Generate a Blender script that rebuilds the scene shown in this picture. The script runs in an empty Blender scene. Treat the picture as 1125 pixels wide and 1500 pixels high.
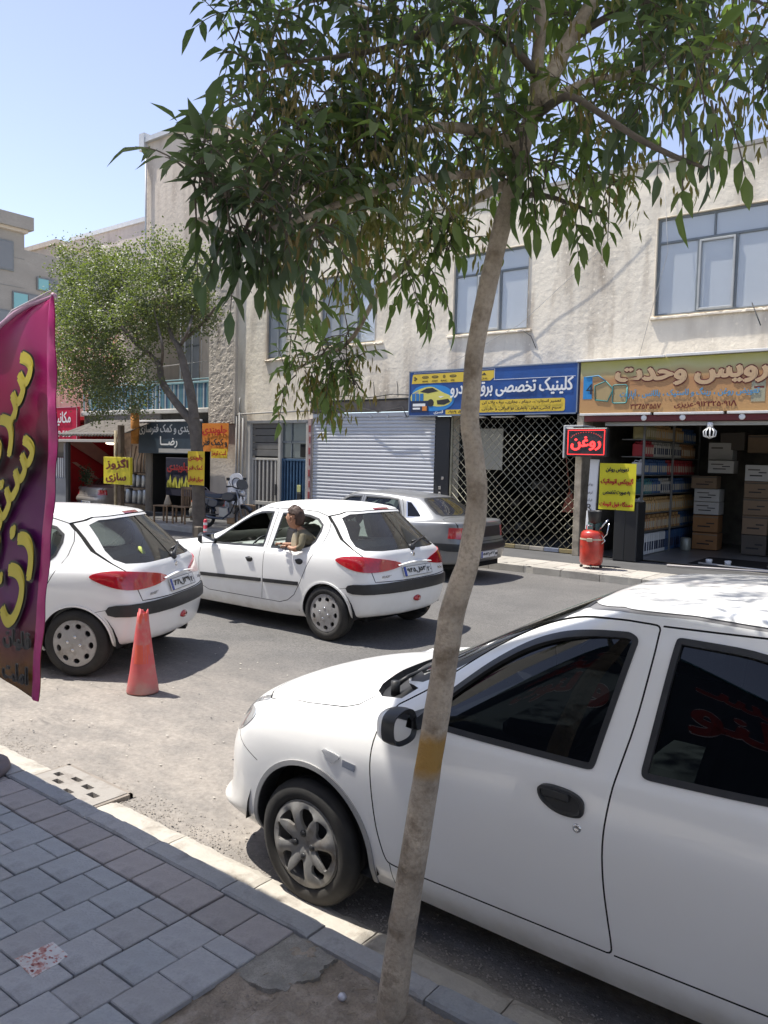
import bpy, math, random, re
import numpy as np
from mathutils import Vector, Matrix
from mathutils.geometry import delaunay_2d_cdt
SC = bpy.context.scene
COL = SC.collection
random.seed(7)
rng = np.random.default_rng(7)
R_ = math.radians
# ------------------------------------------------------------------ camera
CAMZ = 1.92
RM = Matrix(((0.7874872257954877, -0.06030945565945552, 0.6133731643681413),
             (0.6158441704308233, 0.03744998333700952, -0.7869774180333441),
             (0.024491364912919075, 0.9974769512656009, 0.06663261017388077)))
cd = bpy.data.cameras.new('camera'); cam = bpy.data.objects.new('camera', cd); COL.objects.link(cam)
cd.sensor_fit = 'VERTICAL'; cd.sensor_height = 24.0; cd.lens = 24.0*1155/1500
cd.clip_start = 0.05; cd.clip_end = 1500
cam.matrix_world = Matrix.Translation((0, 0, CAMZ)) @ RM.to_4x4()
SC.camera = cam
# ------------------------------------------------------------------ light
SUN = Vector((-0.44, -0.14, 1.0)).normalized()
w = bpy.data.worlds.new('World'); SC.world = w; w.use_nodes = True
nt = w.node_tree; bg = nt.nodes['Background']
sky = nt.nodes.new('ShaderNodeTexSky'); sky.sky_type = 'NISHITA'; sky.sun_disc = False
sky.sun_elevation = math.asin(SUN.z); sky.sun_rotation = math.atan2(SUN.x, SUN.y)
sky.altitude = 1200; sky.air_density = 1.0; sky.dust_density = 0.35; sky.ozone_density = 3.5
hsv = nt.nodes.new('ShaderNodeHueSaturation'); hsv.inputs['Saturation'].default_value = .70; hsv.inputs['Hue'].default_value = .51; nt.links.new(sky.outputs[0], hsv.inputs['Color']); nt.links.new(hsv.outputs[0], bg.inputs[0]); bg.inputs[1].default_value = 0.11
sl = bpy.data.lights.new('sun', 'SUN'); sl.energy = 3.6; sl.angle = R_(0.6); sl.color = (1.0, 0.95, 0.87)
so = bpy.data.objects.new('sun', sl); COL.objects.link(so)
so.rotation_euler = SUN.to_track_quat('Z', 'Y').to_euler()
vs = SC.view_settings; vs.view_transform = 'Standard'; vs.look = 'None'; vs.gamma = 1; vs.use_curve_mapping = False
vs.exposure = 1.15
SC.cycles.max_bounces = 8; SC.cycles.transparent_max_bounces = 16

# ------------------------------------------------------------------ helpers
def ray(px, py):
    d = RM @ Vector(((px-562.5)/1155.0, -(py-750.0)/1155.0, -1.0)); return d.normalized()
def atY(px, py, y):
    d = ray(px, py); t = y/d.y; return Vector((t*d.x, y, CAMZ+t*d.z))
def atX(px, py, x):
    d = ray(px, py); t = x/d.x; return Vector((x, t*d.y, CAMZ+t*d.z))
def atZ(px, py, z=0.0):
    d = ray(px, py); t = (z-CAMZ)/d.z; return Vector((t*d.x, t*d.y, z))

_mats = {}
def mat(name, col=(.5, .5, .5), rough=.6, metal=0., var=0., vscale=4., bump=0., bscale=30., coat=0., spec=.5,
        stain=None, sscale=1.5, sthr=(.5, .7), emit=None, estr=0., dirt=None, dz=(0., .6), noise2=0., stretch=None, trans=0.):
    """Principled material; colour varies with object-space noise, optional stain colour in noise patches, optional dirt rising from the ground"""
    if name in _mats: return _mats[name]
    m = bpy.data.materials.new(name); m.use_nodes = True; _mats[name] = m
    n = m.node_tree; b = n.nodes['Principled BSDF']
    b.inputs['Roughness'].default_value = rough; b.inputs['Metallic'].default_value = metal
    b.inputs['Specular IOR Level'].default_value = spec
    b.inputs['Base Color'].default_value = (*col, 1)
    if coat: b.inputs['Coat Weight'].default_value = coat; b.inputs['Coat Roughness'].default_value = .04
    if trans: b.inputs['Transmission Weight'].default_value = trans
    if emit: b.inputs['Emission Color'].default_value = (*emit, 1); b.inputs['Emission Strength'].default_value = estr
    tc = n.nodes.new('ShaderNodeTexCoord'); src = tc.outputs['Object']
    if stretch:
        mp = n.nodes.new('ShaderNodeMapping'); mp.inputs['Scale'].default_value = stretch
        n.links.new(src, mp.inputs[0]); src = mp.outputs[0]
    out = None
    def noise(sc, det=6, ro=.6):
        t = n.nodes.new('ShaderNodeTexNoise'); t.inputs['Scale'].default_value = sc; t.inputs['Detail'].default_value = det
        t.inputs['Roughness'].default_value = ro; n.links.new(src, t.inputs['Vector']); return t.outputs[0]
    def mix(fac, a, b_):
        x = n.nodes.new('ShaderNodeMix'); x.data_type = 'RGBA'; n.links.new(fac, x.inputs[0])
        for i, v in ((6, a), (7, b_)):
            if isinstance(v, tuple): x.inputs[i].default_value = (*v, 1)
            else: n.links.new(v, x.inputs[i])
        return x.outputs[2]
    def ramp(fac, lo, hi):
        r = n.nodes.new('ShaderNodeMapRange'); r.inputs[1].default_value = lo; r.inputs[2].default_value = hi
        n.links.new(fac, r.inputs[0]); return r.outputs[0]
    if var:
        lo = tuple(max(0, c*(1-var)) for c in col); hi = tuple(min(1, c*(1+var)) for c in col)
        out = mix(ramp(noise(vscale), .3, .7), lo, hi)
    if noise2:
        lo = tuple(max(0, c*(1-noise2)) for c in col)
        out = mix(ramp(noise(vscale*14, 3), .45, .75), out or col, lo)
    if stain:
        out = mix(ramp(noise(sscale, 8, .65), *sthr), out or col, stain)
    if dirt:
        ge = n.nodes.new('ShaderNodeNewGeometry'); sx = n.nodes.new('ShaderNodeSeparateXYZ')
        n.links.new(ge.outputs['Position'], sx.inputs[0])
        f1 = ramp(sx.outputs[2], dz[1], dz[0]); mm = n.nodes.new('ShaderNodeMath'); mm.operation = 'MULTIPLY'
        n.links.new(f1, mm.inputs[0]); n.links.new(ramp(noise(7, 6), .25, .8), mm.inputs[1])
        out = mix(mm.outputs[0], out or col, dirt)
    if out is not None: n.links.new(out, b.inputs['Base Color'])
    if bump:
        bp = n.nodes.new('ShaderNodeBump'); bp.inputs['Strength'].default_value = 1.0; bp.inputs['Distance'].default_value = bump
        n.links.new(noise(bscale, 8), bp.inputs['Height']); n.links.new(bp.outputs[0], b.inputs['Normal'])
    return m

def glass(name, tint=(.6, .7, .68), refl=.9, dark=0., rough=0.0, dc=(.25, .23, .2)):
    """sheet glass: tinted see-through plus a mirror coat by Fresnel"""
    if name in _mats: return _mats[name]
    m = bpy.data.materials.new(name); m.use_nodes = True; _mats[name] = m
    n = m.node_tree; n.nodes.clear()
    o = n.nodes.new('ShaderNodeOutputMaterial'); t = n.nodes.new('ShaderNodeBsdfTransparent'); g = n.nodes.new('ShaderNodeBsdfGlossy')
    t.inputs[0].default_value = (*tint, 1); g.inputs['Roughness'].default_value = rough; g.inputs[0].default_value = (refl,)*3+(1,)
    f = n.nodes.new('ShaderNodeFresnel'); f.inputs[0].default_value = 1.52
    mx = n.nodes.new('ShaderNodeMixShader')
    if dark:
        d = n.nodes.new('ShaderNodeBsdfDiffuse'); d.inputs[0].default_value = (*dc, 1); m2 = n.nodes.new('ShaderNodeMixShader')
        m2.inputs[0].default_value = dark; n.links.new(t.outputs[0], m2.inputs[1]); n.links.new(d.outputs[0], m2.inputs[2]); base = m2.outputs[0]
    else: base = t.outputs[0]
    n.links.new(f.outputs[0], mx.inputs[0]); n.links.new(base, mx.inputs[1]); n.links.new(g.outputs[0], mx.inputs[2])
    n.links.new(mx.outputs[0], o.inputs[0]); return m

def tag(o, label=None, cat=None, group=None, kind=None):
    if label: o['label'] = label
    if cat: o['category'] = cat
    if group: o['group'] = group
    if kind: o['kind'] = kind
    return o
def empty(name, loc=(0, 0, 0), rz=0., label=None, cat=None, group=None, rot=None):
    o = bpy.data.objects.new(name, None); COL.objects.link(o); o.location = loc
    o.rotation_euler = rot if rot else (0, 0, rz); o.empty_display_size = .1
    return tag(o, label, cat, group)
def mesh_obj(name, verts, faces, m=None, parent=None, smooth=False, loc=None, matidx=None):
    me = bpy.data.meshes.new(name); me.from_pydata([tuple(v) for v in verts], [], [tuple(f) for f in faces])
    ms = m if isinstance(m, (list, tuple)) else ([m] if m else [])
    for q in ms: me.materials.append(q)
    if matidx is not None: me.polygons.foreach_set('material_index', list(matidx))
    if smooth: me.polygons.foreach_set('use_smooth', [True]*len(me.polygons))
    me.update()
    o = bpy.data.objects.new(name, me); COL.objects.link(o)
    if parent is not None: o.parent = parent
    if loc is not None: o.location = loc
    return o
def inst(name, src, parent=None, loc=(0, 0, 0), rot=(0, 0, 0), scale=None):
    o = bpy.data.objects.new(name, src.data); COL.objects.link(o); o.parent = parent; o.location = loc; o.rotation_euler = rot
    if scale: o.scale = scale
    return o
def copy_tree(o, parent=None):
    c = o.copy(); COL.objects.link(c); c.parent = parent
    for ch in list(o.children): copy_tree(ch, c)
    return c

class MB:
    """collects simple solids; build() links them as one mesh"""
    def __init__(s): s.v = []; s.f = []; s.mi = []; s.sm = []; s.cur = 0
    def add(s, v, f, sm=False):
        b = len(s.v); s.v += [tuple(p) for p in v]
        for q in f: s.f.append(tuple(i+b for i in q)); s.mi.append(s.cur); s.sm.append(sm)
        return s
    def box(s, x0, x1, y0, y1, z0, z1, M=None):
        v = [Vector(p) for p in ((x0, y0, z0), (x1, y0, z0), (x1, y1, z0), (x0, y1, z0), (x0, y0, z1), (x1, y0, z1), (x1, y1, z1), (x0, y1, z1))]
        if M: v = [M @ p for p in v]
        return s.add(v, ((0, 3, 2, 1), (4, 5, 6, 7), (0, 1, 5, 4), (1, 2, 6, 5), (2, 3, 7, 6), (3, 0, 4, 7)))
    def cbox(s, x0, x1, y0, y1, z0, z1, c=.01, M=None):
        """box with chamfered edges"""
        v = []; f = []
        cs = [(x0, y0, z0), (x1, y0, z0), (x1, y1, z0), (x0, y1, z0), (x0, y0, z1), (x1, y0, z1), (x1, y1, z1), (x0, y1, z1)]
        sg = [(1, 1, 1), (-1, 1, 1), (-1, -1, 1), (1, -1, 1), (1, 1, -1), (-1, 1, -1), (-1, -1, -1), (1, -1, -1)]
        for p, g in zip(cs, sg):
            v += [(p[0], p[1]+g[1]*c, p[2]+g[2]*c), (p[0]+g[0]*c, p[1], p[2]+g[2]*c), (p[0]+g[0]*c, p[1]+g[1]*c, p[2])]
        I = lambda k, a: 3*k+a
        f = [(I(0, 2), I(3, 2), I(2, 2), I(1, 2)), (I(4, 2), I(5, 2), I(6, 2), I(7, 2)), (I(0, 1), I(1, 1), I(5, 1), I(4, 1)), (I(2, 1), I(3, 1), I(7, 1), I(6, 1)),
             (I(1, 0), I(2, 0), I(6, 0), I(5, 0)), (I(3, 0), I(0, 0), I(4, 0), I(7, 0))]
        for a, b, ax1, ax2 in ((0, 1, 1, 2), (2, 3, 1, 2), (4, 5, 1, 2), (6, 7, 1, 2), (1, 2, 0, 2), (3, 0, 0, 2), (5, 6, 0, 2), (7, 4, 0, 2), (0, 4, 0, 1), (1, 5, 0, 1), (2, 6, 0, 1), (3, 7, 0, 1)):
            f.append((I(a, ax1), I(b, ax1), I(b, ax2), I(a, ax2)))
        for k in range(8): f.append((I(k, 0), I(k, 1), I(k, 2)))
        v = [Vector(p) for p in v]
        ce = Vector(((x0+x1)/2, (y0+y1)/2, (z0+z1)/2)); g = []
        for q in f:
            a, b_, c_ = v[q[0]], v[q[1]], v[q[2]]
            nn = (b_-a).cross(c_-a); mid = sum((v[i] for i in q), Vector())/len(q)
            g.append(q if nn.dot(mid-ce) > 0 else q[::-1])
        if M: v = [M @ p for p in v]
        return s.add(v, g)
    def prism(s, pts, a0, a1, axis='y', M=None):
        """extrude a 2D outline; axis y: pts are (x,z), axis z: (x,y), axis x: (y,z)"""
        n = len(pts); mk = {'y': lambda p, a: (p[0], a, p[1]), 'z': lambda p, a: (p[0], p[1], a), 'x': lambda p, a: (a, p[0], p[1])}[axis]
        v = [Vector(mk(p, a0)) for p in pts]+[Vector(mk(p, a1)) for p in pts]
        if M: v = [M @ p for p in v]
        f = [tuple(range(n)), tuple(range(2*n-1, n-1, -1))]+[(i+n, (i+1) % n+n, (i+1) % n, i) for i in range(n)]
        return s.add(v, f)
    def tube(s, pts, r, n=8, cap=True, sm=True):
        pts = [Vector(p) for p in pts]; k = len(pts); rs = r if isinstance(r, (list, tuple)) else [r]*k
        v = []; up = Vector((.13, .31, .94)).normalized(); prev = None
        for i, p in enumerate(pts):
            d = (pts[min(i+1, k-1)]-pts[max(i-1, 0)]).normalized()
            if prev is None:
                a = d.cross(up); a = a.normalized() if a.length > 1e-4 else Vector((1, 0, 0))
            else:
                a = (prev-d*prev.dot(d)); a = a.normalized() if a.length > 1e-5 else d.orthogonal().normalized()
            prev = a; b = d.cross(a)
            for j in range(n):
                t = 2*math.pi*j/n; v.append(p+(a*math.cos(t)+b*math.sin(t))*rs[i])
        f = [(i*n+j, i*n+(j+1) % n, (i+1)*n+(j+1) % n, (i+1)*n+j) for i in range(k-1) for j in range(n)]
        if cap: f += [tuple(range(n))[::-1], tuple(range((k-1)*n, k*n))]
        return s.add(v, f, sm)
    def lathe(s, prof, n=24, M=None, sm=True, cap=True):
        """profile [(r,z)] turned round z"""
        v = []; k = len(prof)
        for r, z in prof:
            for j in range(n):
                t = 2*math.pi*j/n; v.append(Vector((r*math.cos(t), r*math.sin(t), z)))
        if M: v = [M @ p for p in v]
        f = [(i*n+j, i*n+(j+1) % n, (i+1)*n+(j+1) % n, (i+1)*n+j) for i in range(k-1) for j in range(n)]
        if cap:
            f += [tuple(range(n))[::-1], tuple(range((k-1)*n, k*n))]
        return s.add(v, f, sm)
    def build(s, name, m=None, parent=None, loc=None, bevel=0.):
        o = mesh_obj(name, s.v, s.f, m, parent, loc=loc, matidx=s.mi if isinstance(m, (list, tuple)) else None)
        o.data.polygons.foreach_set('use_smooth', s.sm)
        if bevel:
            b = o.modifiers.new('b', 'BEVEL'); b.width = bevel; b.segments = 2; b.limit_method = 'ANGLE'
        return o
def T(x, y, z): return Matrix.Translation((x, y, z))
def RX(a): return Matrix.Rotation(R_(a), 4, 'X')
def RY(a): return Matrix.Rotation(R_(a), 4, 'Y')
def RZ(a): return Matrix.Rotation(R_(a), 4, 'Z')

# ------------------------------------------------------------------ lettering
FORMS = {}
def _F(ch, iso, n=4): FORMS[ch] = [chr(iso+i) for i in range(4)] if n == 4 else [chr(iso), chr(iso+1), None, None]
for _c, _i in (('\u0628', 0xFE8F), ('\u067E', 0xFB56), ('\u062A', 0xFE95), ('\u062B', 0xFE99), ('\u062C', 0xFE9D), ('\u0686', 0xFB7A), ('\u062D', 0xFEA1), ('\u062E', 0xFEA5), ('\u0633', 0xFEB1),
               ('\u0634', 0xFEB5), ('\u0635', 0xFEB9), ('\u0636', 0xFEBD), ('\u0637', 0xFEC1), ('\u0638', 0xFEC5), ('\u0639', 0xFEC9), ('\u063A', 0xFECD), ('\u0641', 0xFED1), ('\u0642', 0xFED5),
               ('\u06A9', 0xFB8E), ('\u06AF', 0xFB92), ('\u0644', 0xFEDD), ('\u0645', 0xFEE1), ('\u0646', 0xFEE5), ('\u0647', 0xFEE9), ('\u06CC', 0xFBFC)): _F(_c, _i)
for _c, _i in (('\u0627', 0xFE8D), ('\u0622', 0xFE81), ('\u062F', 0xFEA9), ('\u0630', 0xFEAB), ('\u0631', 0xFEAD), ('\u0632', 0xFEAF), ('\u0698', 0xFB8A), ('\u0648', 0xFEED)): _F(_c, _i, 2)
def shape(s):
    out = []; n = len(s)
    for i, c in enumerate(s):
        if c not in FORMS: out.append(c); continue
        prev = i > 0 and (s[i-1] == '\u0640' or (s[i-1] in FORMS and FORMS[s[i-1]][2]))
        nxt = i+1 < n and (s[i+1] in FORMS or s[i+1] == '\u0640') and FORMS[c][2]
        out.append(FORMS[c][(3 if nxt else 1) if prev else (2 if nxt else 0)])
    r = ''.join(reversed(out))
    r = re.sub(r'[0-9\u06F0-\u06F9\u0666 A-Za-z]*[0-9\u06F0-\u06F9\u0666A-Za-z]', lambda q: q.group(0)[::-1], r)
    return r.replace('\u06F8', '\u039B').replace('\u06F6', '7').replace('\u0666', '7')
_tcache = {}
def text_geo(s):
    """flat lettering 1 high in x,y; returns (verts, faces) with each glyph on its own hair-thin level"""
    if s in _tcache: return _tcache[s]
    c = bpy.data.curves.new('t', 'FONT'); c.body = shape(s); c.resolution_u = 3
    o = bpy.data.objects.new('t', c); COL.objects.link(o)
    dg = bpy.context.evaluated_depsgraph_get(); me = o.evaluated_get(dg).to_mesh()
    v = np.array([p.co[:] for p in me.vertices]) if len(me.vertices) else np.zeros((0, 3)); f = [tuple(p.vertices) for p in me.polygons]
    o.evaluated_get(dg).to_mesh_clear(); bpy.data.objects.remove(o); bpy.data.curves.remove(c)
    par = list(range(len(v)))
    def fd(a):
        while par[a] != a: par[a] = par[par[a]]; a = par[a]
        return a
    for q in f:
        for k in q[1:]: par[fd(k)] = fd(q[0])
    ids = {}
    for i in range(len(v)):
        k = ids.setdefault(fd(i), len(ids)); v[i, 2] = (k % 4)*.0004
    _tcache[s] = (v, f); return _tcache[s]
def text(name, s, m, parent, cx, cz, w=None, h=.1, y=-.003, bold=0., outline=None, ow=.012, rot=0., maxw=None, M=None, shear=0.):
    """lettering on a board that faces -Y: centre (cx,cz), height h (of the font's em), w = forced width"""
    v, f = text_geo(s); v = v.copy()
    if not len(v): return None
    x0, x1 = v[:, 0].min(), v[:, 0].max(); z0, z1 = v[:, 1].min(), v[:, 1].max()
    v[:, 0] -= (x0+x1)/2; v[:, 1] -= (z0+z1)/2
    sy = h/(z1-z0); sx = (w/(x1-x0)) if w else sy
    X = v[:, 0]*sx + shear*v[:, 1]*sy; Z = v[:, 1]*sy; D = v[:, 2]
    c_, s_ = math.cos(rot), math.sin(rot)
    V = []; F = []
    def layer(dx, dz, dd, W, G):
        b = len(W)
        for x, z, d in zip(X+dx, Z+dz, D+dd):
            p = (cx+x*c_-z*s_, y-d, cz+x*s_+z*c_)
            W.append(p if M is None else tuple(M @ Vector(p)))
        G += [tuple(i+b for i in q) for q in f]
    b_ = bold*h
    for k, (dx, dz) in enumerate([(0, 0)]+([(b_, 0), (-b_, 0), (0, b_*.6), (0, -b_*.6)] if bold else [])): layer(dx, dz, .0009*k+.005 if outline else .0012*k, V, F)
    o = mesh_obj(name, V, F, m, parent)
    if outline:
        V2 = []; F2 = []; r = ow*h*4
        for k in range(10):
            t = k*math.pi/5; layer(r*math.cos(t), r*math.sin(t), .0004*k, V2, F2)
        mesh_obj(name, V2, F2, outline, parent)
    return o
# ------------------------------------------------------------------ shared vehicle materials
m_white = mat('car_paint_white', (.80, .80, .79), .32, coat=.6, var=.012, vscale=2, dirt=(.42, .38, .32), dz=(.12, .42))
m_white2 = mat('car_paint_white_dusty', (.80, .80, .78), .4, coat=.35, var=.02, vscale=2, dirt=(.50, .46, .40), dz=(.1, .5))
m_blk = mat('black_plastic', (.022, .023, .025), .45, var=.2, vscale=20)
m_rub = mat('rubber', (.016, .0155, .015), .75, var=.35, vscale=9, bump=.001, bscale=60, dirt=(.085, .075, .062), dz=(-.15, .35))
m_gap = mat('panel_gap', (.01, .01, .01), .9)
m_dark = mat('dark_underside', (.012, .012, .012), .95)
m_rim = mat('wheel_cover_silver', (.40, .39, .38), .45, metal=.35, var=.12, vscale=15, stain=(.18, .15, .12), sscale=9, sthr=(.5, .72))
m_rim2 = mat('wheel_cover_grey', (.27, .265, .255), .45, metal=.45, var=.12, vscale=15, stain=(.15, .125, .10), sscale=9, sthr=(.48, .7))
m_disc = mat('brake_dark', (.03, .028, .026), .7)
m_chr = mat('chrome', (.7, .7, .7), .15, metal=1)
m_red = mat('lamp_red', (.42, .012, .02), .12, coat=1., var=.15, vscale=30)
m_redd = mat('lamp_red_dark', (.22, .006, .012), .12, coat=1.)
m_clear = mat('lamp_clear', (.62, .62, .62), .1, coat=1., metal=.4)
m_tint = glass('glass_tinted_black', (.035, .04, .045))
m_gl = glass('glass_green', (.70, .80, .77))
m_glr = glass('glass_rear_dusty', (.62, .70, .69), dark=.12)
m_seat = mat('seat_fabric', (.24, .24, .23), .9, var=.15)
m_trim = mat('cabin_trim', (.10, .10, .105), .8, var=.1)
m_trimg = mat('cabin_trim_grey', (.42, .42, .40), .8, var=.1)
m_plate = mat('plate_white', (.72, .72, .70), .35)
m_plbl = mat('plate_blue', (.02, .06, .35), .4)
m_ink = mat('ink_black', (.015, .015, .016), .5)
m_under = mat('wheel_well', (.01, .01, .01), 1.)

# ------------------------------------------------------------------ car surfaces
def _bs(t):
    t2 = t*t; t3 = t2*t
    return np.stack([(1-3*t+3*t2-t3)/6, (4-6*t2+3*t3)/6, (1+3*t+3*t2-3*t3)/6, t3/6], -1)
class Surf:
    """half car skin: bicubic B-spline net, rows from sill to roof centre line, columns from front centre to rear centre, y>0"""
    def __init__(s, rows, fit=2):
        P = np.array(rows, float); s.K, s.N = P.shape[:2]; C = P.copy()
        s.set(C); uu, vv = np.meshgrid(np.arange(s.N), np.arange(s.K))
        for _ in range(fit):
            E = P-s.ev(uu.ravel().astype(float), vv.ravel().astype(float)).reshape(P.shape)
            C = C+.75*E; C[-1, :, 1] = 0; C[:, 0, 1] = 0; C[:, -1, 1] = 0; s.set(C)
        s.gu, s.gv = np.linspace(0, s.N-1, 400), np.linspace(0, s.K-1, 300)
        U, V = np.meshgrid(s.gu, s.gv); s.U, s.V = U.ravel(), V.ravel(); s.G = s.ev(s.U, s.V); s.GN = s.nrm(s.U, s.V)
    def set(s, C):
        m = np.array([1, -1, 1.])
        C = np.concatenate([C[:, 1:2]*m, C, C[:, -2:-1]*m], 1)
        s.C = np.concatenate([2*C[:1]-C[1:2], C, C[-2:-1]*m], 0)
    def ev(s, u, v):
        u = np.clip(u, 0, s.N-1-1e-7); v = np.clip(v, 0, s.K-1-1e-7)
        iu = u.astype(int); iv = v.astype(int); bu = _bs(u-iu); bv = _bs(v-iv); r = np.zeros((len(u), 3))
        for a in range(4):
            for b in range(4): r += (bv[:, a]*bu[:, b])[:, None]*s.C[iv+a, iu+b]
        return r
    def nrm(s, u, v, e=.02):
        du = s.ev(u+e, v)-s.ev(u-e, v); dv = s.ev(u, v+e)-s.ev(u, v-e); n = np.cross(dv, du)
        # column direction runs front->rear on the +y side, rows go up: outward normal
        l = np.linalg.norm(n, axis=1); n = n/np.maximum(l, 1e-9)[:, None]; return n
    def inv(s, view, pts):
        pts = np.array(pts, float); ax = {'s': (0, 2), 't': (0, 1), 'r': (1, 2), 'f': (1, 2)}[view]
        ok = {'s': s.GN[:, 1] > .12, 't': s.GN[:, 2] > .12, 'r': (s.GN[:, 0] > .12) & (s.G[:, 0] > .8), 'f': (s.GN[:, 0] < -.12) & (s.G[:, 0] < .8)}[view]
        G = s.G[ok][:, ax]; U = s.U[ok]; V = s.V[ok]; out = []
        for p in pts:
            k = np.argmin(((G-p)**2).sum(1)); u, v = np.array([U[k]]), np.array([V[k]])
            for _ in range(4):
                q = s.ev(u, v)[0, list(ax)]; e = .01
                J = np.stack([(s.ev(u+e, v)-s.ev(u-e, v))[0, list(ax)], (s.ev(u, v+e)-s.ev(u, v-e))[0, list(ax)]], 1)/(2*e)
                try: d = np.linalg.solve(J+1e-6*np.eye(2), p-q)
                except Exception: break
                d = np.clip(d, -.25, .25); u = np.clip(u+d[0], 0, s.N-1); v = np.clip(v+d[1], 0, s.K-1)
            q = s.ev(u, v)[0, list(ax)]
            if ((q-p)**2).sum() > ((G[k]-p)**2).sum()+1e-9: u, v = np.array([U[k]]), np.array([V[k]])
            out.append((float(u[0]), float(v[0])))
        return out
def dens(pts, step=.03, closed=True):
    out = []; n = len(pts)
    for i in range(n if closed else n-1):
        a = np.array(pts[i], float); b = np.array(pts[(i+1) % n], float); k = max(1, int(np.linalg.norm(b-a)/step))
        out += [tuple(a+(b-a)*j/k) for j in range(k)]
    if not closed: out.append(tuple(pts[-1]))
    return out
def chaikin(pts, n=2, closed=True):
    for _ in range(n):
        q = []; m = len(pts)
        for i in range(m if closed else m-1):
            a = np.array(pts[i], float); b = np.array(pts[(i+1) % m], float); q += [tuple(.75*a+.25*b), tuple(.25*a+.75*b)]
        if not closed: q = [tuple(pts[0])]+q[0:]+[tuple(pts[-1])]
        pts = q
    return pts
def offset2(pts, d, closed=True):
    n = len(pts); P = [np.array(p, float) for p in pts]; out = []
    for i in range(n):
        if closed: a, b = P[i-1], P[(i+1) % n]
        else: a, b = P[max(i-1, 0)], P[min(i+1, n-1)]
        t = b-a; l = np.linalg.norm(t); t = t/l if l > 1e-9 else np.array([1, 0.]); out.append(tuple(P[i]+d*np.array([-t[1], t[0]])))
    return out
def area2(p): return sum(p[i][0]*p[(i+1) % len(p)][1]-p[(i+1) % len(p)][0]*p[i][1] for i in range(len(p)))/2
def inset(pts, d):
    return offset2(pts, d if area2(pts) > 0 else -d)
def inpoly(P, poly):
    x, y = P[:, 0], P[:, 1]; r = np.zeros(len(P), bool); n = len(poly); j = n-1
    for i in range(n):
        xi, yi = poly[i]; xj, yj = poly[j]
        if yi != yj:
            r ^= ((yi > y) != (yj > y)) & (x < (xj-xi)*(y-yi)/(yj-yi)+xi)
        j = i
    return r
def cdt_regions(polys, grid, dom=None):
    """polys: list of 2D closed polygons (constraints). returns points, triangles"""
    V = []; E = []
    for p in polys:
        b = len(V); V += [Vector(q) for q in p]; E += [(b+i, b+(i+1) % len(p)) for i in range(len(p))]
    V += [Vector(q) for q in grid]
    r = delaunay_2d_cdt(V, E, [], 0, 1e-6)
    P = np.array([tuple(p) for p in r[0]]); F = np.array([f for f in r[2] if len(f) == 3]); return P, F
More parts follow.
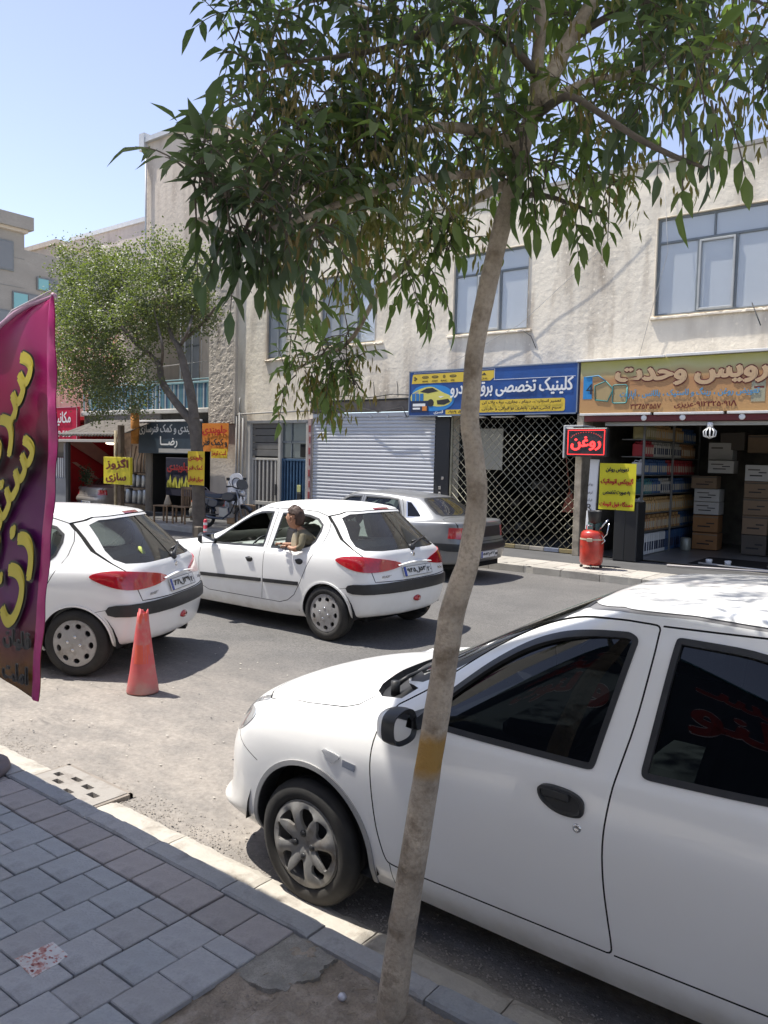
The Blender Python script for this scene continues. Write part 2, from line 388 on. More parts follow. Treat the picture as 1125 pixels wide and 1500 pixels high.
class Skin:
    def __init__(s, surf, du=.1, dv=.1, ext=.6):
        s.S = surf; s.du = du; s.dv = dv; s.regs = []
    def _ext(s, uv):
        """push points that sit on the domain border outside it"""
        return uv
    def reg(s, name, view, pts, depth=0., step=.03, uv=None, face=True, prio=None):
        """closed region; view s/t/r/f; depth>0 sunk, <0 proud; face=False: hole with a lip"""
        p = uv if uv is not None else s.S.inv(view, dens(pts, step))
        N, K = s.S.N-1, s.S.K-1
        q = []
        for a, b in p:
            if a <= .04: a = -.3
            if a >= N-.04: a = N+.3
            if b <= 1e-3: b = -.3
            if b >= K-.03: b = K+.3
            q.append((a, b))
        s.regs.append(dict(name=name, poly=q, depth=depth, face=face)); return q
    def seam(s, view, pts, w=.005, closed=False, step=.025, name='gap', depth=.006):
        p = dens(pts, step, closed)
        if closed:
            a = s.S.inv(view, inset(p, -w/2)); b = s.S.inv(view, inset(p, w/2)); s.regs.append(dict(name=name, poly=a, hole=b, depth=depth, face=True))
        else:
            a = s.S.inv(view, offset2(p, w/2, False)); b = s.S.inv(view, offset2(p, -w/2, False)); s.regs.append(dict(name=name, poly=a+b[::-1], depth=depth, face=True))
    def run(s):
        S = s.S; N, K = S.N-1, S.K-1
        dom = [(u, 0.) for u in np.arange(0, N+1e-6, s.du)]+[(N, v) for v in np.arange(s.dv, K+1e-6, s.dv)]
        dom += [(u, K) for u in np.arange(N-s.du, -1e-6, -s.du)]+[(0., v) for v in np.arange(K-s.dv, s.dv/2, -s.dv)]
        gu, gv = np.meshgrid(np.arange(s.du, N-s.du/2, s.du), np.arange(s.dv, K-s.dv/2, s.dv))
        polys = [dom]+[r['poly'] for r in s.regs]+[r['hole'] for r in s.regs if 'hole' in r]
        P, F = cdt_regions(polys, list(zip(gu.ravel()+rng.uniform(-1, 1, gu.size)*1e-4, gv.ravel()+rng.uniform(-1, 1, gu.size)*1e-4)))
        c = P[F].mean(1); ok = (c[:, 0] > 0) & (c[:, 0] < N) & (c[:, 1] > 0) & (c[:, 1] < K)
        F = F[ok]; c = c[ok]; lab = -np.ones(len(F), int)
        for i, r in enumerate(s.regs):
            m = inpoly(c, r['poly'])
            if 'hole' in r: m &= ~inpoly(c, r['hole'])
            lab[m & (lab < 0)] = i
        X = S.ev(P[:, 0], P[:, 1]); Nn = S.nrm(np.clip(P[:, 0], .01, N-.01), np.clip(P[:, 1], .01, K-.011))
        a2 = P[F[:, 1]]-P[F[:, 0]]; b2 = P[F[:, 2]]-P[F[:, 0]]; sg = a2[:, 0]*b2[:, 1]-a2[:, 1]*b2[:, 0]
        F[sg > 0] = F[sg > 0][:, ::-1]     # same turning in the surface domain everywhere
        e = np.cross(X[F[:, 1]]-X[F[:, 0]], X[F[:, 2]]-X[F[:, 0]])
        if (e*Nn[F].mean(1)).sum() < 0: F = F[:, ::-1].copy()
        s.X, s.Nn, s.F, s.lab = X, Nn, F, lab
        d = {}
        for i, r in enumerate(s.regs): d.setdefault(r['name'], []).append(i)
        s.groups = d
    def piece(s, name, sides=(1, -1)):
        """verts, faces, loop normals, face tags(0 skin,1 wall) of a group for the chosen sides"""
        V = []; FF = []; LN = []; TG = []
        ids = s.groups.get(name, []) if name != 'body' else [-1]
        for i in ids:
            F = s.F[s.lab == i]
            if not len(F): continue
            r = dict(depth=0., face=True) if i < 0 else s.regs[i]
            dep = r['depth']
            used = np.unique(F); mp = -np.ones(len(s.X), int); mp[used] = np.arange(len(used))
            A = s.X[used]-s.Nn[used]*dep; B = s.X[used]; NN = s.Nn[used]; G = mp[F]
            wall = []
            if dep:
                ed = {}
                for t in G:
                    for k in range(3):
                        a, b = int(t[k]), int(t[(k+1) % 3])
                        if (b, a) in ed: del ed[(b, a)]
                        else: ed[(a, b)] = 1
                wall = list(ed)
            for sd in sides:
                m = np.array([1, sd, 1.]); base = len(V)
                V += [tuple(p) for p in A*m]; n0 = len(A)
                if r['face']:
                    for t in G:
                        q = tuple(t) if sd > 0 else tuple(t[::-1]); FF.append(tuple(int(k)+base for k in q)); TG.append(0)
                        LN += [tuple(NN[k]*m) for k in q]
                for a, b in wall:
                    pa = [A[a]*m, A[b]*m, B[b]*m, B[a]*m]
                    if sd < 0: pa = pa[::-1]
                    fn = np.cross(pa[1]-pa[0], pa[2]-pa[0]); l = np.linalg.norm(fn)
                    if l < 1e-12: continue
                    q = len(V); V += [tuple(p) for p in pa]; FF.append((q, q+1, q+2, q+3)); TG.append(1); LN += [tuple(fn/l)]*4
        return V, FF, LN, TG
    def obj(s, part, name, m, parent, sides=(1, -1), wallmat=None):
        V, FF, LN, TG = s.piece(part, sides)
        if not FF: return None
        o = mesh_obj(name, V, FF, [m, wallmat or m], parent, smooth=True, matidx=TG)
        o.data.normals_split_custom_set(LN); return o
    def pair(s, part, name, m, parent, wallmat=None): return [s.obj(part, name, m, parent, (q,), wallmat) for q in (-1, 1)]

# ---------------------------------------------------------------- wheels
def circ(cx, cy, r, n, a0=0.): return [(cx+r*math.cos(a0+2*math.pi*i/n), cy+r*math.sin(a0+2*math.pi*i/n)) for i in range(n)]
def wheel_data(kind, Rt, Rr, W, mt, mr, md, mn=None):
    """returns template objects (meshes only) axis = local y, outer face towards -y"""
    t = MB(); h = W/2
    pr = [(Rr-.012, -h+.035), (Rr+.003, -h+.02), (Rr+.010, -h+.004), (Rr+.02, -h-.002), ((Rt+Rr)/2, -h-.006), (Rt-.03, -h+.002), (Rt-.012, -h+.012), (Rt-.003, -h+.026), (Rt, -h+.045), (Rt, -.028), (Rt-.008, -.024), (Rt-.008, -.018), (Rt, -.014),
          (Rt, .014), (Rt-.008, .018), (Rt-.008, .024), (Rt, .028), (Rt, h-.04), (Rt-.012, h-.012), (Rt-.03, h), (Rr+.02, h), (Rr-.012, h-.02)]
    t.lathe([(r, z) for r, z in pr], 56, RX(90) @ Matrix.Scale(-1, 4, (0, 0, 1)), cap=False)
    tyre = ('tyre', t)
    holes = []
    if kind == 'holes9':
        prof = lambda r: -h-.004-.010*math.cos(min(1, r/Rr)*3.0)
        for k in range(9):
            a = 2*math.pi*k/9; q = []
            for j in range(12):
                b = 2*math.pi*j/12; rr = Rr*.77+Rr*.115*math.cos(b); aa = a+.19*math.sin(b); q.append((rr*math.cos(aa), rr*math.sin(aa)))
            holes.append(q)
        nuts = [(Rr*.30*math.cos(math.pi/4+k*math.pi/2+.3), Rr*.30*math.sin(math.pi/4+k*math.pi/2+.3)) for k in range(4)]
    elif kind == 'blades':
        prof = lambda r: -h+.012-.022*math.sin(min(1, r/Rr)*2.6)
        for k in range(8):
            a = 2*math.pi*k/8+.2; wd = .23 if k % 2 else .30; sk = .17 if k % 2 else -.10
            r0, r1 = (.50, .89) if k % 2 else (.38, .90)
            q = [(r0, -wd*.55), (r0, wd*.35), ((r0+r1)/2, wd*.8), (r1, wd+sk), (r1, -wd+sk), ((r0+r1)/2, -wd*.9)]
            holes.append(chaikin([(Rr*r*math.cos(a+b), Rr*r*math.sin(a+b)) for r, b in q], 2))
        nuts = [(Rr*.27*math.cos(k*math.pi/2+.35), Rr*.27*math.sin(k*math.pi/2+.35)) for k in range(4)]
    else:
        prof = lambda r: -h+.01-.012*math.cos(min(1, r/Rr)*4)
        for k in range(12): holes.append(circ(Rr*.72*math.cos(k*math.pi/6), Rr*.72*math.sin(k*math.pi/6), Rr*.09, 8))
        nuts = [(Rr*.3*math.cos(k*math.pi/2), Rr*.3*math.sin(k*math.pi/2)) for k in range(4)]
    rings = []
    for rr in np.linspace(.08, .96, 10): rings += circ(0, 0, Rr*rr, int(10+40*rr), rr)
    P, F = cdt_regions([circ(0, 0, Rr, 48)]+holes, rings); c = P[F].mean(1); keep = inpoly(c, circ(0, 0, Rr, 48))
    hm = np.zeros(len(F), bool)
    for q in holes: hm |= inpoly(c, q)
    F = F[keep & ~hm]; r = MB(); n0 = len(P)
    zz = [prof(math.hypot(*p)) for p in P]
    if kind == 'blades':   # pinched spokes: ridge between the openings
        zz = [z+.011*math.cos(8*(math.atan2(p[1], p[0])-.2))*min(1, math.hypot(*p)/Rr*1.2)*max(0, min(1, (.97-math.hypot(*p)/Rr)/.12)) for z, p in zip(zz, P)]
    top = [(p[0], z, p[1]) for p, z in zip(P, zz)]; FF = []
    for t3 in F:
        a, b, c3 = [Vector(top[k]) for k in t3]; nn = (b-a).cross(c3-a); FF.append(tuple(t3) if nn.y < 0 else tuple(t3[::-1]))
    r.add(top, FF, True)
    bt = [(p[0], z+.016, p[1]) for p, z in zip(P, zz)]; ed = {}
    for q in FF:
        for k in range(3):
            a, b = q[k], q[(k+1) % 3]
            if (b, a) in ed: del ed[(b, a)]
            else: ed[(a, b)] = 1
    r.add(top+bt, [(b, a, a+n0, b+n0) for a, b in ed])
    # rim barrel
    r.lathe([(Rr-.004, h-.02), (Rr-.03, .02), (Rr-.012, -h+.03), (Rr+.004, -h+.004), (Rr+.006, -h+.010)], 40, RX(90) @ Matrix.Scale(-1, 4, (0, 0, 1)), cap=False)
    rim = ('rim', r)
    d = MB(); d.lathe([(.01, -.02), (Rr-.03, -.02), (Rr-.03, .03), (.01, .03)], 32, RX(90) @ Matrix.Scale(-1, 4, (0, 0, 1)))
    nu = MB()
    for a, b in nuts: nu.lathe([(.0001, prof(Rr*.3)-.006), (.013, prof(Rr*.3)-.006), (.017, prof(Rr*.3)+.004)], 8, T(a, 0, b) @ RX(90) @ Matrix.Scale(-1, 4, (0, 0, 1)))
    return dict(tyre=t.build('tyre', mt), rim=r.build('rim', mr), hub=d.build('brake_hub', md), nuts=nu.build('wheel_nuts', mn or md))
def add_wheel(wd, parent, loc, flip=False, steer=0., spin=0., first=[None]):
    w = empty('wheel', loc, math.pi+steer if flip else steer); w.parent = parent
    k = empty('wheel_spin', (0, 0, 0)); bpy.data.objects.remove(k)
    for nm, o in wd.items():
        c = inst({'nuts': 'wheel_nut_set', 'hub': 'brake_hub'}.get(nm, nm), o, w, rot=(0, spin, 0))
    return w
def wheel_drop(wd):
    for o in wd.values(): bpy.data.objects.remove(o)
# ------------------------------------------------------------------ ground, road, pavements
def sheet(name, rects, m, z, kind='structure'):
    v = []; f = []
    for x0, x1, y0, y1 in rects:
        b = len(v); v += [(x0, y0, z), (x1, y0, z), (x1, y1, z), (x0, y1, z)]; f.append((b, b+1, b+2, b+3))
    o = mesh_obj(name, v, f, m); o['kind'] = kind; return o
m_asph = mat('asphalt', (.125, .118, .112), .92, var=.22, vscale=.5, noise2=.35, stain=(.185, .168, .148), sscale=.8, sthr=(.46, .62), bump=.006, bscale=45)
m_ground = mat('ground_soil', (.16, .14, .12), .95, var=.2, vscale=.3)
m_pave = mat('pavement_concrete', (.34, .32, .29), .9, var=.15, vscale=2, stain=(.20, .185, .165), sscale=2.5, bump=.004, bscale=40)
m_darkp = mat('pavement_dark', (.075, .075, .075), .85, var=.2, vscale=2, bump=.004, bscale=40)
sheet('ground', [(-600, 600, -600, 2.3), (-600, 600, 20, 600), (-600, -31, 2.3, 20), (-21, 600, 12.5, 20), (-31, -21, 2.3, 13.9)], m_ground, -.03)
# road: a displaced sheet (worn, patched), finer near the camera
def road():
    xs = np.concatenate([np.linspace(-120, -14, 40), np.linspace(-13.8, 2, 340), np.linspace(2.5, 60, 20)])
    ys = np.concatenate([np.linspace(2.30, 5, 110), np.linspace(5.06, 12.60, 90)])
    from mathutils import noise as mn
    V = []
    for y in ys:
        for x in xs:
            z = .010*mn.fractal(Vector((x*1.1, y*1.1, 3)), 1.0, 2.0, 4)
            if y < 5.2 and -7 < x < 0:
                z += .0075*mn.fractal(Vector((x*13, y*13, 7)), .9, 2.1, 5)*(1.0 if y < 3.2 else .45)
            if y < 2.36: z = min(z, -.004)
            V.append((x, y, z-.006))
    n = len(xs); F = [(j*n+i, j*n+i+1, (j+1)*n+i+1, (j+1)*n+i) for j in range(len(ys)-1) for i in range(n-1)]
    o = mesh_obj('road', V, F, m_road, smooth=True); o['kind'] = 'structure'
def road_material():
    m = bpy.data.materials.new('road_asphalt_dusty'); m.use_nodes = True; n = m.node_tree; b = n.nodes['Principled BSDF']; b.inputs['Roughness'].default_value = .88; b.inputs['Specular IOR Level'].default_value = .35
    g = n.nodes.new('ShaderNodeNewGeometry'); L = n.links.new
    def N(sc, det=6, ro=.6, st=None):
        t = n.nodes.new('ShaderNodeTexNoise'); t.inputs['Scale'].default_value = sc; t.inputs['Detail'].default_value = det; t.inputs['Roughness'].default_value = ro
        if st:
            mp = n.nodes.new('ShaderNodeMapping'); mp.inputs['Scale'].default_value = st; L(g.outputs['Position'], mp.inputs[0]); L(mp.outputs[0], t.inputs['Vector'])
        else: L(g.outputs['Position'], t.inputs['Vector'])
        return t.outputs[0]
    def R(f, a, b_, c=0., d=1.):
        r = n.nodes.new('ShaderNodeMapRange'); r.inputs[1].default_value = a; r.inputs[2].default_value = b_; r.inputs[3].default_value = c; r.inputs[4].default_value = d; L(f, r.inputs[0]); return r.outputs[0]
    def M(f, a, b_):
        x = n.nodes.new('ShaderNodeMix'); x.data_type = 'RGBA'; L(f, x.inputs[0])
        for i, v in ((6, a), (7, b_)):
            if isinstance(v, tuple): x.inputs[i].default_value = (*v, 1)
            else: L(v, x.inputs[i])
        return x.outputs[2]
    def A(a, b_, op='ADD'):
        q = n.nodes.new('ShaderNodeMath'); q.operation = op; L(a, q.inputs[0]); (L(b_, q.inputs[1]) if not isinstance(b_, float) else setattr(q.inputs[1], 'default_value', b_)); return q.outputs[0]
    sx = n.nodes.new('ShaderNodeSeparateXYZ'); L(g.outputs['Position'], sx.inputs[0])
    base = M(R(N(1.2), .3, .7), (.115, .112, .108), (.165, .158, .15)); base = M(R(N(60, 3), .42, .72), base, (.07, .068, .066))
    dust = M(R(N(28, 6), .35, .7), (.33, .30, .265), (.235, .21, .185))
    # dust lies thick along the near gutter and thins out towards the traffic
    yy = A(sx.outputs[1], R(N(.9, 5), 0, 1, -1.1, 1.1)); f = R(yy, 5.6, 3.6); f = A(f, R(N(3.5, 8, .7, (.6, 1, 1)), .30, .62, .35, 1), 'MULTIPLY')
    col = M(f, base, dust)
    col = M(R(N(2.2, 7, .75, (.45, 1.6, 1)), .60, .70, 0, .55), col, (.075, .072, .07))
    L(col, b.inputs['Base Color']); bp = n.nodes.new('ShaderNodeBump'); bp.inputs['Distance'].default_value = .006; L(N(55, 8, .7), bp.inputs['Height']); L(bp.outputs[0], b.inputs['Normal'])
    return m
m_road = road_material(); road()
# near gutter
m_gut = mat('gutter_concrete', (.42, .39, .34), .9, var=.12, vscale=5, stain=(.25, .225, .19), sscale=5, sthr=(.5, .66), bump=.004, bscale=50)
gut = empty('gutter', (0, 0, 0)); gut['kind'] = 'structure'
def rough_slab(x0, x1, y0, y1, z, j=.006, ny=6):
    from mathutils import noise as mn
    nx = max(4, int((x1-x0)/.03)); V = []
    for jy in range(ny+1):
        for i in range(nx+1):
            x = x0+(x1-x0)*i/nx; y = y0+(y1-y0)*jy/ny
            if jy == ny: y += .022*mn.noise(Vector((x*6, 1, 1)))+.010*mn.noise(Vector((x*23, 1, 1)))
            if i == 0 or i == nx: x += .004*mn.noise(Vector((y*30, 2, x0)))
            V.append((x, y, z+j*mn.noise(Vector((x*9, y*9, 2)))-(.012 if jy == ny or i in (0, nx) else 0)))
    F = [(a*(nx+1)+i, a*(nx+1)+i+1, (a+1)*(nx+1)+i+1, (a+1)*(nx+1)+i) for a in range(ny) for i in range(nx)]
    return V, F
x = -9.5
while x < 1.5:
    if abs(x+4.35) < .3: x = -3.735; continue
    x1 = min(x+.62, 1.5)
    if x < -4.35 < x1+.3: x1 = -4.37
    V, F = rough_slab(x, x1-.006, 2.214, 2.445, .018); o = mesh_obj('gutter_slab', V, F, m_gut, gut, smooth=False); x = x1
    if abs(x+4.37) < .01: x = -3.735
# drain cover with slots
dc = MB(); hs = [(-4.22, -4.14, 2.28, 2.315), (-4.215, -4.135, 2.345, 2.38), (-4.16, -4.08, 2.43, 2.465), (-4.02, -3.94, 2.41, 2.45), (-3.90, -3.82, 2.37, 2.41), (-4.05, -3.97, 2.31, 2.345), (-3.93, -3.86, 2.26, 2.295), (-4.30, -4.24, 2.40, 2.44)]
def perforated(mb, x0, x1, y0, y1, z0, z1, holes):
    xs = sorted({x0, x1, *[h[0] for h in holes], *[h[1] for h in holes]}); ys = sorted({y0, y1, *[h[2] for h in holes], *[h[3] for h in holes]})
    inh = lambda a, b: any(h[0] < a < h[1] and h[2] < b < h[3] for h in holes)
    for i in range(len(xs)-1):
        for j in range(len(ys)-1):
            a, b, c, d = xs[i], xs[i+1], ys[j], ys[j+1]
            if inh((a+b)/2, (c+d)/2): continue
            mb.add([(a, c, z1), (b, c, z1), (b, d, z1), (a, d, z1)], [(0, 1, 2, 3)])
    for h in holes:
        a, b, c, d = h; mb.add([(a, c, z1), (b, c, z1), (b, d, z1), (a, d, z1), (a, c, z0), (b, c, z0), (b, d, z0), (a, d, z0)], [(0, 4, 5, 1), (1, 5, 6, 2), (2, 6, 7, 3), (3, 7, 4, 0)])
    mb.add([(x0, y0, z1), (x1, y0, z1), (x1, y1, z1), (x0, y1, z1), (x0, y0, z0), (x1, y0, z0), (x1, y1, z0), (x0, y1, z0)], [(0, 1, 5, 4), (1, 2, 6, 5), (2, 3, 7, 6), (3, 0, 4, 7)])
perforated(dc, -4.35, -3.745, 2.216, 2.53, -.10, .022, hs)
dcr = dc.build('drain_cover', mat('drain_concrete', (.29, .27, .245), .9, var=.15, vscale=6, stain=(.16, .14, .12), sscale=6, bump=.003, bscale=60)); tag(dcr, 'slotted concrete drain cover set in the gutter beside the kerb', 'drain cover')
fr = MB()
for a in ((-4.375, -4.352, 2.216, 2.55), (-3.743, -3.722, 2.216, 2.55), (-4.375, -3.722, 2.532, 2.552)): fr.box(a[0], a[1], a[2], a[3], -.02, .018)
fr.build('drain_frame', mat('rusty_iron', (.22, .19, .16), .8, var=.3), dcr)
pit = MB(); pit.box(-4.34, -3.75, 2.22, 2.52, -.30, -.28); pit.build('drain_pit', m_under, dcr)

# near pavement: bedding, pavers, kerb stones
pv = mat('paving_bed', (.10, .095, .088), .95, var=.3, vscale=12, bump=.006, bscale=60)
TREE = (-1.93, -.75, 1.30, 2.09)      # unpaved square round the tree
bed = MB()
for a in ((-20, TREE[0]-.12, -3.2, 2.10), (TREE[1], 8, -3.2, 2.10), (TREE[0]-.12, TREE[1], -3.2, TREE[2])): bed.box(a[0], a[1], a[2], a[3], -.02, .100)
bed.box(-30, 14, -6.4, -3.2, -.02, .1); pav = bed.build('pavement', pv); pav['kind'] = 'structure'
b = MB(); b.box(-20, 8, -6.4, -1.05, .1, .112); o = b.build('rear_bounce_paving', mat('bounce_paving_pale', (.55, .52, .47), .9, var=.1), pav)  # unseen paving, added pale to bounce sunlight onto the parked car's side
def stone_mats(nm, cols, **k): return [mat('%s_%d' % (nm, i), c, .85, var=.13, vscale=7, noise2=.14, bump=.003, bscale=90, stain=tuple(q*.55 for q in c), sscale=7, sthr=(.52, .74), **k) for i, c in enumerate(cols)]
mp_b = stone_mats('paver_blue_grey', [(.30, .315, .335), (.275, .29, .31), (.33, .335, .35), (.30, .30, .31)])
mp_r = stone_mats('paver_reddish', [(.315, .292, .292), (.29, .272, .272)])
def paver_mesh(w, d, h, nm, m, c=.006):
    b = MB(); b.cbox(-w/2, w/2, -d/2, d/2, 0, h, c if c != .006 else .0035); o = b.build('tmp', m); me = o.data; me.name = nm; bpy.data.objects.remove(o); return me
def put(name, me, parent, loc, rot=(0, 0, 0)):
    o = bpy.data.objects.new(name, me); COL.objects.link(o); o.parent = parent; o.location = loc; o.rotation_euler = rot; return o
full_b = [paver_mesh(.1915, .187, .024, 'paver', m) for m in mp_b]; full_r = [paver_mesh(.190, .182, .024, 'paver', m) for m in mp_r]; half_b = [paver_mesh(.190, .090, .024, 'paver_half', m) for m in mp_b]
def jit(s=1.): return (random.uniform(-.010, .010)*s, random.uniform(-.010, .010)*s, random.uniform(-.006, .006)*s)
P0 = .1985; npv = 0; far = MB()
for i in range(-40, 12):
    xc = -3.01+.099+i*P0-.0*i
    def place(ms, y, d):
        global npv
        if TREE[0]-.10 < xc < TREE[1] and y > TREE[2]: return
        if xc > -1.0 and y > -3: pass
        z = .0905+random.uniform(-.003, .003)
        inview = (-5.2 < xc < -.6 and y > .55)
        if inview: put('paver', random.choice(ms), pav, (xc+random.uniform(-.002, .002), y+random.uniform(-.002, .002), z), jit()); npv += 1
        else: far.box(xc-.095, xc+.095, y-d/2, y+d/2, .09, .114)
    place(full_r, 2.006, .182)
    y = 1.910; odd = i % 2 == 0
    if odd: place(half_b, y-.049, .09); y -= .098
    while y > -1.0: place(full_b, y-.096, .186); y -= .193
fo = far.build('far_pavers', mp_b[0], pav); fo['kind'] = 'stuff'
m_kerb = stone_mats('kerb_stone', [(.30, .305, .315), (.275, .285, .30), (.33, .33, .335)])
kb = empty('kerb', (0, 0, 0)); kb['kind'] = 'structure'
def rock_box(x0, x1, y0, y1, z0, z1, amp=.004, chip=.012, seed=0):
    """a slightly irregular stone with chipped edges"""
    from mathutils import noise as mn
    nx = max(3, int((x1-x0)/.035)); V = []; sec = [(y0, z0), (y0, z1-.010), (y0+.008, z1), (y1-.010, z1), (y1, z1-.012), (y1, z0)]
    k = len(sec)
    for i in range(nx+1):
        x = x0+(x1-x0)*i/nx; en = .006 if i in (0, nx) else 0
        for j, (a, b) in enumerate(sec):
            c = max(0, mn.noise(Vector((x*11, j*.7, seed)))-.25)*chip*3 if j in (1, 2, 3, 4) else 0
            V.append((x, a+(c if j in (1, 2) else -c)*.7+amp*.5*mn.noise(Vector((x*8, a*9, seed+3))), b-(c+en if j in (2, 3) else 0)+amp*mn.noise(Vector((x*7, a*9, seed)))*(1 if j in (2, 3) else 0)))
    F = [(i*k+j, (i+1)*k+j, (i+1)*k+j+1, i*k+j+1) for i in range(nx) for j in range(k-1)]+[tuple(range(k)), tuple(range(nx*k, nx*k+k))[::-1]]
    return V, [q[::-1] for q in F]
x = -10.0; joints = [-10.0]
while x < -4.2: x += .5; joints.append(x)
joints = joints[:-1]+[-4.25, -3.70, -3.485, -2.985, -2.455, -1.955, -1.42, -.93, -.44, .06, .56, 1.06, 1.56]
for i, (a, b) in enumerate(zip(joints, joints[1:])):
    V, F = rock_box(a+.004, b-.004, 2.103, 2.207, -.02, .122+random.uniform(-.004, .004), amp=.002, chip=.006, seed=i*5.3); mesh_obj('kerb_stone', V, F, random.choice(m_kerb), kb)
# concrete patch and bare soil round the tree
m_soil = mat('soil', (.27, .225, .18), .95, var=.3, vscale=9, noise2=.3, bump=.012, bscale=60, stain=(.36, .31, .26), sscale=14, sthr=(.5, .65))
from mathutils import noise as mn
def soil(x0, x1, y0, y1, z, amp, n, name, m, kind):
    V = []; nx = int((x1-x0)/n); ny = int((y1-y0)/n)
    for j in range(ny+1):
        for i in range(nx+1):
            xx = x0+(x1-x0)*i/nx; yy = y0+(y1-y0)*j/ny; h = z+amp*mn.fractal(Vector((xx*7, yy*7, 1)), 1., 2., 5)+amp*.35*mn.noise(Vector((xx*45, yy*45, 4)))
            V.append((xx, yy, h))
    F = [(j*(nx+1)+i, j*(nx+1)+i+1, (j+1)*(nx+1)+i+1, (j+1)*(nx+1)+i) for j in range(ny) for i in range(nx)]
    o = mesh_obj(name, V, F, m, smooth=True); o['kind'] = kind; return o
soil(TREE[0]-.13, TREE[1]+.01, TREE[2]-.01, 2.105, .094, .018, .011, 'soil', m_soil, 'stuff')
pc = MB(); o1 = [(-2.035, 2.098), (-1.79, 2.098), (-1.80, 2.03), (-1.775, 1.97), (-1.82, 1.90), (-1.81, 1.85), (-1.88, 1.81), (-1.95, 1.80), (-2.035, 1.80)]
pc.prism([(a+.016*mn.noise(Vector((a*45, b*45, 0))), b+.016*mn.noise(Vector((b*45, a*45, 5)))) for a, b in dens(o1, .012)], .06, .105, 'z')
tag(pc.build('concrete_patch', mat('concrete_patch', (.26, .245, .22), .95, var=.3, vscale=14, noise2=.35, bump=.007, bscale=70)), kind='structure')
# crumbs of soil, stones and twigs
m_crumb = mat('crumbs', (.27, .23, .19), .95, var=.4, vscale=30); m_chip = mat('chips_pale', (.42, .39, .34), .9)
def scatter(name, n, fx, m, s0, s1, flat=.6):
    b = MB()
    for _ in range(n):
        x_, y_, z_ = fx(); s = random.uniform(s0, s1); a = random.uniform(0, 6.28)
        pts = [(math.cos(a+t)*s*random.uniform(.7, 1.2), math.sin(a+t)*s*random.uniform(.5, 1)) for t in (0, 1.3, 2.5, 3.8, 5.1)]
        b.add([(x_+p[0], y_+p[1], z_) for p in pts]+[(x_, y_, z_+s*flat)], [(i, (i+1) % 5, 5) for i in range(5)])
    o = b.build(name, m); o['kind'] = 'stuff'
scatter('soil_crumbs', 1500, lambda: (random.uniform(-1.98, -.8), random.uniform(1.35, 2.08), .092), m_crumb, .002, .009)
scatter('gutter_gravel', 4200, lambda: (random.uniform(-7.5, -.2), 2.44+abs(random.gauss(0, .11)), -.002), mat('gravel', (.31, .28, .245), .95, var=.25, vscale=25), .002, .007)
scatter('pale_chips', 160, lambda: (random.uniform(-6.5, -2.2), random.uniform(2.6, 5.2), .002), m_chip, .004, .013, .3)
scatter('dark_chips', 120, lambda: (random.uniform(-6.5, -2.2), random.uniform(2.6, 5.2), .002), m_blk, .003, .010, .3)
tw = MB()
for _ in range(90):
    x_, y_ = random.uniform(-1.95, -.8), random.uniform(1.4, 2.08); a = random.uniform(0, 3.14); l = random.uniform(.01, .045)
    tw.tube([(x_, y_, .105), (x_+l*math.cos(a), y_+l*math.sin(a), .11)], .0012, 4)
tw.build('twigs', mat('twig', (.25, .20, .14), .9))['kind'] = 'stuff'
# far pavement and kerb
pf = MB(); pf.box(-21, 60, 12.52, 14.9, -.02, .12); pf.box(-120, -21, 12.52, 13.9, -.02, .12)
fp = pf.build('far_pavement', m_pave); fp['kind'] = 'structure'
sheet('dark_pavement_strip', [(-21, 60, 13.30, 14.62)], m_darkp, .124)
kf = empty('far_kerb', (0, 0, 0)); kf['kind'] = 'structure'
fslab = [paver_mesh(.388, .372, .012, 'slab', m) for m in stone_mats('far_slab', [(.40, .375, .335), (.36, .34, .30), (.43, .40, .355)])]
x = -24.; i = 0
while x < 1.5:
    V, F = rock_box(x+.005, x+.695, 12.35, 12.50, -.02, .128+random.uniform(-.004, .004), seed=i*3.1, chip=.02)
    V = [(a, 24.85-b, c) for a, b, c in V]; mesh_obj('kerb_stone', V, [q[::-1] for q in F], mat('far_kerb_stone', (.36, .34, .30), .9, var=.15, vscale=4, stain=(.2, .18, .16), bump=.004, bscale=40), kf); x += .7; i += 1
for i in range(28):
    for j in range(2): put('slab', random.choice(fslab), fp, (-11.0+i*.4, 12.72+j*.385, .1145), jit(.4))

# ------------------------------------------------------------------ street front across the road
def wall_holes(mb, x0, x1, z0, z1, holes, y, d=.30, thick=None, rough=True):
    xs = sorted({x0, x1, *[h[0] for h in holes], *[h[1] for h in holes]}); zs = sorted({z0, z1, *[h[2] for h in holes], *[h[3] for h in holes]})
    def sub(a, st):
        out = [a[0]]
        for p, q in zip(a, a[1:]):
            k = max(1, int((q-p)/st)); out += [p+(q-p)*t/k for t in range(1, k+1)]
        return out
    xs = sub(xs, .45); zs = sub(zs, .45)
    inh = lambda a, b: any(h[0]-1e-6 < a < h[1]+1e-6 and h[2]-1e-6 < b < h[3]+1e-6 for h in holes)
    wv = lambda a, b: y+(.018*mn.fractal(Vector((a*.8, b*.8, 2)), 1, 2, 4) if rough else 0)
    for i in range(len(xs)-1):
        for j in range(len(zs)-1):
            a, b, c, e = xs[i], xs[i+1], zs[j], zs[j+1]
            if any(h[0] < (a+b)/2 < h[1] and h[2] < (c+e)/2 < h[3] for h in holes): continue
            mb.add([(a, wv(a, c), c), (b, wv(b, c), c), (b, wv(b, e), e), (a, wv(a, e), e)], [(0, 1, 2, 3)])
    for a, b, c, e in holes:
        y1 = y+d
        mb.add([(a, y-.02, c), (b, y-.02, c), (b, y-.02, e), (a, y-.02, e), (a, y1, c), (b, y1, c), (b, y1, e), (a, y1, e)], [(0, 4, 5, 1), (1, 5, 6, 2), (2, 6, 7, 3), (3, 7, 4, 0)])
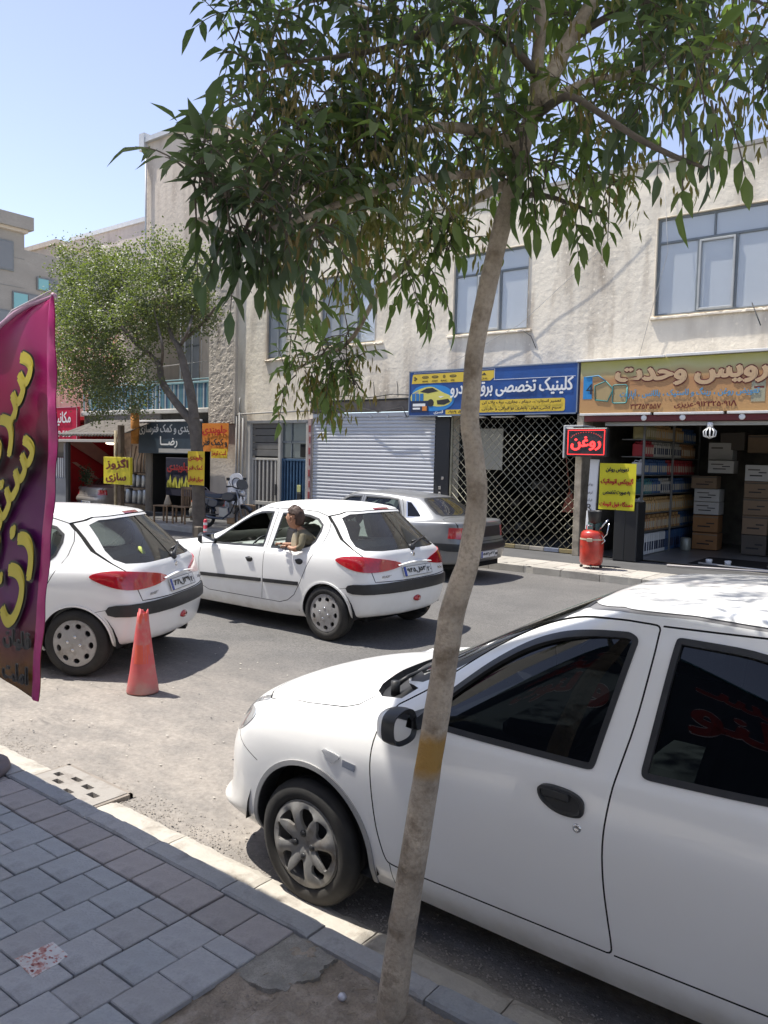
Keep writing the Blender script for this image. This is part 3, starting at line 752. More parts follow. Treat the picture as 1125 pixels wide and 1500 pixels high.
FY = 14.7
def plaster(nm, col, st, **k):
    m = mat(nm, col, .9, var=.07, vscale=.9, bump=.012, bscale=9, **k); n = m.node_tree; b = n.nodes['Principled BSDF']
    # rain streaks and grime running down the render
    src = b.inputs['Base Color'].links[0].from_socket; g = n.nodes.new('ShaderNodeNewGeometry')
    def nz(sc, stre, lo, hi, det=6):
        mp = n.nodes.new('ShaderNodeMapping'); mp.inputs['Scale'].default_value = stre; t = n.nodes.new('ShaderNodeTexNoise'); t.inputs['Scale'].default_value = sc; t.inputs['Detail'].default_value = det
        r = n.nodes.new('ShaderNodeMapRange'); r.inputs[1].default_value = lo; r.inputs[2].default_value = hi
        n.links.new(g.outputs['Position'], mp.inputs[0]); n.links.new(mp.outputs[0], t.inputs['Vector']); n.links.new(t.outputs[0], r.inputs[0]); return r.outputs[0]
    a = nz(3.0, (1, 1, .14), .46, .72); c = nz(.9, (1, 1, .8), .36, .62, 4); q = n.nodes.new('ShaderNodeMath'); q.operation = 'MULTIPLY'; n.links.new(a, q.inputs[0]); n.links.new(c, q.inputs[1])
    x = n.nodes.new('ShaderNodeMix'); x.data_type = 'RGBA'; n.links.new(q.outputs[0], x.inputs[0]); n.links.new(src, x.inputs[6]); x.inputs[7].default_value = (*st, 1)
    x2 = n.nodes.new('ShaderNodeMix'); x2.data_type = 'RGBA'; n.links.new(nz(14, (1, 1, .8), .60, .72, 8), x2.inputs[0]); n.links.new(x.outputs[2], x2.inputs[6]); x2.inputs[7].default_value = tuple(v*1.12 if i < 3 else 1 for i, v in enumerate((*col, 1)))
    n.links.new(x2.outputs[2], b.inputs['Base Color']); return m
m_pl = plaster('plaster_cream', (.78, .70, .565), (.34, .275, .205))
m_plt = plaster('plaster_beige', (.62, .535, .44), (.42, .35, .28))
m_plo = plaster('plaster_flaking', (.50, .445, .375), (.20, .165, .13))
m_cap = mat('coping_metal', (.55, .56, .57), .5, var=.1)
main = empty('shop_building', (0, 0, 0), 0, 'long two-storey cream plaster building with big upper windows above the shop signs', 'building')
H = [(-5.24, -3.20, 4.68, 6.45), (-9.67, -7.85, 4.68, 6.37), (-13.60, -11.85, 4.70, 6.38), (-15.52, -14.78, 4.50, 5.86), (-16.25, -13.95, .12, 2.83), (-13.80, -9.62, .12, 3.30), (-9.6, -6.55, .12, 3.0), (-6.48, 1.2, .12, 2.95), (-1.4, .8, 4.68, 6.45), (2.6, 4.8, 4.68, 6.45)]
b = MB(); wall_holes(b, -16.66, 9, .0, 7.42, H, FY); b.add([(-16.66, FY, 7.42), (9, FY, 7.42), (9, 24, 7.42), (-16.66, 24, 7.42)], [(0, 1, 2, 3)]); b.add([(9, FY, 0), (9, 24, 0), (9, 24, 7.42), (9, FY, 7.42)], [(0, 1, 2, 3)])
b.build('wall', m_pl, main)
b = MB(); b.box(-16.66, 9.02, FY-.035, FY+.12, 7.43, 7.50); b.build('roof_coping', m_pave, main)
for (x0, x1, z) in ((-13.75, -11.6, 4.66), (-9.8, -7.75, 4.645), (-5.3, -3.1, 4.645), (-15.6, -14.7, 4.47)):
    V, F = rock_box(x0, x1, 0, .10, 0, .045, amp=.006, chip=.03, seed=x0); mesh_obj('sill', [(a, FY-.055+.1-q, z-.03+c) for a, q, c in V], [q[::-1] for q in F], m_pl, main)
m_frame = mat('window_frame_grey', (.16, .18, .19), .6, var=.15); m_frame2 = mat('window_frame_pale', (.40, .41, .40), .6, var=.1)
m_cur = mat('curtain_pale_blue', (.86, .86, .85), .8, var=.10, vscale=3, stretch=(6, 1, .4)); m_wgl = glass('window_glass', (.95, .96, .97), rough=.02, dark=.45, dc=(.80, .84, .86))
m_room = mat('dark_room', (.02, .02, .02), 1)
def window(parent, x0, x1, z0, z1, y, top, lows, tops, sash=None, cur=m_cur):
    b = MB(); t = .045
    b.cbox(x0, x1, y-.03, y+.03, z1-t, z1, .006); b.cbox(x0, x1, y-.03, y+.03, z0, z0+t, .006); b.cbox(x0, x0+t, y-.032, y+.032, z0, z1, .006); b.cbox(x1-t, x1, y-.032, y+.032, z0, z1, .006)
    if top: b.cbox(x0, x1, y-.034, y+.028, top-.02, top+.025, .006)
    W = x1-x0
    for q in lows: b.cbox(x0+W*q-.02, x0+W*q+.02, y-.031, y+.027, z0, top or z1, .006)
    for q in tops: b.cbox(x0+W*q-.018, x0+W*q+.018, y-.031, y+.027, top, z1, .006)
    w = b.build('window', m_frame, parent)
    if sash:
        s = MB(); a, c = x0+W*sash[0]+.02, x0+W*sash[1]-.02; u = .035; zt = (top or z1)-.03; zb = z0+t+.005; yy = y-.045
        s.cbox(a, c, yy-.012, yy+.012, zt-u, zt, .004); s.cbox(a, c, yy-.012, yy+.012, zb, zb+u, .004); s.cbox(a, a+u, yy-.013, yy+.013, zb, zt, .004); s.cbox(c-u, c, yy-.013, yy+.013, zb, zt, .004); s.build('sash', m_frame2, w)
    edges = [0]+list(lows)+[1]
    for p, q in zip(edges, edges[1:]):
        g = MB(); g.box(x0+W*p+.02, x0+W*q-.02, y-.004, y+.002, z0+.02, (top or z1)-.01); g.build('pane', m_wgl, w)
    if top:
        edges = [0]+list(tops)+[1]
        for p, q in zip(edges, edges[1:]):
            g = MB(); g.box(x0+W*p+.02, x0+W*q-.02, y-.004, y+.002, top+.01, z1-.02); g.build('pane', m_wgl, w)
    c = MB(); n = 60; V = [(x0+W*i/n, y+.03+.012*math.sin(i*1.3)+.008*math.sin(i*.37), zz) for zz in (z0, z1) for i in range(n+1)]
    c.add(V, [(i, i+1, i+n+2, i+n+1) for i in range(n)], True); c.build('curtain', cur, w); return w
window(main, -5.24, -3.20, 4.68, 6.45, FY+.08, 6.0, (.36, .68), (.49,), (.36, .68))
window(main, -9.67, -7.85, 4.68, 6.37, FY+.08, 5.93, (.31, .63), (.5,), (.31, .63))
window(main, -13.60, -11.85, 4.70, 6.38, FY+.08, None, (.33, .66), ())
window(main, -1.4, .8, 4.68, 6.45, FY+.08, 6.0, (.36, .68), (.49,)); window(main, 2.6, 4.8, 4.68, 6.45, FY+.08, 6.0, (.36, .68), (.49,))
window(main, -15.52, -14.78, 4.50, 5.86, FY+.08, None, (.5,), (), cur=mat('curtain_brown', (.16, .13, .11), .9))
# wires on the wall
m_wire = mat('wire_black', (.03, .03, .03), .7); m_wirew = mat('wire_pale', (.35, .34, .32), .7)
def wire(pts, r=.006, m=None, parent=None, name='cable'):
    b = MB(); b.tube(pts, r, 5); return b.build(name, m or m_wire, parent)
wire([(-9.75, 14.62, 4.0), (-8.0, 14.63, 4.75), (-7.8, 14.64, 4.9), (-6.4, 14.62, 5.95), (-5.6, 14.62, 6.7)], .005, m_wirew, main)
wire([(-7.9, 14.64, 4.62), (-7.72, 14.64, 4.5), (-7.6, 14.64, 4.25)], .008, m_wire, main)
wire([(-5.15, 14.62, 7.3), (-5.0, 14.6, 5.8), (-5.3, 14.62, 4.6), (-5.45, 14.62, 3.95)], .005, m_wirew, main)
wire([(-3.5, 14.5, 4.72), (-3.3, 14.3, 4.3)], .01, m_wire, main)
wire([(-13.9, 14.6, 3.42), (-13.3, 14.58, 3.36), (-12.6, 14.58, 3.44), (-11.9, 14.58, 3.37), (-11.2, 14.58, 3.43), (-10.7, 14.58, 3.39)], .012, m_wire, main)
for xx in (-13.5, -13.0, -12.4, -11.8, -11.1): wire([(xx, 14.66, 3.38), (xx+.03, 14.6, 3.62), (xx-.03, 14.64, 3.74)], .010, m_wire, main)
wire([(-12.1, 14.6, 3.12), (-11.6, 14.56, 3.02), (-10.9, 14.56, 3.12), (-10.75, 14.56, 2.9)], .01, m_wire, main)
# taller beige block to the left, with the balcony flat
tall = empty('beige_building', (0, 0, 0), 0, 'tall beige plaster block with a sloped roof edge rising behind the pollarded tree', 'building')
b = MB(); wall_holes(b, -20.85, -17.76, 6.6, 11.22, [], FY, rough=False)
b.add([(-17.76, FY, 6.6), (-17.76, 24, 6.6), (-17.76, 24, 11.22), (-17.76, FY, 11.22), (-20.85, FY, 0), (-20.85, 24, 0), (-20.85, 24, 11.22), (-20.85, FY, 11.22)], [(0, 1, 2, 3), (4, 7, 6, 5), (7, 3, 2, 6)])
b.build('wall', m_plt, tall)
b = MB(); b.box(-21.0, -17.6, FY-.12, FY+.05, 11.22, 11.36); b.box(-17.71, -17.6, FY+.05, 24, 11.22, 11.36); b.box(-21.05, -20.8, FY-.14, FY+.1, 11.0, 11.5); b.build('roof_edge', m_cap, tall)
wire([(-20.78, 14.62, 11.0), (-20.78, 14.62, 7.0)], .03, m_cap, tall, 'drainpipe')
b = MB(); b.box(-17.3, -16.0, 17, 19.5, 7.42, 9.2); b.build('stair_head', m_plt, tall)
# column of flaking render
from mathutils import Vector as _V
V = []; nx, nz = 34, 160
for j in range(nz+1):
    for i in range(nx+1):
        xx = -17.76+1.10*i/nx; zz = 2.80+4.1*j/nz; h = mn.fractal(Vector((xx*5, zz*5, 9)), .7, 2.2, 6); fl = (.004 if h > .02 else -.004)*(1 if 2 < i < nx-2 else 0)
        V.append((xx, FY-.10-fl+.004*mn.noise(Vector((xx*30, zz*30, 1))), zz))
F = [(j*(nx+1)+i, j*(nx+1)+i+1, (j+1)*(nx+1)+i+1, (j+1)*(nx+1)+i) for j in range(nz) for i in range(nx)]
k0 = len(V); V += [(-17.76, FY+.1, 2.8), (-17.76, FY+.1, 6.9), (-16.66, FY+.1, 2.8), (-16.66, FY+.1, 6.9)]
F += [(k0, 0, nz*(nx+1), k0+1), (nx, k0+2, k0+3, nz*(nx+1)+nx), (0, k0, k0+2, nx)]
mesh_obj('flaking_column', V, F, m_plo, tall)
for a in ((FY, FY+.3, 6.9, 8.6), (FY-.02, FY+.25, .0, 2.8)): b = MB(); b.box(-17.76, -16.66, *a); b.build('pier', m_plo, tall)
# balcony: slab, back wall, railing, windows
bal = empty('balcony', (0, 0, 0), 0, 'balcony with blue and white railing bars above the dark signboard', 'balcony')
b = MB(); b.cbox(-24.3, -17.78, FY-.10, FY+1.4, 3.12, 3.26, .02); b.build('slab', mat('slab_white', (.5, .48, .44), .8, var=.15, vscale=3), bal)
b = MB(); wall_holes(b, -24.3, -17.78, 3.26, 6.7, [(-18.9, -17.95, 3.4, 6.2), (-20.9, -19.9, 3.9, 5.9), (-22.6, -21.5, 3.9, 5.9)], FY+1.3, rough=False); b.box(-24.3, -17.78, FY-.05, FY+1.4, 6.6, 6.75); b.build('back_wall', m_plt, bal)
cols = [mat('rail_blue', (.10, .22, .30), .6, var=.2), mat('rail_white', (.45, .48, .48), .6, var=.15), mat('rail_dark_blue', (.04, .09, .16), .6), mat('rail_teal', (.13, .27, .30), .6, var=.2)]
slm = [paver_mesh(.052, .02, .70, 'rail_bar', m, .004) for m in cols]
pat = [0, 1, 3, 2, 1, 0, 3, 0, 1, 2, 0, 3, 1]
for i in range(90):
    xx = -23.9+i*.068
    if xx > -17.85: break
    put('rail_bar', slm[pat[i % 13]], bal, (xx, FY-.04, 3.27))
b = MB(); b.cbox(-24.2, -17.8, FY-.07, FY-.02, 3.97, 4.03, .008); b.cbox(-24.2, -17.8, FY-.065, FY-.015, 4.08, 4.11, .006)
for xx in (-24.2, -21, -17.84): b.cbox(xx-.02, xx+.02, FY-.065, FY-.02, 3.26, 4.1, .006)
b.build('handrail', mat('handrail_teal', (.22, .36, .38), .6, var=.15), bal)
m_bgl = glass('balcony_glass', (.55, .62, .62))
for (x0, x1, z0, z1) in ((-18.9, -17.95, 3.4, 6.2), (-20.9, -19.9, 3.9, 5.9), (-22.6, -21.5, 3.9, 5.9)):
    window(bal, x0, x1, z0, z1, FY+1.38, z0+(z1-z0)*.72, (.5,), (.5,), cur=mat('curtain_blue', (.22, .30, .36), .8, var=.3, vscale=6, stretch=(8, 1, .5)))
for i, xx in enumerate((-19.15, -18.95, -18.62, -18.2)): wire([(xx, FY-.02, 4.0+.3*(i % 2)), (xx+.02, FY-.02, 6.5)], .02 if i < 2 else .012, mat('pole_white', (.5, .5, .5), .6), bal, 'clothes_pole')
wire([(-20.6, FY+.1, 4.55), (-18.1, FY+.1, 4.6)], .01, m_wirew, bal, 'clothes_line')
# blocks further down the street
gb = empty('stone_building', (0, 0, 0), 0, 'grey stone-clad block with teal windows at the far left', 'building')
m_stone = mat('cladding_grey', (.30, .285, .26), .8, var=.12, vscale=.6, noise2=.1, stretch=(1, 1, 2.2)); m_teal = mat('glass_teal', (.16, .38, .38), .12, coat=1.)
b = MB(); wv = [(-40, 5, 0), (-40, 20.9, 0), (-40, 20.9, 13.05), (-40, 5, 13.05)]
b.box(-60, -40, -4, 20.9, -1, 13.1); b.box(-60, -40.02, 20.9, 30, -1, 12.15); b.build('wall', m_stone, gb)
b = MB(); b.box(-60, -39.6, -4, 21.2, 13.1, 13.75); b.build('roof_parapet', m_stone, gb)
b = MB(); b.box(-60, -39.8, -4, 21.0, 12.95, 13.1); b.build('roof_soffit', mat('soffit_cream', (.5, .45, .38), .8), gb)
for (y0, y1, z0, z1) in ((18.3, 20.25, 11.0, 12.35), (20.3, 21.6, 8.9, 9.9), (17.8, 20.3, 7.5, 8.9), (18.2, 20.3, 3.6, 5.2), (21.6, 22.6, 10.3, 10.85)):
    b = MB(); b.box(-39.99, -39.93, y0-.06, y1+.06, z0-.06, z1+.06); wf = b.build('window', m_frame, gb); b = MB(); b.box(-39.96, -39.91, y0, y0+(y1-y0)*.55, z0, z1); b.build('pane', m_teal, wf); b = MB(); b.box(-39.96, -39.91, y0+(y1-y0)*.58, y1, z0, z1); b.build('pane', mat('glass_dusky', (.14, .14, .13), .15, coat=1.), wf)
for i in range(8):
    b = MB(); b.box(-39.985, -39.978, -4, 20.9, 1.5+i*1.45, 1.515+i*1.45); b.build('cladding_joint', m_frame, gb)
def block(nm, label, x0, x1, y0, y1, z, m):
    t = empty('far_building', (0, 0, 0), 0, label, 'building'); b = MB(); b.box(x0, x1, y0, y1, -1, z); b.build('wall', m, t); b = MB(); b.box(x0-.1, x1+.1, y0-.1, y1+.1, z, z+.25); b.build('roof_edge', m_cap if nm else m, t); return t
block(1, 'pale block with a flat roof edge showing over the pollarded tree crown', -47, -38.6, 27.6, 40, 15.1, plaster('plaster_pink', (.50, .44, .40), (.36, .3, .27)))
block(0, 'low cream roof block between the stone block and the tree crown', -50, -41, 23.2, 26.5, 13.1, m_plt)
block(0, 'plain low block filling the street line behind the red mechanic sign', -40, -28.2, 15.2, 30, 6.4, m_pl)
sb = empty('side_building', (0, 0, 0), 0, 'plain plaster block continuing the street front beyond the oil shop', 'building'); b = MB(); b.box(9.05, 40, FY, 28, 0, 9.5); b.build('wall', m_pl, sb); b = MB(); b.box(9.02, 40.1, FY-.1, 28, 9.5, 9.65); b.build('roof_edge', m_cap, sb)
b = MB()
for i in range(40): b.cbox(-11.6+i*.085, -11.55+i*.085, 16.0, 16.03, 7.45, 8.55, .004)
b.cbox(-11.7, -8.1, 15.99, 16.04, 8.45, 8.52, .004)
tag(b.build('roof_fence', mat('fence_pale', (.45, .43, .38), .8)), 'pale slatted screen on the roof above the cream wall', 'fence')
# the building on the camera's own side: an unseen canopy is added to shade the pavement and car, its sign mirrors in the car windows
m_can = bpy.data.materials.new('shade_canopy_fabric'); m_can.use_nodes = True; n = m_can.node_tree; tl = n.nodes.new('ShaderNodeBsdfTranslucent'); tl.inputs[0].default_value = (.80, .79, .76, 1); mx = n.nodes.new('ShaderNodeMixShader'); mx.inputs[0].default_value = .6; n.nodes['Principled BSDF'].inputs['Base Color'].default_value = (.8, .8, .79, 1); n.links.new(n.nodes['Principled BSDF'].outputs[0], mx.inputs[1]); n.links.new(tl.outputs[0], mx.inputs[2]); n.links.new(mx.outputs[0], n.nodes['Material Output'].inputs[0])  # cloth of the added canopy, translucent to pass soft light below
nb = empty('near_building', (0, 0, 0), 0, 'plaster shop building behind the near pavement with a high flat shade canopy added', 'building')
b = MB(); b.box(-30, 14, -14, -6.4, 0, 6.2); b.build('wall', m_pl, nb)
b = MB(); b.box(-16, -3.45, -.6, 1.57, 4.70, 4.706); b.box(-3.55, 3.2, -.6, 2.16, 4.72, 4.726); b.box(-3.95, -3.44, 1.5, 1.81, 4.711, 4.716); b.build('canopy', m_can, nb)  # unseen sheets added and shaped to keep sun off pavement and car side
for xx in (-15, -12, -8, -3.6, 3.0): b = MB(); b.cbox(xx-.04, xx+.04, -6.4, 1.58, 4.62, 4.695, .01); b.build('shade_canopy_beam', m_frame, nb)
b = MB(); b.box(-9, 3, -6.38, -6.2, .15, 2.9); b.build('shop_opening', m_room, nb)
b = MB(); b.cbox(-12, 4, -5.62, -5.45, 3.6, 6.3, .02); sg = b.build('shop_fascia', mat('fascia_blue_black', (.02, .03, .05), .35), nb)
b = MB(); b.cbox(-12, 4, -6.4, -5.4, 6.32, 6.38, .01); b.build('awning', mat('awning_blue', (.06, .18, .26), .6), nb)
MY = Matrix.Scale(-1, 4, (0, 1, 0)); fr_red = mat('fascia_red', (.30, .025, .025), .5); fr_w = mat('fascia_white', (.7, .66, .66), .5)
for s_, x_, z_, w_, h_ in (('نتخسـ', -5.7, 5.65, 2.6, .8), ('و لنوت', -5.5, 4.65, 2.4, .8), ('ـه لنو', -1.6, 4.9, 2.8, .9), ('نتخسـ', -1.7, 5.8, 2.4, .6)): text('fascia_lettering', s_, fr_red, sg, x_, z_, w=w_, h=h_, y=5.44, bold=.05, outline=fr_w, ow=.012, M=MY)
# ------------------------------------------------------------------ signs
def PX(px, py, y): p = atY(px, py, y); return p.x, p.z
def board(name, x0, x1, z0, z1, y, m, label, cat='sign', d=.12, frame=None, parent=None):
    b = MB(); b.cbox(x0, x1, y, y+d, z0, z1, .008); o = b.build(name, m, parent)
    if label: tag(o, label, cat)
    if frame:
        f = MB(); t = .02
        for a in ((x0, x1, z1-t, z1), (x0, x1, z0, z0+t), (x0, x0+t, z0, z1), (x1-t, x1, z0, z1)): f.box(a[0]-.002, a[1]+.002, y-.012, y-.001, a[2]-.002, a[3]+.002)
        f.build('sign_frame', frame, o)
    return o
def flat(parent, name, pts, y, m, lv=0):
    """a printed patch on a board: thin outline polygon in x,z"""
    b = MB(); b.prism(pts[::-1] if area2(pts) > 0 else pts, y-.004-lv*.0015, y-.002, 'y'); return b.build(name, m, parent)
def rect(x0, x1, z0, z1, r=0.):
    if not r: return [(x0, z0), (x1, z0), (x1, z1), (x0, z1)]
    out = []
    for cx, cz, a in ((x1-r, z1-r, 0), (x0+r, z1-r, 90), (x0+r, z0+r, 180), (x1-r, z0+r, 270)): out += [(cx+r*math.cos(R_(a+t)), cz+r*math.sin(R_(a+t))) for t in (0, 30, 60, 90)]
    return out
def ink(nm, c, r=.5): return mat('print_'+nm, c, r)
i_white, i_black, i_red, i_yel, i_blue = ink('white', (.75, .75, .73)), ink('black', (.02, .018, .018)), ink('red', (.42, .02, .015)), ink('yellow', (.62, .44, .04)), ink('blue', (.012, .055, .24))
i_dred = ink('dark_red', (.14, .02, .012)); i_lblue = ink('light_blue', (.10, .28, .45)); i_grey = ink('grey', (.3, .3, .3))
SY = 14.44
# blue auto-electrics sign
m_blue = mat('sign_blue', (.010, .062, .235), .4, var=.35, vscale=1.1)
s = board('blue_sign', -10.62, -6.56, 2.90, 3.90, SY, m_blue, 'long blue auto-electrics sign with a yellow car above the closed mesh gate', frame=mat('sign_trim', (.18, .22, .28), .5))
text('heading_lettering', 'کلینیک تخصصی برق خودرو', i_white, s, -8.08, 3.455, w=2.83, h=.34, y=SY-.01, bold=.035)
flat(s, 'yellow_panel', rect(-8.80, -6.82, 2.955, 3.215, .05), SY, i_yel)
text('service_lettering', 'تعمیر استارت، دینام ، بخاری، برف پاک کن', i_black, s, -7.80, 3.150, w=1.80, h=.085, y=SY-.012, bold=.03)
text('service_lettering', 'سیم کشی،کولر، باطری نو ایرانی و خارجی', i_black, s, -7.80, 3.020, w=1.80, h=.085, y=SY-.012, bold=.03)
flat(s, 'maker_strip', [(-10.55, 3.62), (-8.52, 3.62), (-8.44, 3.68), (-8.44, 3.83), (-10.52, 3.83)], SY, i_yel)
flat(s, 'strip_rule', rect(-8.44, -6.62, 3.625, 3.634), SY, i_white, 1); flat(s, 'strip_rule', rect(-8.43, -8.42, 3.63, 3.86), SY, i_white, 1); flat(s, 'strip_rule', rect(-10.5, -8.42, 3.855, 3.862), SY, i_white, 1)
for i, (xx, nm) in enumerate(((-10.18, 'HAVAL'), (-9.92, 'CHERY'), (-9.68, 'BAIC'), (-9.45, 'KMC'), (-8.68, 'CHI'))):
    b = MB(); pts = circ(0, 0, 1, 16); w_, h_ = (.09, .030) if i != 2 else (.035, .035)
    if nm != 'CHI':
        v = [(xx+w_*a, SY-.006, 3.755+h_*c) for a, c in pts]+[(xx+w_*.72*a, SY-.006, 3.755+h_*.6*c) for a, c in pts]; b.add(v, [((i_+1) % 16, i_, i_+16, (i_+1) % 16+16) for i_ in range(16)])
        b.box(xx-w_*.5, xx+w_*.5, SY-.0065, SY-.0055, 3.748, 3.760)
    else: b.prism([(xx-.06, 3.74), (xx+.06, 3.74), (xx+.01, 3.79)], SY-.007, SY-.005, 'y')
    b.build('maker_emblem', i_black, s); text('maker_name', nm, i_black, s, xx, 3.665, w=.16 if i != 3 else .1, h=.035, y=SY-.008, bold=.03)
b = MB()
for k in range(3): b.prism([(-10.45+a, 3.69+c) for a, c in circ(.0+.028*math.cos(k*2.1), .04+.028*math.sin(k*2.1), .022, 8)], SY-.007, SY-.005, 'y')
b.build('maker_emblem', i_black, s)
# glow behind the car, then the printed car in three colours
flat(s, 'sky_patch', chaikin([(-10.55, 3.05), (-9.7, 2.98), (-9.35, 3.2), (-9.5, 3.5), (-9.9, 3.6), (-10.55, 3.55)], 2), SY, ink('cyan', (.02, .20, .50)))
cb = [(-10.56, 3.22), (-10.58, 3.36), (-10.48, 3.44), (-10.32, 3.50), (-10.14, 3.545), (-9.98, 3.545), (-9.84, 3.48), (-9.68, 3.40), (-9.52, 3.345), (-9.45, 3.29), (-9.47, 3.20), (-9.60, 3.12), (-9.80, 3.10), (-9.98, 3.12), (-10.06, 3.20), (-10.25, 3.16)]
flat(s, 'printed_car', chaikin(cb, 1), SY, ink('car_yellow', (.60, .55, .12)), 1)
flat(s, 'printed_glass', [(-10.32, 3.44), (-10.14, 3.51), (-9.98, 3.52), (-9.82, 3.44), (-10.10, 3.40)], SY, i_black, 2); flat(s, 'printed_glass', [(-10.52, 3.40), (-10.36, 3.46), (-10.36, 3.38)], SY, i_grey, 2)
for xx, zz in ((-10.02, 3.19),): flat(s, 'printed_wheel', circ(xx, zz, .085, 14), SY, i_black, 3)
flat(s, 'printed_grille', [(-9.86, 3.24), (-9.56, 3.27), (-9.50, 3.20), (-9.66, 3.14), (-9.84, 3.15)], SY, i_black, 2); flat(s, 'printed_lamp', [(-9.82, 3.33), (-9.66, 3.33), (-9.76, 3.29)], SY, i_white, 2)
flat(s, 'printed_battery', rect(-10.56, -10.08, 2.99, 3.24), SY, ink('navy', (.01, .02, .06)), 4); flat(s, 'printed_label', rect(-10.50, -10.16, 3.12, 3.18), SY, i_white, 5); flat(s, 'printed_label', rect(-10.50, -10.3, 3.05, 3.09), SY, i_white, 5); flat(s, 'printed_label', rect(-10.24, -10.12, 3.02, 3.12), SY, ink('orange', (.6, .2, .03)), 5)
for k in range(3): flat(s, 'printed_box', rect(-10.53+k*.11, -10.44+k*.11, 3.24, 3.40), SY, ink('mid_blue', (.02, .15, .38)), 4)
flat(s, 'phone_panel', rect(-9.62, -8.86, 2.93, 3.03, .02), SY, i_yel); text('phone_lettering', '۰۹۱۹ ۵۱۷ ۲۳', i_black, s, -9.22, 2.98, w=.66, h=.06, y=SY-.012, bold=.04); text('owner_lettering', 'قسری', i_white, s, -9.80, 2.98, w=.24, h=.08, y=SY-.01, bold=.04)
# tan oil-change sign
m_tan = mat('sign_tan', (.36, .205, .10), .5, var=.10, vscale=1.5); n = m_tan.node_tree; bb = n.nodes['Principled BSDF']
g = n.nodes.new('ShaderNodeNewGeometry'); sx = n.nodes.new('ShaderNodeSeparateXYZ'); n.links.new(g.outputs['Position'], sx.inputs[0]); nz = n.nodes.new('ShaderNodeTexNoise'); nz.inputs['Scale'].default_value = 1.3; n.links.new(g.outputs['Position'], nz.inputs['Vector'])
ad = n.nodes.new('ShaderNodeMath'); ad.operation = 'MULTIPLY_ADD'; ad.inputs[1].default_value = .35; n.links.new(nz.outputs[0], ad.inputs[0]); n.links.new(sx.outputs[2], ad.inputs[2])
rp = n.nodes.new('ShaderNodeValToRGB'); mr = n.nodes.new('ShaderNodeMapRange'); mr.inputs[1].default_value = 3.0; mr.inputs[2].default_value = 4.1; n.links.new(ad.outputs[0], mr.inputs[0]); n.links.new(mr.outputs[0], rp.inputs[0])
e = rp.color_ramp.elements; e[0].position = 0; e[0].color = (.50, .29, .11, 1); e[1].position = 1; e[1].color = (.38, .34, .035, 1); q = e.new(.62); q.color = (.42, .21, .085, 1); q = e.new(.82); q.color = (.46, .42, .19, 1)
n.links.new(rp.outputs[0], bb.inputs['Base Color'])
s = board('tan_sign', -6.52, -2.3, 2.90, 3.88, SY, m_tan, 'long tan and green oil-change sign with outlined lettering over the open oil shop')
text('heading_lettering', 'اتوسرویس وحدت', ink('tan_letter', (.50, .34, .19)), s, -4.02, 3.60, w=3.55, h=.42, y=SY-.008, bold=.07, outline=i_dred, ow=.022)
text('service_lettering', 'تعویض روغن ، رینگ و لاستیک ، بالانس ، آپارات', i_lblue, s, -4.50, 3.235, w=2.42, h=.17, y=SY-.01, bold=.03)
text('phone_lettering', '۳۳٦۵۳۵۵۷', i_dred, s, -5.22, 3.01, w=.56, h=.095, y=SY-.01, bold=.04)
text('phone_lettering', '۰۹۱۲۳۲۵۰۹۱۸ عزیزی', i_dred, s, -4.17, 3.02, w=1.05, h=.12, y=SY-.01, bold=.04)
flat(s, 'printed_blue_can', rect(-6.45, -6.27, 3.17, 3.60), SY, ink('can_blue', (.02, .22, .50))); text('can_lettering', '4', i_black, s, -6.32, 3.36, h=.2, y=SY-.012)
b = MB(); b.tube([(-6.40, SY-.006, 3.59), (-6.15, SY-.006, 3.61), (-6.0, SY-.006, 3.5)], .012, 4); b.build('printed_blue_can', i_lblue, s)
for pts in ([(-6.2, 3.15), (-5.95, 3.12), (-5.85, 3.35), (-6.0, 3.5), (-6.22, 3.42)], rect(-5.86, -5.58, 3.08, 3.42, .04)):
    b = MB(); P3 = [(a, SY-.005, c) for a, c in pts+[pts[0]]]; b.tube(P3, .012, 4); b.build('printed_outline', ink('teal', (.05, .25, .24)), s)
    flat(s, 'printed_can', inset(pts, .02), SY, ink('can_tan', (.38, .28, .13)))
flat(s, 'printed_corner_can', rect(-3.42, -3.2, 3.05, 3.45), SY, ink('can_grey', (.35, .33, .22)), 0); flat(s, 'printed_stripe', rect(-3.38, -3.22, 3.28, 3.31), SY, i_dred, 1)
# trims above and below it
b = MB(); b.cbox(-6.60, -4.9, SY-.04, SY+.2, 3.885, 3.925, .006); b.cbox(-4.88, -2.2, SY-.045, SY+.2, 3.885, 3.935, .006); b.build('sign_cap_strip', mat('trim_white', (.6, .59, .56), .6, var=.08), s)
tr = empty('shop_lintel', (0, 0, 0), 0, 'white and dark red lintel strips under the tan sign', 'lintel')
mw = mat('trim_white', (.6, .59, .56), .6)
b = MB(); b.cbox(-6.50, -5.12, 14.42, 14.50, 2.855, 2.898, .005); b.cbox(-5.06, -3.85, 14.42, 14.50, 2.852, 2.895, .005); b.cbox(-3.79, 1.1, 14.42, 14.50, 2.852, 2.897, .005); b.build('white_strip', mw, tr)
b = MB(); b.cbox(-6.46, 1.1, 14.47, 14.62, 2.74, 2.85, .005); b.build('red_band', mat('band_dark_red', (.12, .012, .012), .5), tr)
b = MB(); b.cbox(-6.05, 1.1, 14.60, 14.68, 2.665, 2.735, .005); b.build('shutter_box_edge', mat('strip_grey', (.42, .43, .40), .6), tr)
for xx in (-5.25, -4.55, -3.55, -2.9):
    b = MB(); b.lathe([(.055, 0), (.05, .012), (.03, .018)], 14, T(xx, 14.46, 2.80) @ RX(90)); b.build('spot_lamp', i_white, tr)
m_bulb = mat('lamp_tube', (.75, .75, .72), .4)
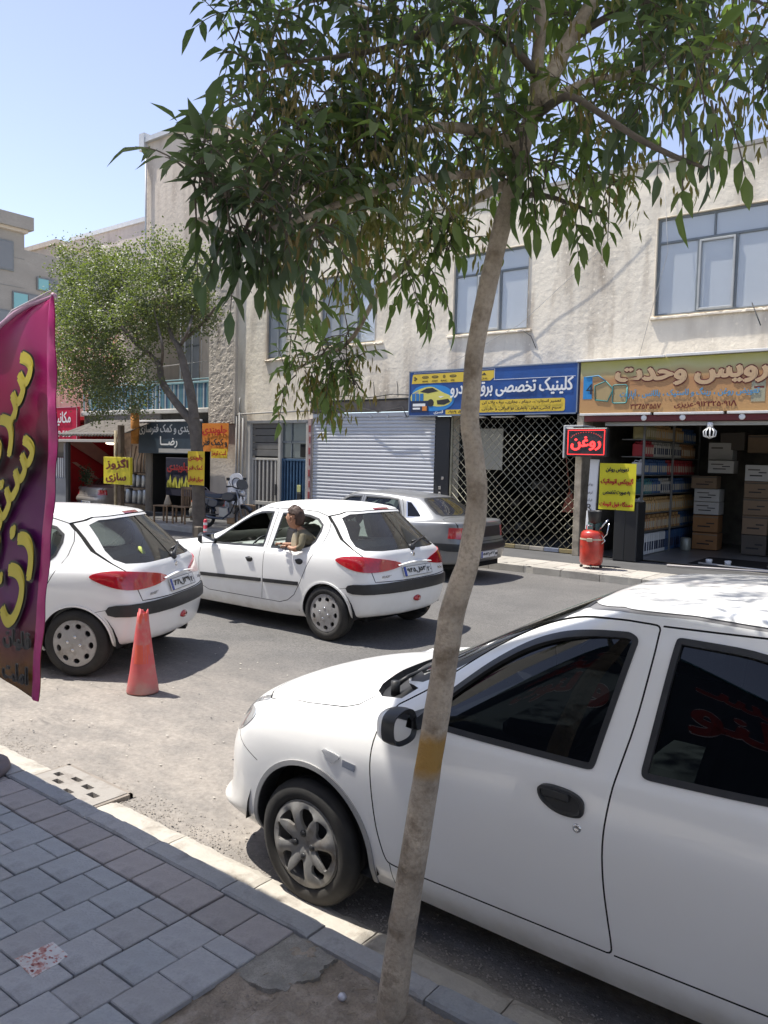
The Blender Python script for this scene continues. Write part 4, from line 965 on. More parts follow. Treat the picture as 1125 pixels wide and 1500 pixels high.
bl = empty('spiral_lamp', (-4.08, 14.5, 2.62), 0, 'white spiral lamp hanging under the lintel of the oil shop', 'lamp')
b = MB(); b.lathe([(.05, -.01), (.05, .08), (.03, .09)], 14); b.build('lamp_base', m_bulb, bl)
b = MB()
for k in range(5):
    a = k*math.pi/5; b.tube([(.045*math.cos(a), .045*math.sin(a), -.01), (.11*math.cos(a), .11*math.sin(a), -.07), (.10*math.cos(a), .10*math.sin(a), -.15), (0, 0, -.19), (-.10*math.cos(a), -.10*math.sin(a), -.15), (-.11*math.cos(a), -.11*math.sin(a), -.07), (-.045*math.cos(a), -.045*math.sin(a), -.01)], .011, 6)
b.build('lamp_tubes', m_bulb, bl)
# LED sign
led = empty('led_sign', (-6.22, 14.20, 2.335), R_(-4), 'small black box sign with glowing red letters beside the mesh gate', 'sign')
b = MB(); b.cbox(-.42, .42, -.05, .06, -.27, .27, .012); b.build('housing', m_blk, led)
mled = mat('led_red', (.4, .01, .01), .5, emit=(1.0, .03, .03), estr=1.7); mled2 = mat('led_red_dim', (.25, .01, .01), .5, emit=(1.0, .03, .03), estr=.35)
b = MB()
for a in ((-.38, .38, .225, .233), (-.38, .38, -.233, -.225), (-.38, -.372, -.23, .23), (.372, .38, -.23, .23)): b.box(a[0], a[1], -.062, -.055, a[2], a[3])
b.build('glowing_border', mled, led); text('glowing_lettering', 'روغن', mled, led, 0, -.02, w=.60, h=.25, y=-.058, bold=.05)
b = MB()
for k in range(15):
    t = R_(25+k*9.3); b.cbox(.34*math.cos(t)-.008, .34*math.cos(t)+.008, -.062, -.055, .02+.17*math.sin(t)-.008, .02+.17*math.sin(t)+.008, .002)
b.build('glowing_dots', mled2, led)
b = MB(); b.cbox(-.50, -.46, -.03, .03, -.30, .32, .006); b.cbox(-.50, -.30, -.02, .02, .26, .29, .004); b.cbox(-.50, -.1, 0, .5, .30, .33, .004); b.build('bracket', mat('bracket_pale', (.42, .43, .43), .6), led)
# yellow hanging poster
def poster(name, x0, x1, z0, z1, y, col, lines, label, cat='banner', wav=.02, colz=None, d=.004, tilt=0., parent=None, mats=None):
    nx, nz_ = 14, 18; V = []
    for k in (0, 1):
        for j in range(nz_+1):
            for i in range(nx+1):
                u, v = i/nx, j/nz_; V.append((x0+(x1-x0)*u+tilt*(v-.5), y+wav*math.sin(u*5+v*3)*(1-v)*.8+k*d, z0+(z1-z0)*v))
    o_ = (nx+1)*(nz_+1)
    F = [(j*(nx+1)+i, j*(nx+1)+i+1, (j+1)*(nx+1)+i+1, (j+1)*(nx+1)+i) for j in range(nz_) for i in range(nx)]; F += [tuple(q+o_ for q in f[::-1]) for f in F]
    o = mesh_obj(name, V, F, mats or mat('cloth_'+name+str(len(_mats)), col, .7, var=.05, vscale=3), None, smooth=True); tag(o, label, cat)
    for (s_, m_, f_, h_, w_) in lines: text('lettering', s_, m_, o, (x0+x1)/2+tilt*(f_-.5), z0+(z1-z0)*f_, w=(x1-x0)*w_, h=(z1-z0)*h_, y=y-wav-.004, bold=.05)
    return o
i_pred = ink('poster_red', (.38, .015, .01)); i_yelp = (.62, .56, .02)
poster('yellow_banner', -5.98, -5.28, 1.08, 1.95, 14.28, i_yelp, [('تعویض روغن', i_black, .86, .11, .62), ('گیربکس اتوماتیک', i_pred, .61, .15, .88), ('به صورت تخصصی', i_black, .37, .11, .74), ('دستگاه فول اتومات', i_pred, .12, .13, .90)], 'yellow banner with black and red handwriting above the black cabinet')
tag(wire([(-5.95, 14.3, 1.95), (-5.9, 14.4, 2.6)], .004), 'thin cord holding the yellow banner by its top corner', 'cord')
# pier between gate and oil shop, cabinet, tank
b = MB(); b.cbox(-6.56, -6.42, 14.45, 14.9, .12, 2.9, .01); tag(b.build('gate_post', mat('post_worn', (.30, .26, .20), .8, var=.4, vscale=6)), 'worn timber post between the mesh gate and the oil shop', 'post')
pole = empty('rolled_banner', (-6.18, 14.35, .12), 0, 'tall white roll-up strip with black print standing by the gate post', 'banner'); b = MB(); b.cbox(-.09, .09, -.02, .02, .55, 1.9, .01, RY(2)); o = b.build('strip', i_white, pole)
for k, zz in enumerate((1.42, 1.26, 1.12, .98)): text('strip_lettering', ['روغن', 'ترمز', 'فیلتر', 'R'][k], i_black, pole, -.0, zz, w=.11, h=.07 if k < 3 else .13, y=-.03)
cabn = empty('black_cabinet', (-5.42, 14.31, .125), R_(2), 'tall black metal cabinet standing below the yellow banner', 'cabinet')
b = MB(); b.cbox(-.25, .19, 0, .45, 0, 1.12, .01); b.build('carcass', mat('cabinet_black', (.018, .019, .02), .45), cabn)
b = MB(); b.cbox(-.03, .18, -.012, 0, .02, 1.10, .006); b.build('door', mat('cabinet_door', (.026, .027, .028), .35), cabn); b = MB(); b.cbox(-.24, -.04, -.012, 0, .02, 1.10, .006); b.build('door', mat('cabinet_door', (.026, .027, .028), .35), cabn)
m_tank = mat('tank_red', (.42, .035, .02), .35, coat=.4, var=.2, vscale=6, stain=(.12, .03, .02), sscale=5, sthr=(.55, .7)); 
tk = empty('oil_drainer', (-5.50, 12.92, .125), R_(12), 'red wheeled oil drain tank with a black funnel on top', 'tank')
b = MB(); b.lathe([(.10, .06), (.17, .07), (.195, .12), (.20, .30), (.20, .56), (.185, .62), (.15, .655), (.05, .67), (.01, .67)], 28); b.build('tank', m_tank, tk)
b = MB(); b.lathe([(.203, .50), (.203, .53)], 28, cap=False); b.build('label_band', mat('band_pale', (.5, .42, .3), .6), tk); b = MB(); b.cbox(-.05, .05, -.212, -.198, .475, .54, .01); b.build('label_plate', mat('band_pale', (.5, .42, .3), .6), tk)
b = MB(); b.lathe([(.04, .78), (.10, .80), (.12, .98), (.125, 1.0), (.115, 1.0), (.09, .82)], 20, T(.03, 0, 0)); b.tube([(.03, 0, .67), (.03, 0, .80)], .02); b.build('funnel', m_blk, tk)
b = MB(); b.tube([(-.1, .02, .66), (-.11, .02, .74), (.0, .0, .74)], .012); b.tube([(.12, -.05, .66), (.2, -.05, .78), (.27, -.05, .86)], .012); b.tube([(.18, -.1, .52), (.27, -.12, .62), (.30, -.12, .80)], .009); b.tube([(.17, -.08, .60), (.24, -.1, .50), (.19, -.12, .45)], .008); b.build('pipework', m_chr, tk)
for a in (40, 160, 280):
    b = MB(); b.tube([(.17*math.cos(R_(a)), .17*math.sin(R_(a)), .08), (.19*math.cos(R_(a)), .19*math.sin(R_(a)), .03)], .012); b.lathe([(.028, -.012), (.028, .012)], 14, T(.19*math.cos(R_(a)), .19*math.sin(R_(a)), .028) @ RX(90)); b.build('castor', m_blk, tk)
gc = empty('green_canister', (-5.62, 13.3, .12), 0, 'dark green canister behind the red tank', 'canister'); b = MB(); b.lathe([(.11, .0), (.12, .02), (.12, .78), (.06, .86), (.04, .90)], 20); b.build('body', mat('can_green', (.02, .05, .045), .5), gc)

# ------------------------------------------------------------------ mesh gate
gt = empty('mesh_gate', (0, 0, 0), 0, 'closed diamond mesh gate in front of a dark workshop', 'gate')
b = MB(); gx0, gx1, gz0, gz1, gy = -9.58, -6.60, .22, 2.86, 14.66; px_, pz_ = .176, .176
def clip_line(c, sgn):
    pts = []
    for x_ in (gx0, gx1):
        z_ = c+sgn*(x_)*pz_/px_
        if gz0 <= z_ <= gz1: pts.append((x_, z_))
    for z_ in (gz0, gz1):
        x_ = (z_-c)*px_/pz_/sgn
        if gx0 < x_ < gx1: pts.append((x_, z_))
    return pts[:2]
n_ = int((gx1-gx0+gz1-gz0)/px_)+2
for k in range(n_):
    for sgn in (1, -1):
        c = (gz0-gx1+k*px_) if sgn > 0 else (gz0+gx0+k*px_)
        c = gz0-gx1*1+k*px_ if sgn > 0 else gz0+gx0+k*px_
        q = clip_line(c, sgn)
        if len(q) == 2:
            (xa, za), (xb, zb) = q; b.tube([(xa, gy+.004*sgn, za), (xb, gy+.004*sgn, zb)], .0075, 5)
mo = b.build('mesh', mat('mesh_olive', (.30, .29, .22), .55, metal=.3, var=.2, vscale=8), gt); mo['kind'] = 'stuff'
for a in (gx0-.02, gx1-.03): b = MB(); b.cbox(a, a+.05, gy-.02, gy+.02, .14, 2.9, .004); b.build('gate_stile', mat('gate_pole', (.24, .22, .15), .7, var=.3), gt)
for i in range(9): b = MB(); xx = gx0+i*.333; b.cbox(xx, xx+.325, gy-.03, gy+.03, .135, .215, .005); b.build('bottom_rail', mat('rail_%d' % (i % 4), [(.26, .21, .10), (.22, .20, .15), (.33, .30, .25), (.17, .19, .24)][i % 4], .7, var=.3, vscale=8), gt)
b = MB(); b.cbox(-10.02, -9.64, FY-.04, FY+.2, .12, 2.90, .008); pb = tag(b.build('black_post', mat('post_black', (.02, .02, .021), .5)), 'wide black steel post between the white shutter and the mesh gate', 'post')
for z_ in (.9, 1.15, 1.28, 1.5): b = MB(); b.cbox(-9.86+.04*math.sin(z_*9), -9.80+.04*math.sin(z_*9), FY-.055, FY-.041, z_, z_+.07, .004); b.build('hinge', m_chr, pb)
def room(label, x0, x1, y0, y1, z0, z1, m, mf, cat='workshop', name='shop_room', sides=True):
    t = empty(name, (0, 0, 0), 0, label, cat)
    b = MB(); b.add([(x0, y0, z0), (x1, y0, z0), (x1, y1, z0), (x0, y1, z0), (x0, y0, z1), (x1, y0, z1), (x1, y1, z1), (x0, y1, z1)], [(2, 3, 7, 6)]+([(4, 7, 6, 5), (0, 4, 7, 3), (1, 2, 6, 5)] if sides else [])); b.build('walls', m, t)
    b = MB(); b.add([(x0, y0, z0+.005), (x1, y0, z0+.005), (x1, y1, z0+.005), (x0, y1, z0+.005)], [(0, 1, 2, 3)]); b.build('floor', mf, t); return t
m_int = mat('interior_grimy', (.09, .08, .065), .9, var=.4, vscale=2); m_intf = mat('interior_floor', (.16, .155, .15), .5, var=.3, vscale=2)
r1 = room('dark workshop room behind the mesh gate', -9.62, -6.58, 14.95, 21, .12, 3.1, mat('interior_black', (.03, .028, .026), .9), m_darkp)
b = MB(); b.cbox(-9.35, -8.55, 15.1, 15.12, 1.75, 2.65, .006); tag(b.build('wall_board', mat('board_pale', (.42, .40, .33), .7)), 'pale rectangular board hung behind the mesh gate', 'board')
for i in range(14):
    x_, z_ = random.uniform(-9.3, -6.9), random.uniform(.2, 1.5); b = MB(); r_ = random.uniform(.06, .16); b.cbox(x_-r_, x_+r_, 16.5+random.random(), 17.8, z_-r_*.6, z_+r_, .02); tag(b.build('engine_part', mat('part_%d' % (i % 3), [(.07, .06, .05), (.10, .10, .09), (.05, .07, .05)][i % 3], .6)), 'grimy engine part on the dark workshop rack behind the mesh', 'car part', 'car parts behind the mesh gate')
for k, xx in enumerate((-9.0, -8.3, -7.5)):
    b = MB(); b.cbox(xx-.25, xx+.25, 14.56, 14.72, 2.855, 2.885, .008); tag(b.build('strip_lamp', i_white), ['leftmost', 'middle', 'rightmost'][k]+' strip lamp under the blue sign', 'lamp', 'strip lamps under the blue sign')
b = MB(); b.tube([(-6.9, 14.75, 2.1), (-6.78, 14.75, 1.3)], .012, 6); b.prism([(-6.95, .95), (-6.66, .95), (-6.74, 1.35), (-6.82, 1.35)], 14.74, 14.80, 'y'); tag(b.build('broom', mat('broom_red', (.25, .08, .05), .8)), 'reddish broom hanging head down behind the mesh gate', 'broom')

# ------------------------------------------------------------------ oil shop interior
r2 = room('open oil shop lined with shelves and cartons', -6.46, 1.2, 14.92, 19.6, .12, 3.0, mat('shop_wall', (.13, .12, .10), .9, var=.3), mat('shop_floor_tiles', (.20, .195, .19), .35, var=.2, vscale=2), 'shop')
m_shelf = mat('shelf_steel', (.22, .22, .21), .5, metal=.3)
sh = empty('bottle_shelf', (0, 0, 0), 0, 'tall steel shelving full of oil bottles along the left wall of the oil shop', 'shelf')
zs_ = [.14, .62, .98, 1.36, 1.74, 2.10, 2.44]
for z_ in zs_: b = MB(); b.cbox(-5.95, -5.50, 15.25, 18.85, z_-.02, z_, .003); b.build('shelf_board', m_shelf, sh)
for y_ in (15.26, 17.0, 18.82): b = MB(); b.cbox(-5.53, -5.49, y_-.02, y_+.02, .13, 2.85, .003); b.build('upright', m_shelf, sh)
def bottle_mesh(nm, m, w, d, h, m2, can=False):
    b = MB(); b.cbox(-d/2, d/2, -w/2, w/2, 0, h*(.80 if not can else 1), .012); b.cur = 1
    b.cbox(d/2-.002, d/2+.003, -w*.36, w*.36, h*.18, h*.6, .001); b.cur = 0
    if not can: b.tube([(d*.2, 0, h*.78), (d*.25, 0, h*.92), (d*.25, 0, h)], [.03, .02, .02], 8); b.tube([(d*.2, 0, h*.85), (-d*.25, 0, h*.92), (-d*.42, 0, h*.75)], .012, 5)
    o = b.build('tmp', [m, m2]); me = o.data; me.name = nm; bpy.data.objects.remove(o); return me
BC = {'white': (.68, .69, .69), 'gold': (.50, .31, .12), 'brown': (.34, .17, .07), 'blue': (.03, .08, .19), 'teal': (.04, .15, .16), 'red': (.34, .025, .03), 'grey': (.40, .38, .34), 'olive': (.32, .28, .12)}
bm = {k: bottle_mesh('oil_bottle', mat('bottle_'+k, c, .35), .105, .22, .31, mat('bottle_label_'+l, {'pale': (.5, .45, .35), 'dark': (.03, .04, .08)}[l], .5)) for (k, c), l in zip(BC.items(), ['dark', 'pale', 'pale', 'pale', 'pale', 'pale', 'dark', 'pale'])}
cm = {k: bottle_mesh('oil_can', mat('bottle_'+k, BC[k], .35), .135, .24, .42, mat('bottle_label_dark', (.03, .04, .08), .5), True) for k in ('white', 'blue')}
tiers = [('can', ['white']*11+['blue']*14, 'white square oil can on the bottom shelf of the oil shop', 'dark blue oil can on the bottom shelf of the oil shop'),
         ('b', ['brown']*4+['brown', 'gold']*8+['blue']*9, 0, 0), ('b', ['white']*2+['gold']*26, 0, 0), ('b', ['teal']*5+['blue']*4+['grey']*6+['blue']*14, 0, 0), ('b', ['white']+['blue']*11+['red']*15, 0, 0), ('b', ['red']*5+['grey']*14+['brown']*8, 0, 0), ('b', ['olive']*6+['gold']*8+[None]*2+['gold']*4+['blue']*7, 0, 0)]
tn = ['bottom', 'second', 'third', 'fourth', 'fifth', 'sixth', 'top']
for ti, (kind, cols_, a, c) in enumerate(tiers):
    y_ = 15.33; st = .138 if kind == 'can' else .124
    for cc in cols_:
        if y_ > 18.75: break
        if cc:
            o = bpy.data.objects.new('oil_can' if kind == 'can' else 'oil_bottle', (cm if kind == 'can' else bm)[cc]); COL.objects.link(o); o.location = (-5.64, y_, zs_[ti]); o.rotation_euler = (0, 0, random.uniform(-.12, .12))
            tag(o, '%s oil %s standing on the %s shelf of the oil shop' % (cc if cc != 'blue' else 'dark blue', 'can' if kind == 'can' else 'bottle', tn[ti]), 'can' if kind == 'can' else 'bottle', '%s oil %ss on the %s shelf' % (cc, 'can' if kind == 'can' else 'bottle', tn[ti]))
        y_ += st
cart = [mat('carton_brown', (.23, .16, .10), .8, var=.1), mat('carton_white', (.48, .47, .44), .7, var=.06), mat('carton_orange', (.30, .15, .06), .8, var=.1), mat('carton_dark', (.10, .085, .07), .8)]
def carton(x, y, z, w, d, h, k, label, mark=True):
    t = empty('carton', (x, y, z), R_(random.uniform(-3, 3)), label, 'box'); b = MB(); b.cbox(-w/2, w/2, 0, d, 0, h, .008); b.build('box', cart[k], t)
    b = MB(); b.box(-w/2-.001, w/2+.001, -.003, 0, h*.86, h*.94) if k != 1 else b.box(-w*.38, w*.1, -.003, 0, h*.66, h*.74); b.build('tape', cart[3] if k != 2 else cart[0], t)
    if mark:
        b = MB(); b.box(-w*.3, w*.2, -.004, -.001, h*.30, h*.38); b.box(w*.05, w*.36, -.004, -.001, h*.5, h*.57); b.build('print', i_black, t)
cs = [(-4.98, .14, 2), (-4.98, .52, 2), (-4.98, .90, 1), (-4.98, 1.18, 1), (-5.05, 1.46, 0), (-4.72, 1.80, 1)]
names = ['bottom orange carton of the stack beside the shelves', 'second orange carton of the stack beside the shelves', 'lower white carton of the stack beside the shelves', 'upper white carton of the stack beside the shelves', 'brown carton on the white ones beside the shelves', 'white carton topping the stack beside the shelves']
for (x_, z_, k), l in zip(cs, names): carton(x_, 17.7, z_, .52, .4, .36 if k == 2 else .27, k, l)
for j, (x_, hs_) in enumerate(((-3.92, [.42, .4, .36, .34, .34]), (-3.40, [.4, .38, .3, .3, .36, .34]))):
    z_ = .14
    for i, h_ in enumerate(hs_): carton(x_, 17.4, z_, .48, .4, h_-.01, [3, 0, 0, 0, 1, 1][i] if j == 0 else [3, 1, 1, 0, 0, 1][i], '%s carton from the floor in the %s stack at the back of the oil shop' % (['first', 'second', 'third', 'fourth', 'fifth', 'sixth'][i], 'left' if j == 0 else 'right')); z_ += h_
for i, (x_, z_, k, l) in enumerate(((-4.62, 2.30, 3, 'dark carton high at the back of the oil shop'), (-4.05, 2.25, 0, 'brown carton on the rack high at the back'), (-4.85, 2.08, 1, 'grimy pale carton under the ceiling beside the shelves'))): carton(x_, 18.1, z_, .5, .4, .38, k, l, False)
b = MB(); b.lathe([(.10, 0), (.11, .02), (.11, .26), (.09, .28)], 18, T(-5.25, 17.3, .125)); tag(b.build('metal_pail', mat('pail', (.30, .31, .27), .4, metal=.4)), 'small metal pail on the floor at the end of the shelves', 'pail')
hr = empty('floor_lift', (-3.4, 14.9, .125), 0, 'dark floor hatch with pale rods and cups at the oil shop entrance', 'lift')
b = MB(); b.box(-1.1, 2.2, .1, 1.5, 0, .006); b.build('pit_mat', mat('mat_black', (.015, .015, .015), .6), hr)
b = MB(); b.tube([(-.9, .1, .03), (.55, -.1, .03)], .018, 6); b.build('rod', cart[1], hr); b = MB(); b.tube([(-1.2, -.75, .03), (.6, -.35, .05)], .02, 6); b.build('rod', mat('rod_pale', (.35, .33, .33), .5), hr)
for xx in (-.75, -.42): b = MB(); b.lathe([(.05, 0), (.06, .09), (.05, .1)], 14, T(xx, .22, .006)); b.build('cup', i_white, hr)
b = MB(); b.cbox(.2, 1.6, .35, 1.0, .01, .08, .03); b.build('rubber_sheet', mat('sheet_tan', (.28, .25, .19), .7), hr)
# tyres and clutter hung under the shop ceiling
for i, (x_, z_) in enumerate(((-3.55, 2.45), (-3.15, 2.42), (-2.7, 2.45), (-3.35, 2.1))):
    b = MB(); b.lathe([(.10, -.06), (.2, -.08), (.25, 0), (.2, .08), (.10, .06)], 20, T(x_, 18.2, z_) @ RX(80+i*5)); tag(b.build('hanging_part', cart[3]), '%s round grimy part hanging below the oil shop ceiling' % ['first', 'second', 'third', 'lowest'][i], 'car part')

# ------------------------------------------------------------------ white roller shutter and house doors
st_ = empty('roller_shutter', (0, 0, 0), 0, 'closed white roller shutter of narrow curved slats', 'shutter')
m_slat = mat('shutter_white', (.56, .57, .585), .45, var=.03, dirt=(.40, .38, .35), dz=(.1, .9))
W_ = 3.72; prof = [(-.002, 0), (.010, .004), (.022, .020), (.026, .042), (.020, .066), (.006, .082), (-.002, .084)]
b = MB(); n_ = len(prof); b.add([(-W_/2, -a, c) for a, c in prof]+[(W_/2, -a, c) for a, c in prof], [(i, i+n_, i+n_+1, i+1) for i in range(n_-1)], True); o = b.build('tmp', m_slat); sm = o.data; bpy.data.objects.remove(o)
for i in range(33): put('slat', sm, st_, (-11.92, FY+.02, .13+i*.0845))
b = MB(); b.box(-13.80, -10.05, FY+.05, FY+.07, .12, 2.95); b.build('backing', m_under, st_)
b = MB(); b.cbox(-13.80, -10.0, FY-.02, FY+.12, 2.92, 3.02, .01); b.build('top_rail', m_slat, st_)
for xx in (-12.4, -11.9, -11.4, -10.9, -12.9): b = MB(); b.cbox(xx-.03, xx+.03, FY-.05, FY-.02, 2.90, 2.96, .006); b.build('bracket', m_slat, st_)
hb = MB(); hb.cbox(-13.85, -9.65, FY-.06, FY+.18, 3.05, 3.32, .012); tag(hb.build('shutter_box', mat('box_brown', (.17, .145, .12), .8, var=.3, vscale=3)), 'brown metal box housing over the white shutter', 'shutter box')
hb = MB(); hb.cbox(-13.9, -9.65, FY-.10, FY-.02, 3.30, 3.34, .008); hb.build('edge_strip', m_wire)['kind'] = 'structure'
rp_ = empty('striped_post', (-13.87, FY-.02, .12), 0, 'narrow post painted in peeling red and white beside the shutter', 'post')
b = MB(); b.cbox(-.06, .06, -.04, .1, 0, 2.78, .006); b.build('shaft', mat('post_pink', (.36, .28, .26), .7, var=.3, vscale=5), rp_)
for i in range(9): b = MB(); z_ = .2+i*.28; b.cbox(-.02+.02*(i % 2), .045, -.046, -.041, z_, z_+.17, .002); b.build('red_patch', mat('patch_red', (.25, .05, .05), .7, var=.3), rp_)
def gate(label, x0, x1, m, split, nb_, z1=1.88, y=FY+.05, zm=.62):
    t = empty('door_gate', (0, 0, 0), 0, label, 'door'); b = MB(); f = .06
    for a in ((x0, x1, z1-f, z1), (x0, x1, .14, .14+f), (x0, x1, zm, zm+f*1.6)): b.cbox(a[0], a[1], y-.025, y+.025, a[2], a[3], .005)
    for a in (x0, x1-f*1.3): b.cbox(a, a+f*1.3, y-.027, y+.027, .14, z1, .005)
    b.build('frame', m, t)
    b = MB(); b.box(x0+.03, x1-.03, y+.03, y+.04, .15, z1-.02); b.build('sheet', split, t)
    for i in range(nb_):
        xx = x0+f*1.3+(x1-x0-2.6*f)*(i+.5)/nb_; b = MB(); b.cbox(xx-.025, xx+.025, y-.018, y+.018, .16, z1-.03, .004); b.build('bar', m, t)
    return t
m_cream = mat('gate_cream', (.44, .42, .375), .6, var=.12, vscale=4); m_gblue = mat('gate_blue', (.035, .085, .155), .55, var=.25, vscale=4)
g1 = gate('cream barred metal door beside the parked motorcycle', -16.10, -15.02, m_cream, mat('sheet_taupe', (.17, .155, .14), .7), 6)
g2 = gate('blue barred metal door next to the red and white post', -14.96, -14.02, m_gblue, mat('sheet_blue', (.03, .07, .13), .6), 7)
b = MB(); b.cbox(-15.16, -15.10, FY, FY+.06, .9, 1.2, .004); b.build('latch', m_blk, g1)
b = MB(); b.cbox(-14.35, -14.22, FY+.01, FY+.03, 1.02, 1.2, .004); b.build('notice', mat('note_yellow', (.5, .5, .2), .6), g2); b = MB(); b.cbox(-14.34, -14.2, FY+.0, FY+.03, .62, 1.0, .004); b.build('hole_cover', m_blk, g2)
lv = empty('louvre_panel', (0, 0, 0), 0, 'grey horizontal louvre boards above the cream door', 'louvre')
for i in range(5): b = MB(); b.cbox(-16.08, -15.06, FY+.04, FY+.055, 1.93+i*.185, 2.10+i*.185, .004, T(0, 0, 0)); b.build('louvre_board', mat('louvre_grey', (.15, .145, .135), .7, var=.15), lv)
fr_ = empty('door_frame', (0, 0, 0), 0, 'cream steel frame round the two barred doors', 'door frame')
for a in ((-16.24, -16.10, .12, 2.83), (-15.02, -14.93, .12, 2.83), (-14.02, -13.95, .12, 2.83), (-16.24, -13.95, 2.80, 2.88)): b = MB(); b.cbox(a[0], a[1], FY-.03, FY+.09, a[2], a[3], .006); b.build('frame_member', m_cream, fr_)
tp = empty('transom_panel', (0, 0, 0), 0, 'dark glazed transom above the blue door', 'transom')
b = MB(); b.box(-14.93, -14.02, FY+.06, FY+.07, 1.9, 2.8); b.build('pane', mat('pane_grey', (.10, .12, .12), .3, coat=.5), tp); b = MB(); b.cbox(-14.93, -14.02, FY+.03, FY+.06, 2.28, 2.34, .004); b.cbox(-14.60, -14.57, FY+.03, FY+.06, 1.9, 2.8, .004); b.build('glazing_bar', m_frame, tp); b = MB(); b.box(-14.28, -14.05, FY+.045, FY+.055, 1.92, 2.26); b.build('broken_pane', m_under, tp)
pp = empty('wall_pipes', (0, 0, 0), 0, 'grey service pipes running up the wall left of the cream door', 'pipe')
for xx, z1_ in ((-16.62, 3.0), (-16.50, 3.1), (-16.36, 2.95)): b = MB(); b.tube([(xx, FY-.06, .12), (xx, FY-.06, z1_)], .028, 8); b.build('pipe', mat('pipe_grey', (.30, .29, .27), .7, var=.2), pp)
b = MB(); b.tube([(-16.64, FY-.06, 3.05), (-15.4, FY-.06, 3.08), (-13.9, FY-.06, 3.1)], .02, 6); b.tube([(-16.5, FY-.06, 3.1), (-16.5, FY-.06, 3.5)], .02, 6); b.build('pipe', mat('pipe_grey', (.30, .29, .27), .7), pp)

# ------------------------------------------------------------------ suspension shop (left) and exhaust shop
r3 = room('dark suspension workshop behind the motorcycle', -20.75, -16.7, 14.9, 20, .10, 3.05, mat('interior_black', (.03, .028, .026), .9), m_intf)
r4 = room('open exhaust workshop with shelves of silencers', -24.2, -20.85, 13.9, 15.95, -.27, 3.05, mat('interior_tan', (.42, .34, .24), .9, var=.4, vscale=1.5, stain=(.14, .11, .08), sscale=2), m_intf, sides=False)
b = MB(); b.box(-20.86, -20.78, 15.3, 16.1, .1, 3.1); b.box(-24.3, -16.66, FY+.02, FY+.25, 2.78, 3.12); tag(b.build('dividing_wall', m_int), 'grimy dividing wall between the two left workshops', 'wall')
sg = board('dark_sign', -20.72, -17.80, 1.93, 2.86, 14.35, mat('sign_slate', (.035, .055, .075), .5, var=.2, vscale=2), 'dark slate signboard with white lettering behind the pollarded tree')
b = MB(); b.cbox(-20.95, -17.72, 14.28, 14.36, 2.86, 2.91, .006); b.build('sign_cap_strip', i_white, sg)
text('heading_lettering', 'جلوبندی و کمک فنرسازی', i_white, sg, -19.26, 2.64, w=2.80, h=.30, y=14.34, bold=.04); text('name_lettering', 'رضـــا', i_white, sg, -19.22, 2.27, w=.80, h=.32, y=14.34, bold=.04); flat(sg, 'bottom_strip', rect(-19.7, -17.85, 1.96, 2.08), 14.35, mat('strip_pale', (.40, .39, .37), .6))
poster('orange_banner', -17.66, -16.55, 2.02, 2.80, 14.30, (.62, .20, .02), [('جلوبندی', ink('or_red', (.45, .02, .01)), .74, .34, .92), ('و کمک فنر', i_black, .30, .30, .92)], 'orange banner with red and black lettering on the flaking column', wav=.015)
poster('brake_banner', -17.20, -16.52, 1.84, 2.10, 14.24, (.62, .42, .02), [('لنت ترمز', i_pred, .5, .62, .86)], 'small yellow banner hanging below the orange one', wav=.01)
# exhaust sign on its post
ps = empty('shop_post', (-19.72, 13.0, .10), 0, 'slim rusty post holding the yellow exhaust sign', 'post')
b = MB(); b.tube([(-.13, 0, 0), (-.13, 0, 2.45)], .045, 8); b.build('pole', mat('pole_tan', (.34, .28, .18), .7, var=.3), ps); b = MB(); b.cbox(.0, .16, -.03, .1, 0, 2.6, .01); b.build('timber', mat('timber_dark', (.10, .07, .045), .8, var=.3), ps)
sg = board('exhaust_sign', -20.30, -19.0, 1.03, 1.80, 12.90, mat('sign_yellow', (.62, .52, .02), .5, var=.06, vscale=3), 'square yellow sign with dark red exhaust-repair lettering on a post', d=.08)
text('lettering', 'اگزوز', i_dred, sg, -19.62, 1.60, w=1.05, h=.30, y=12.89, bold=.07); text('lettering', 'سازی', i_dred, sg, -19.68, 1.22, w=.95, h=.27, y=12.89, bold=.07)
# corrugated canopy
cc_ = empty('corrugated_canopy', (0, 0, 0), 0, 'rusty corrugated metal canopy over the exhaust workshop', 'canopy')
V = []; nx = 120
for j in range(5):
    for i in range(nx+1): V.append((-23.4+3.3*i/nx, 13.25+j*.42, 2.42+j*.16+.025*math.sin(i*1.05)+.02*mn.noise(Vector((i*.1, j, 0)))))
F = [(j*(nx+1)+i, j*(nx+1)+i+1, (j+1)*(nx+1)+i+1, (j+1)*(nx+1)+i) for j in range(4) for i in range(nx)]; o = mesh_obj('corrugated_sheet', V, F, mat('corrugated', (.11, .095, .08), .8, var=.45, vscale=5), cc_, smooth=True); m_ = o.modifiers.new('s', 'SOLIDIFY'); m_.thickness = .01
b = MB(); b.cbox(-23.4, -20.0, 13.2, 13.27, 2.22, 2.30, .006); b.cbox(-23.4, -20.1, 13.25, 13.28, 2.46, 2.50, .004); b.build('edge_beam', mat('beam_pale', (.40, .37, .33), .7), cc_)
for i in range(3): b = MB(); b.cbox(-23.4, -20.05, 14.66, 14.72, 2.55+i*.2, 2.72+i*.2, .01); b.build('fascia_board', mat('fascia_grey', (.22, .20, .18), .8, var=.2), cc_)
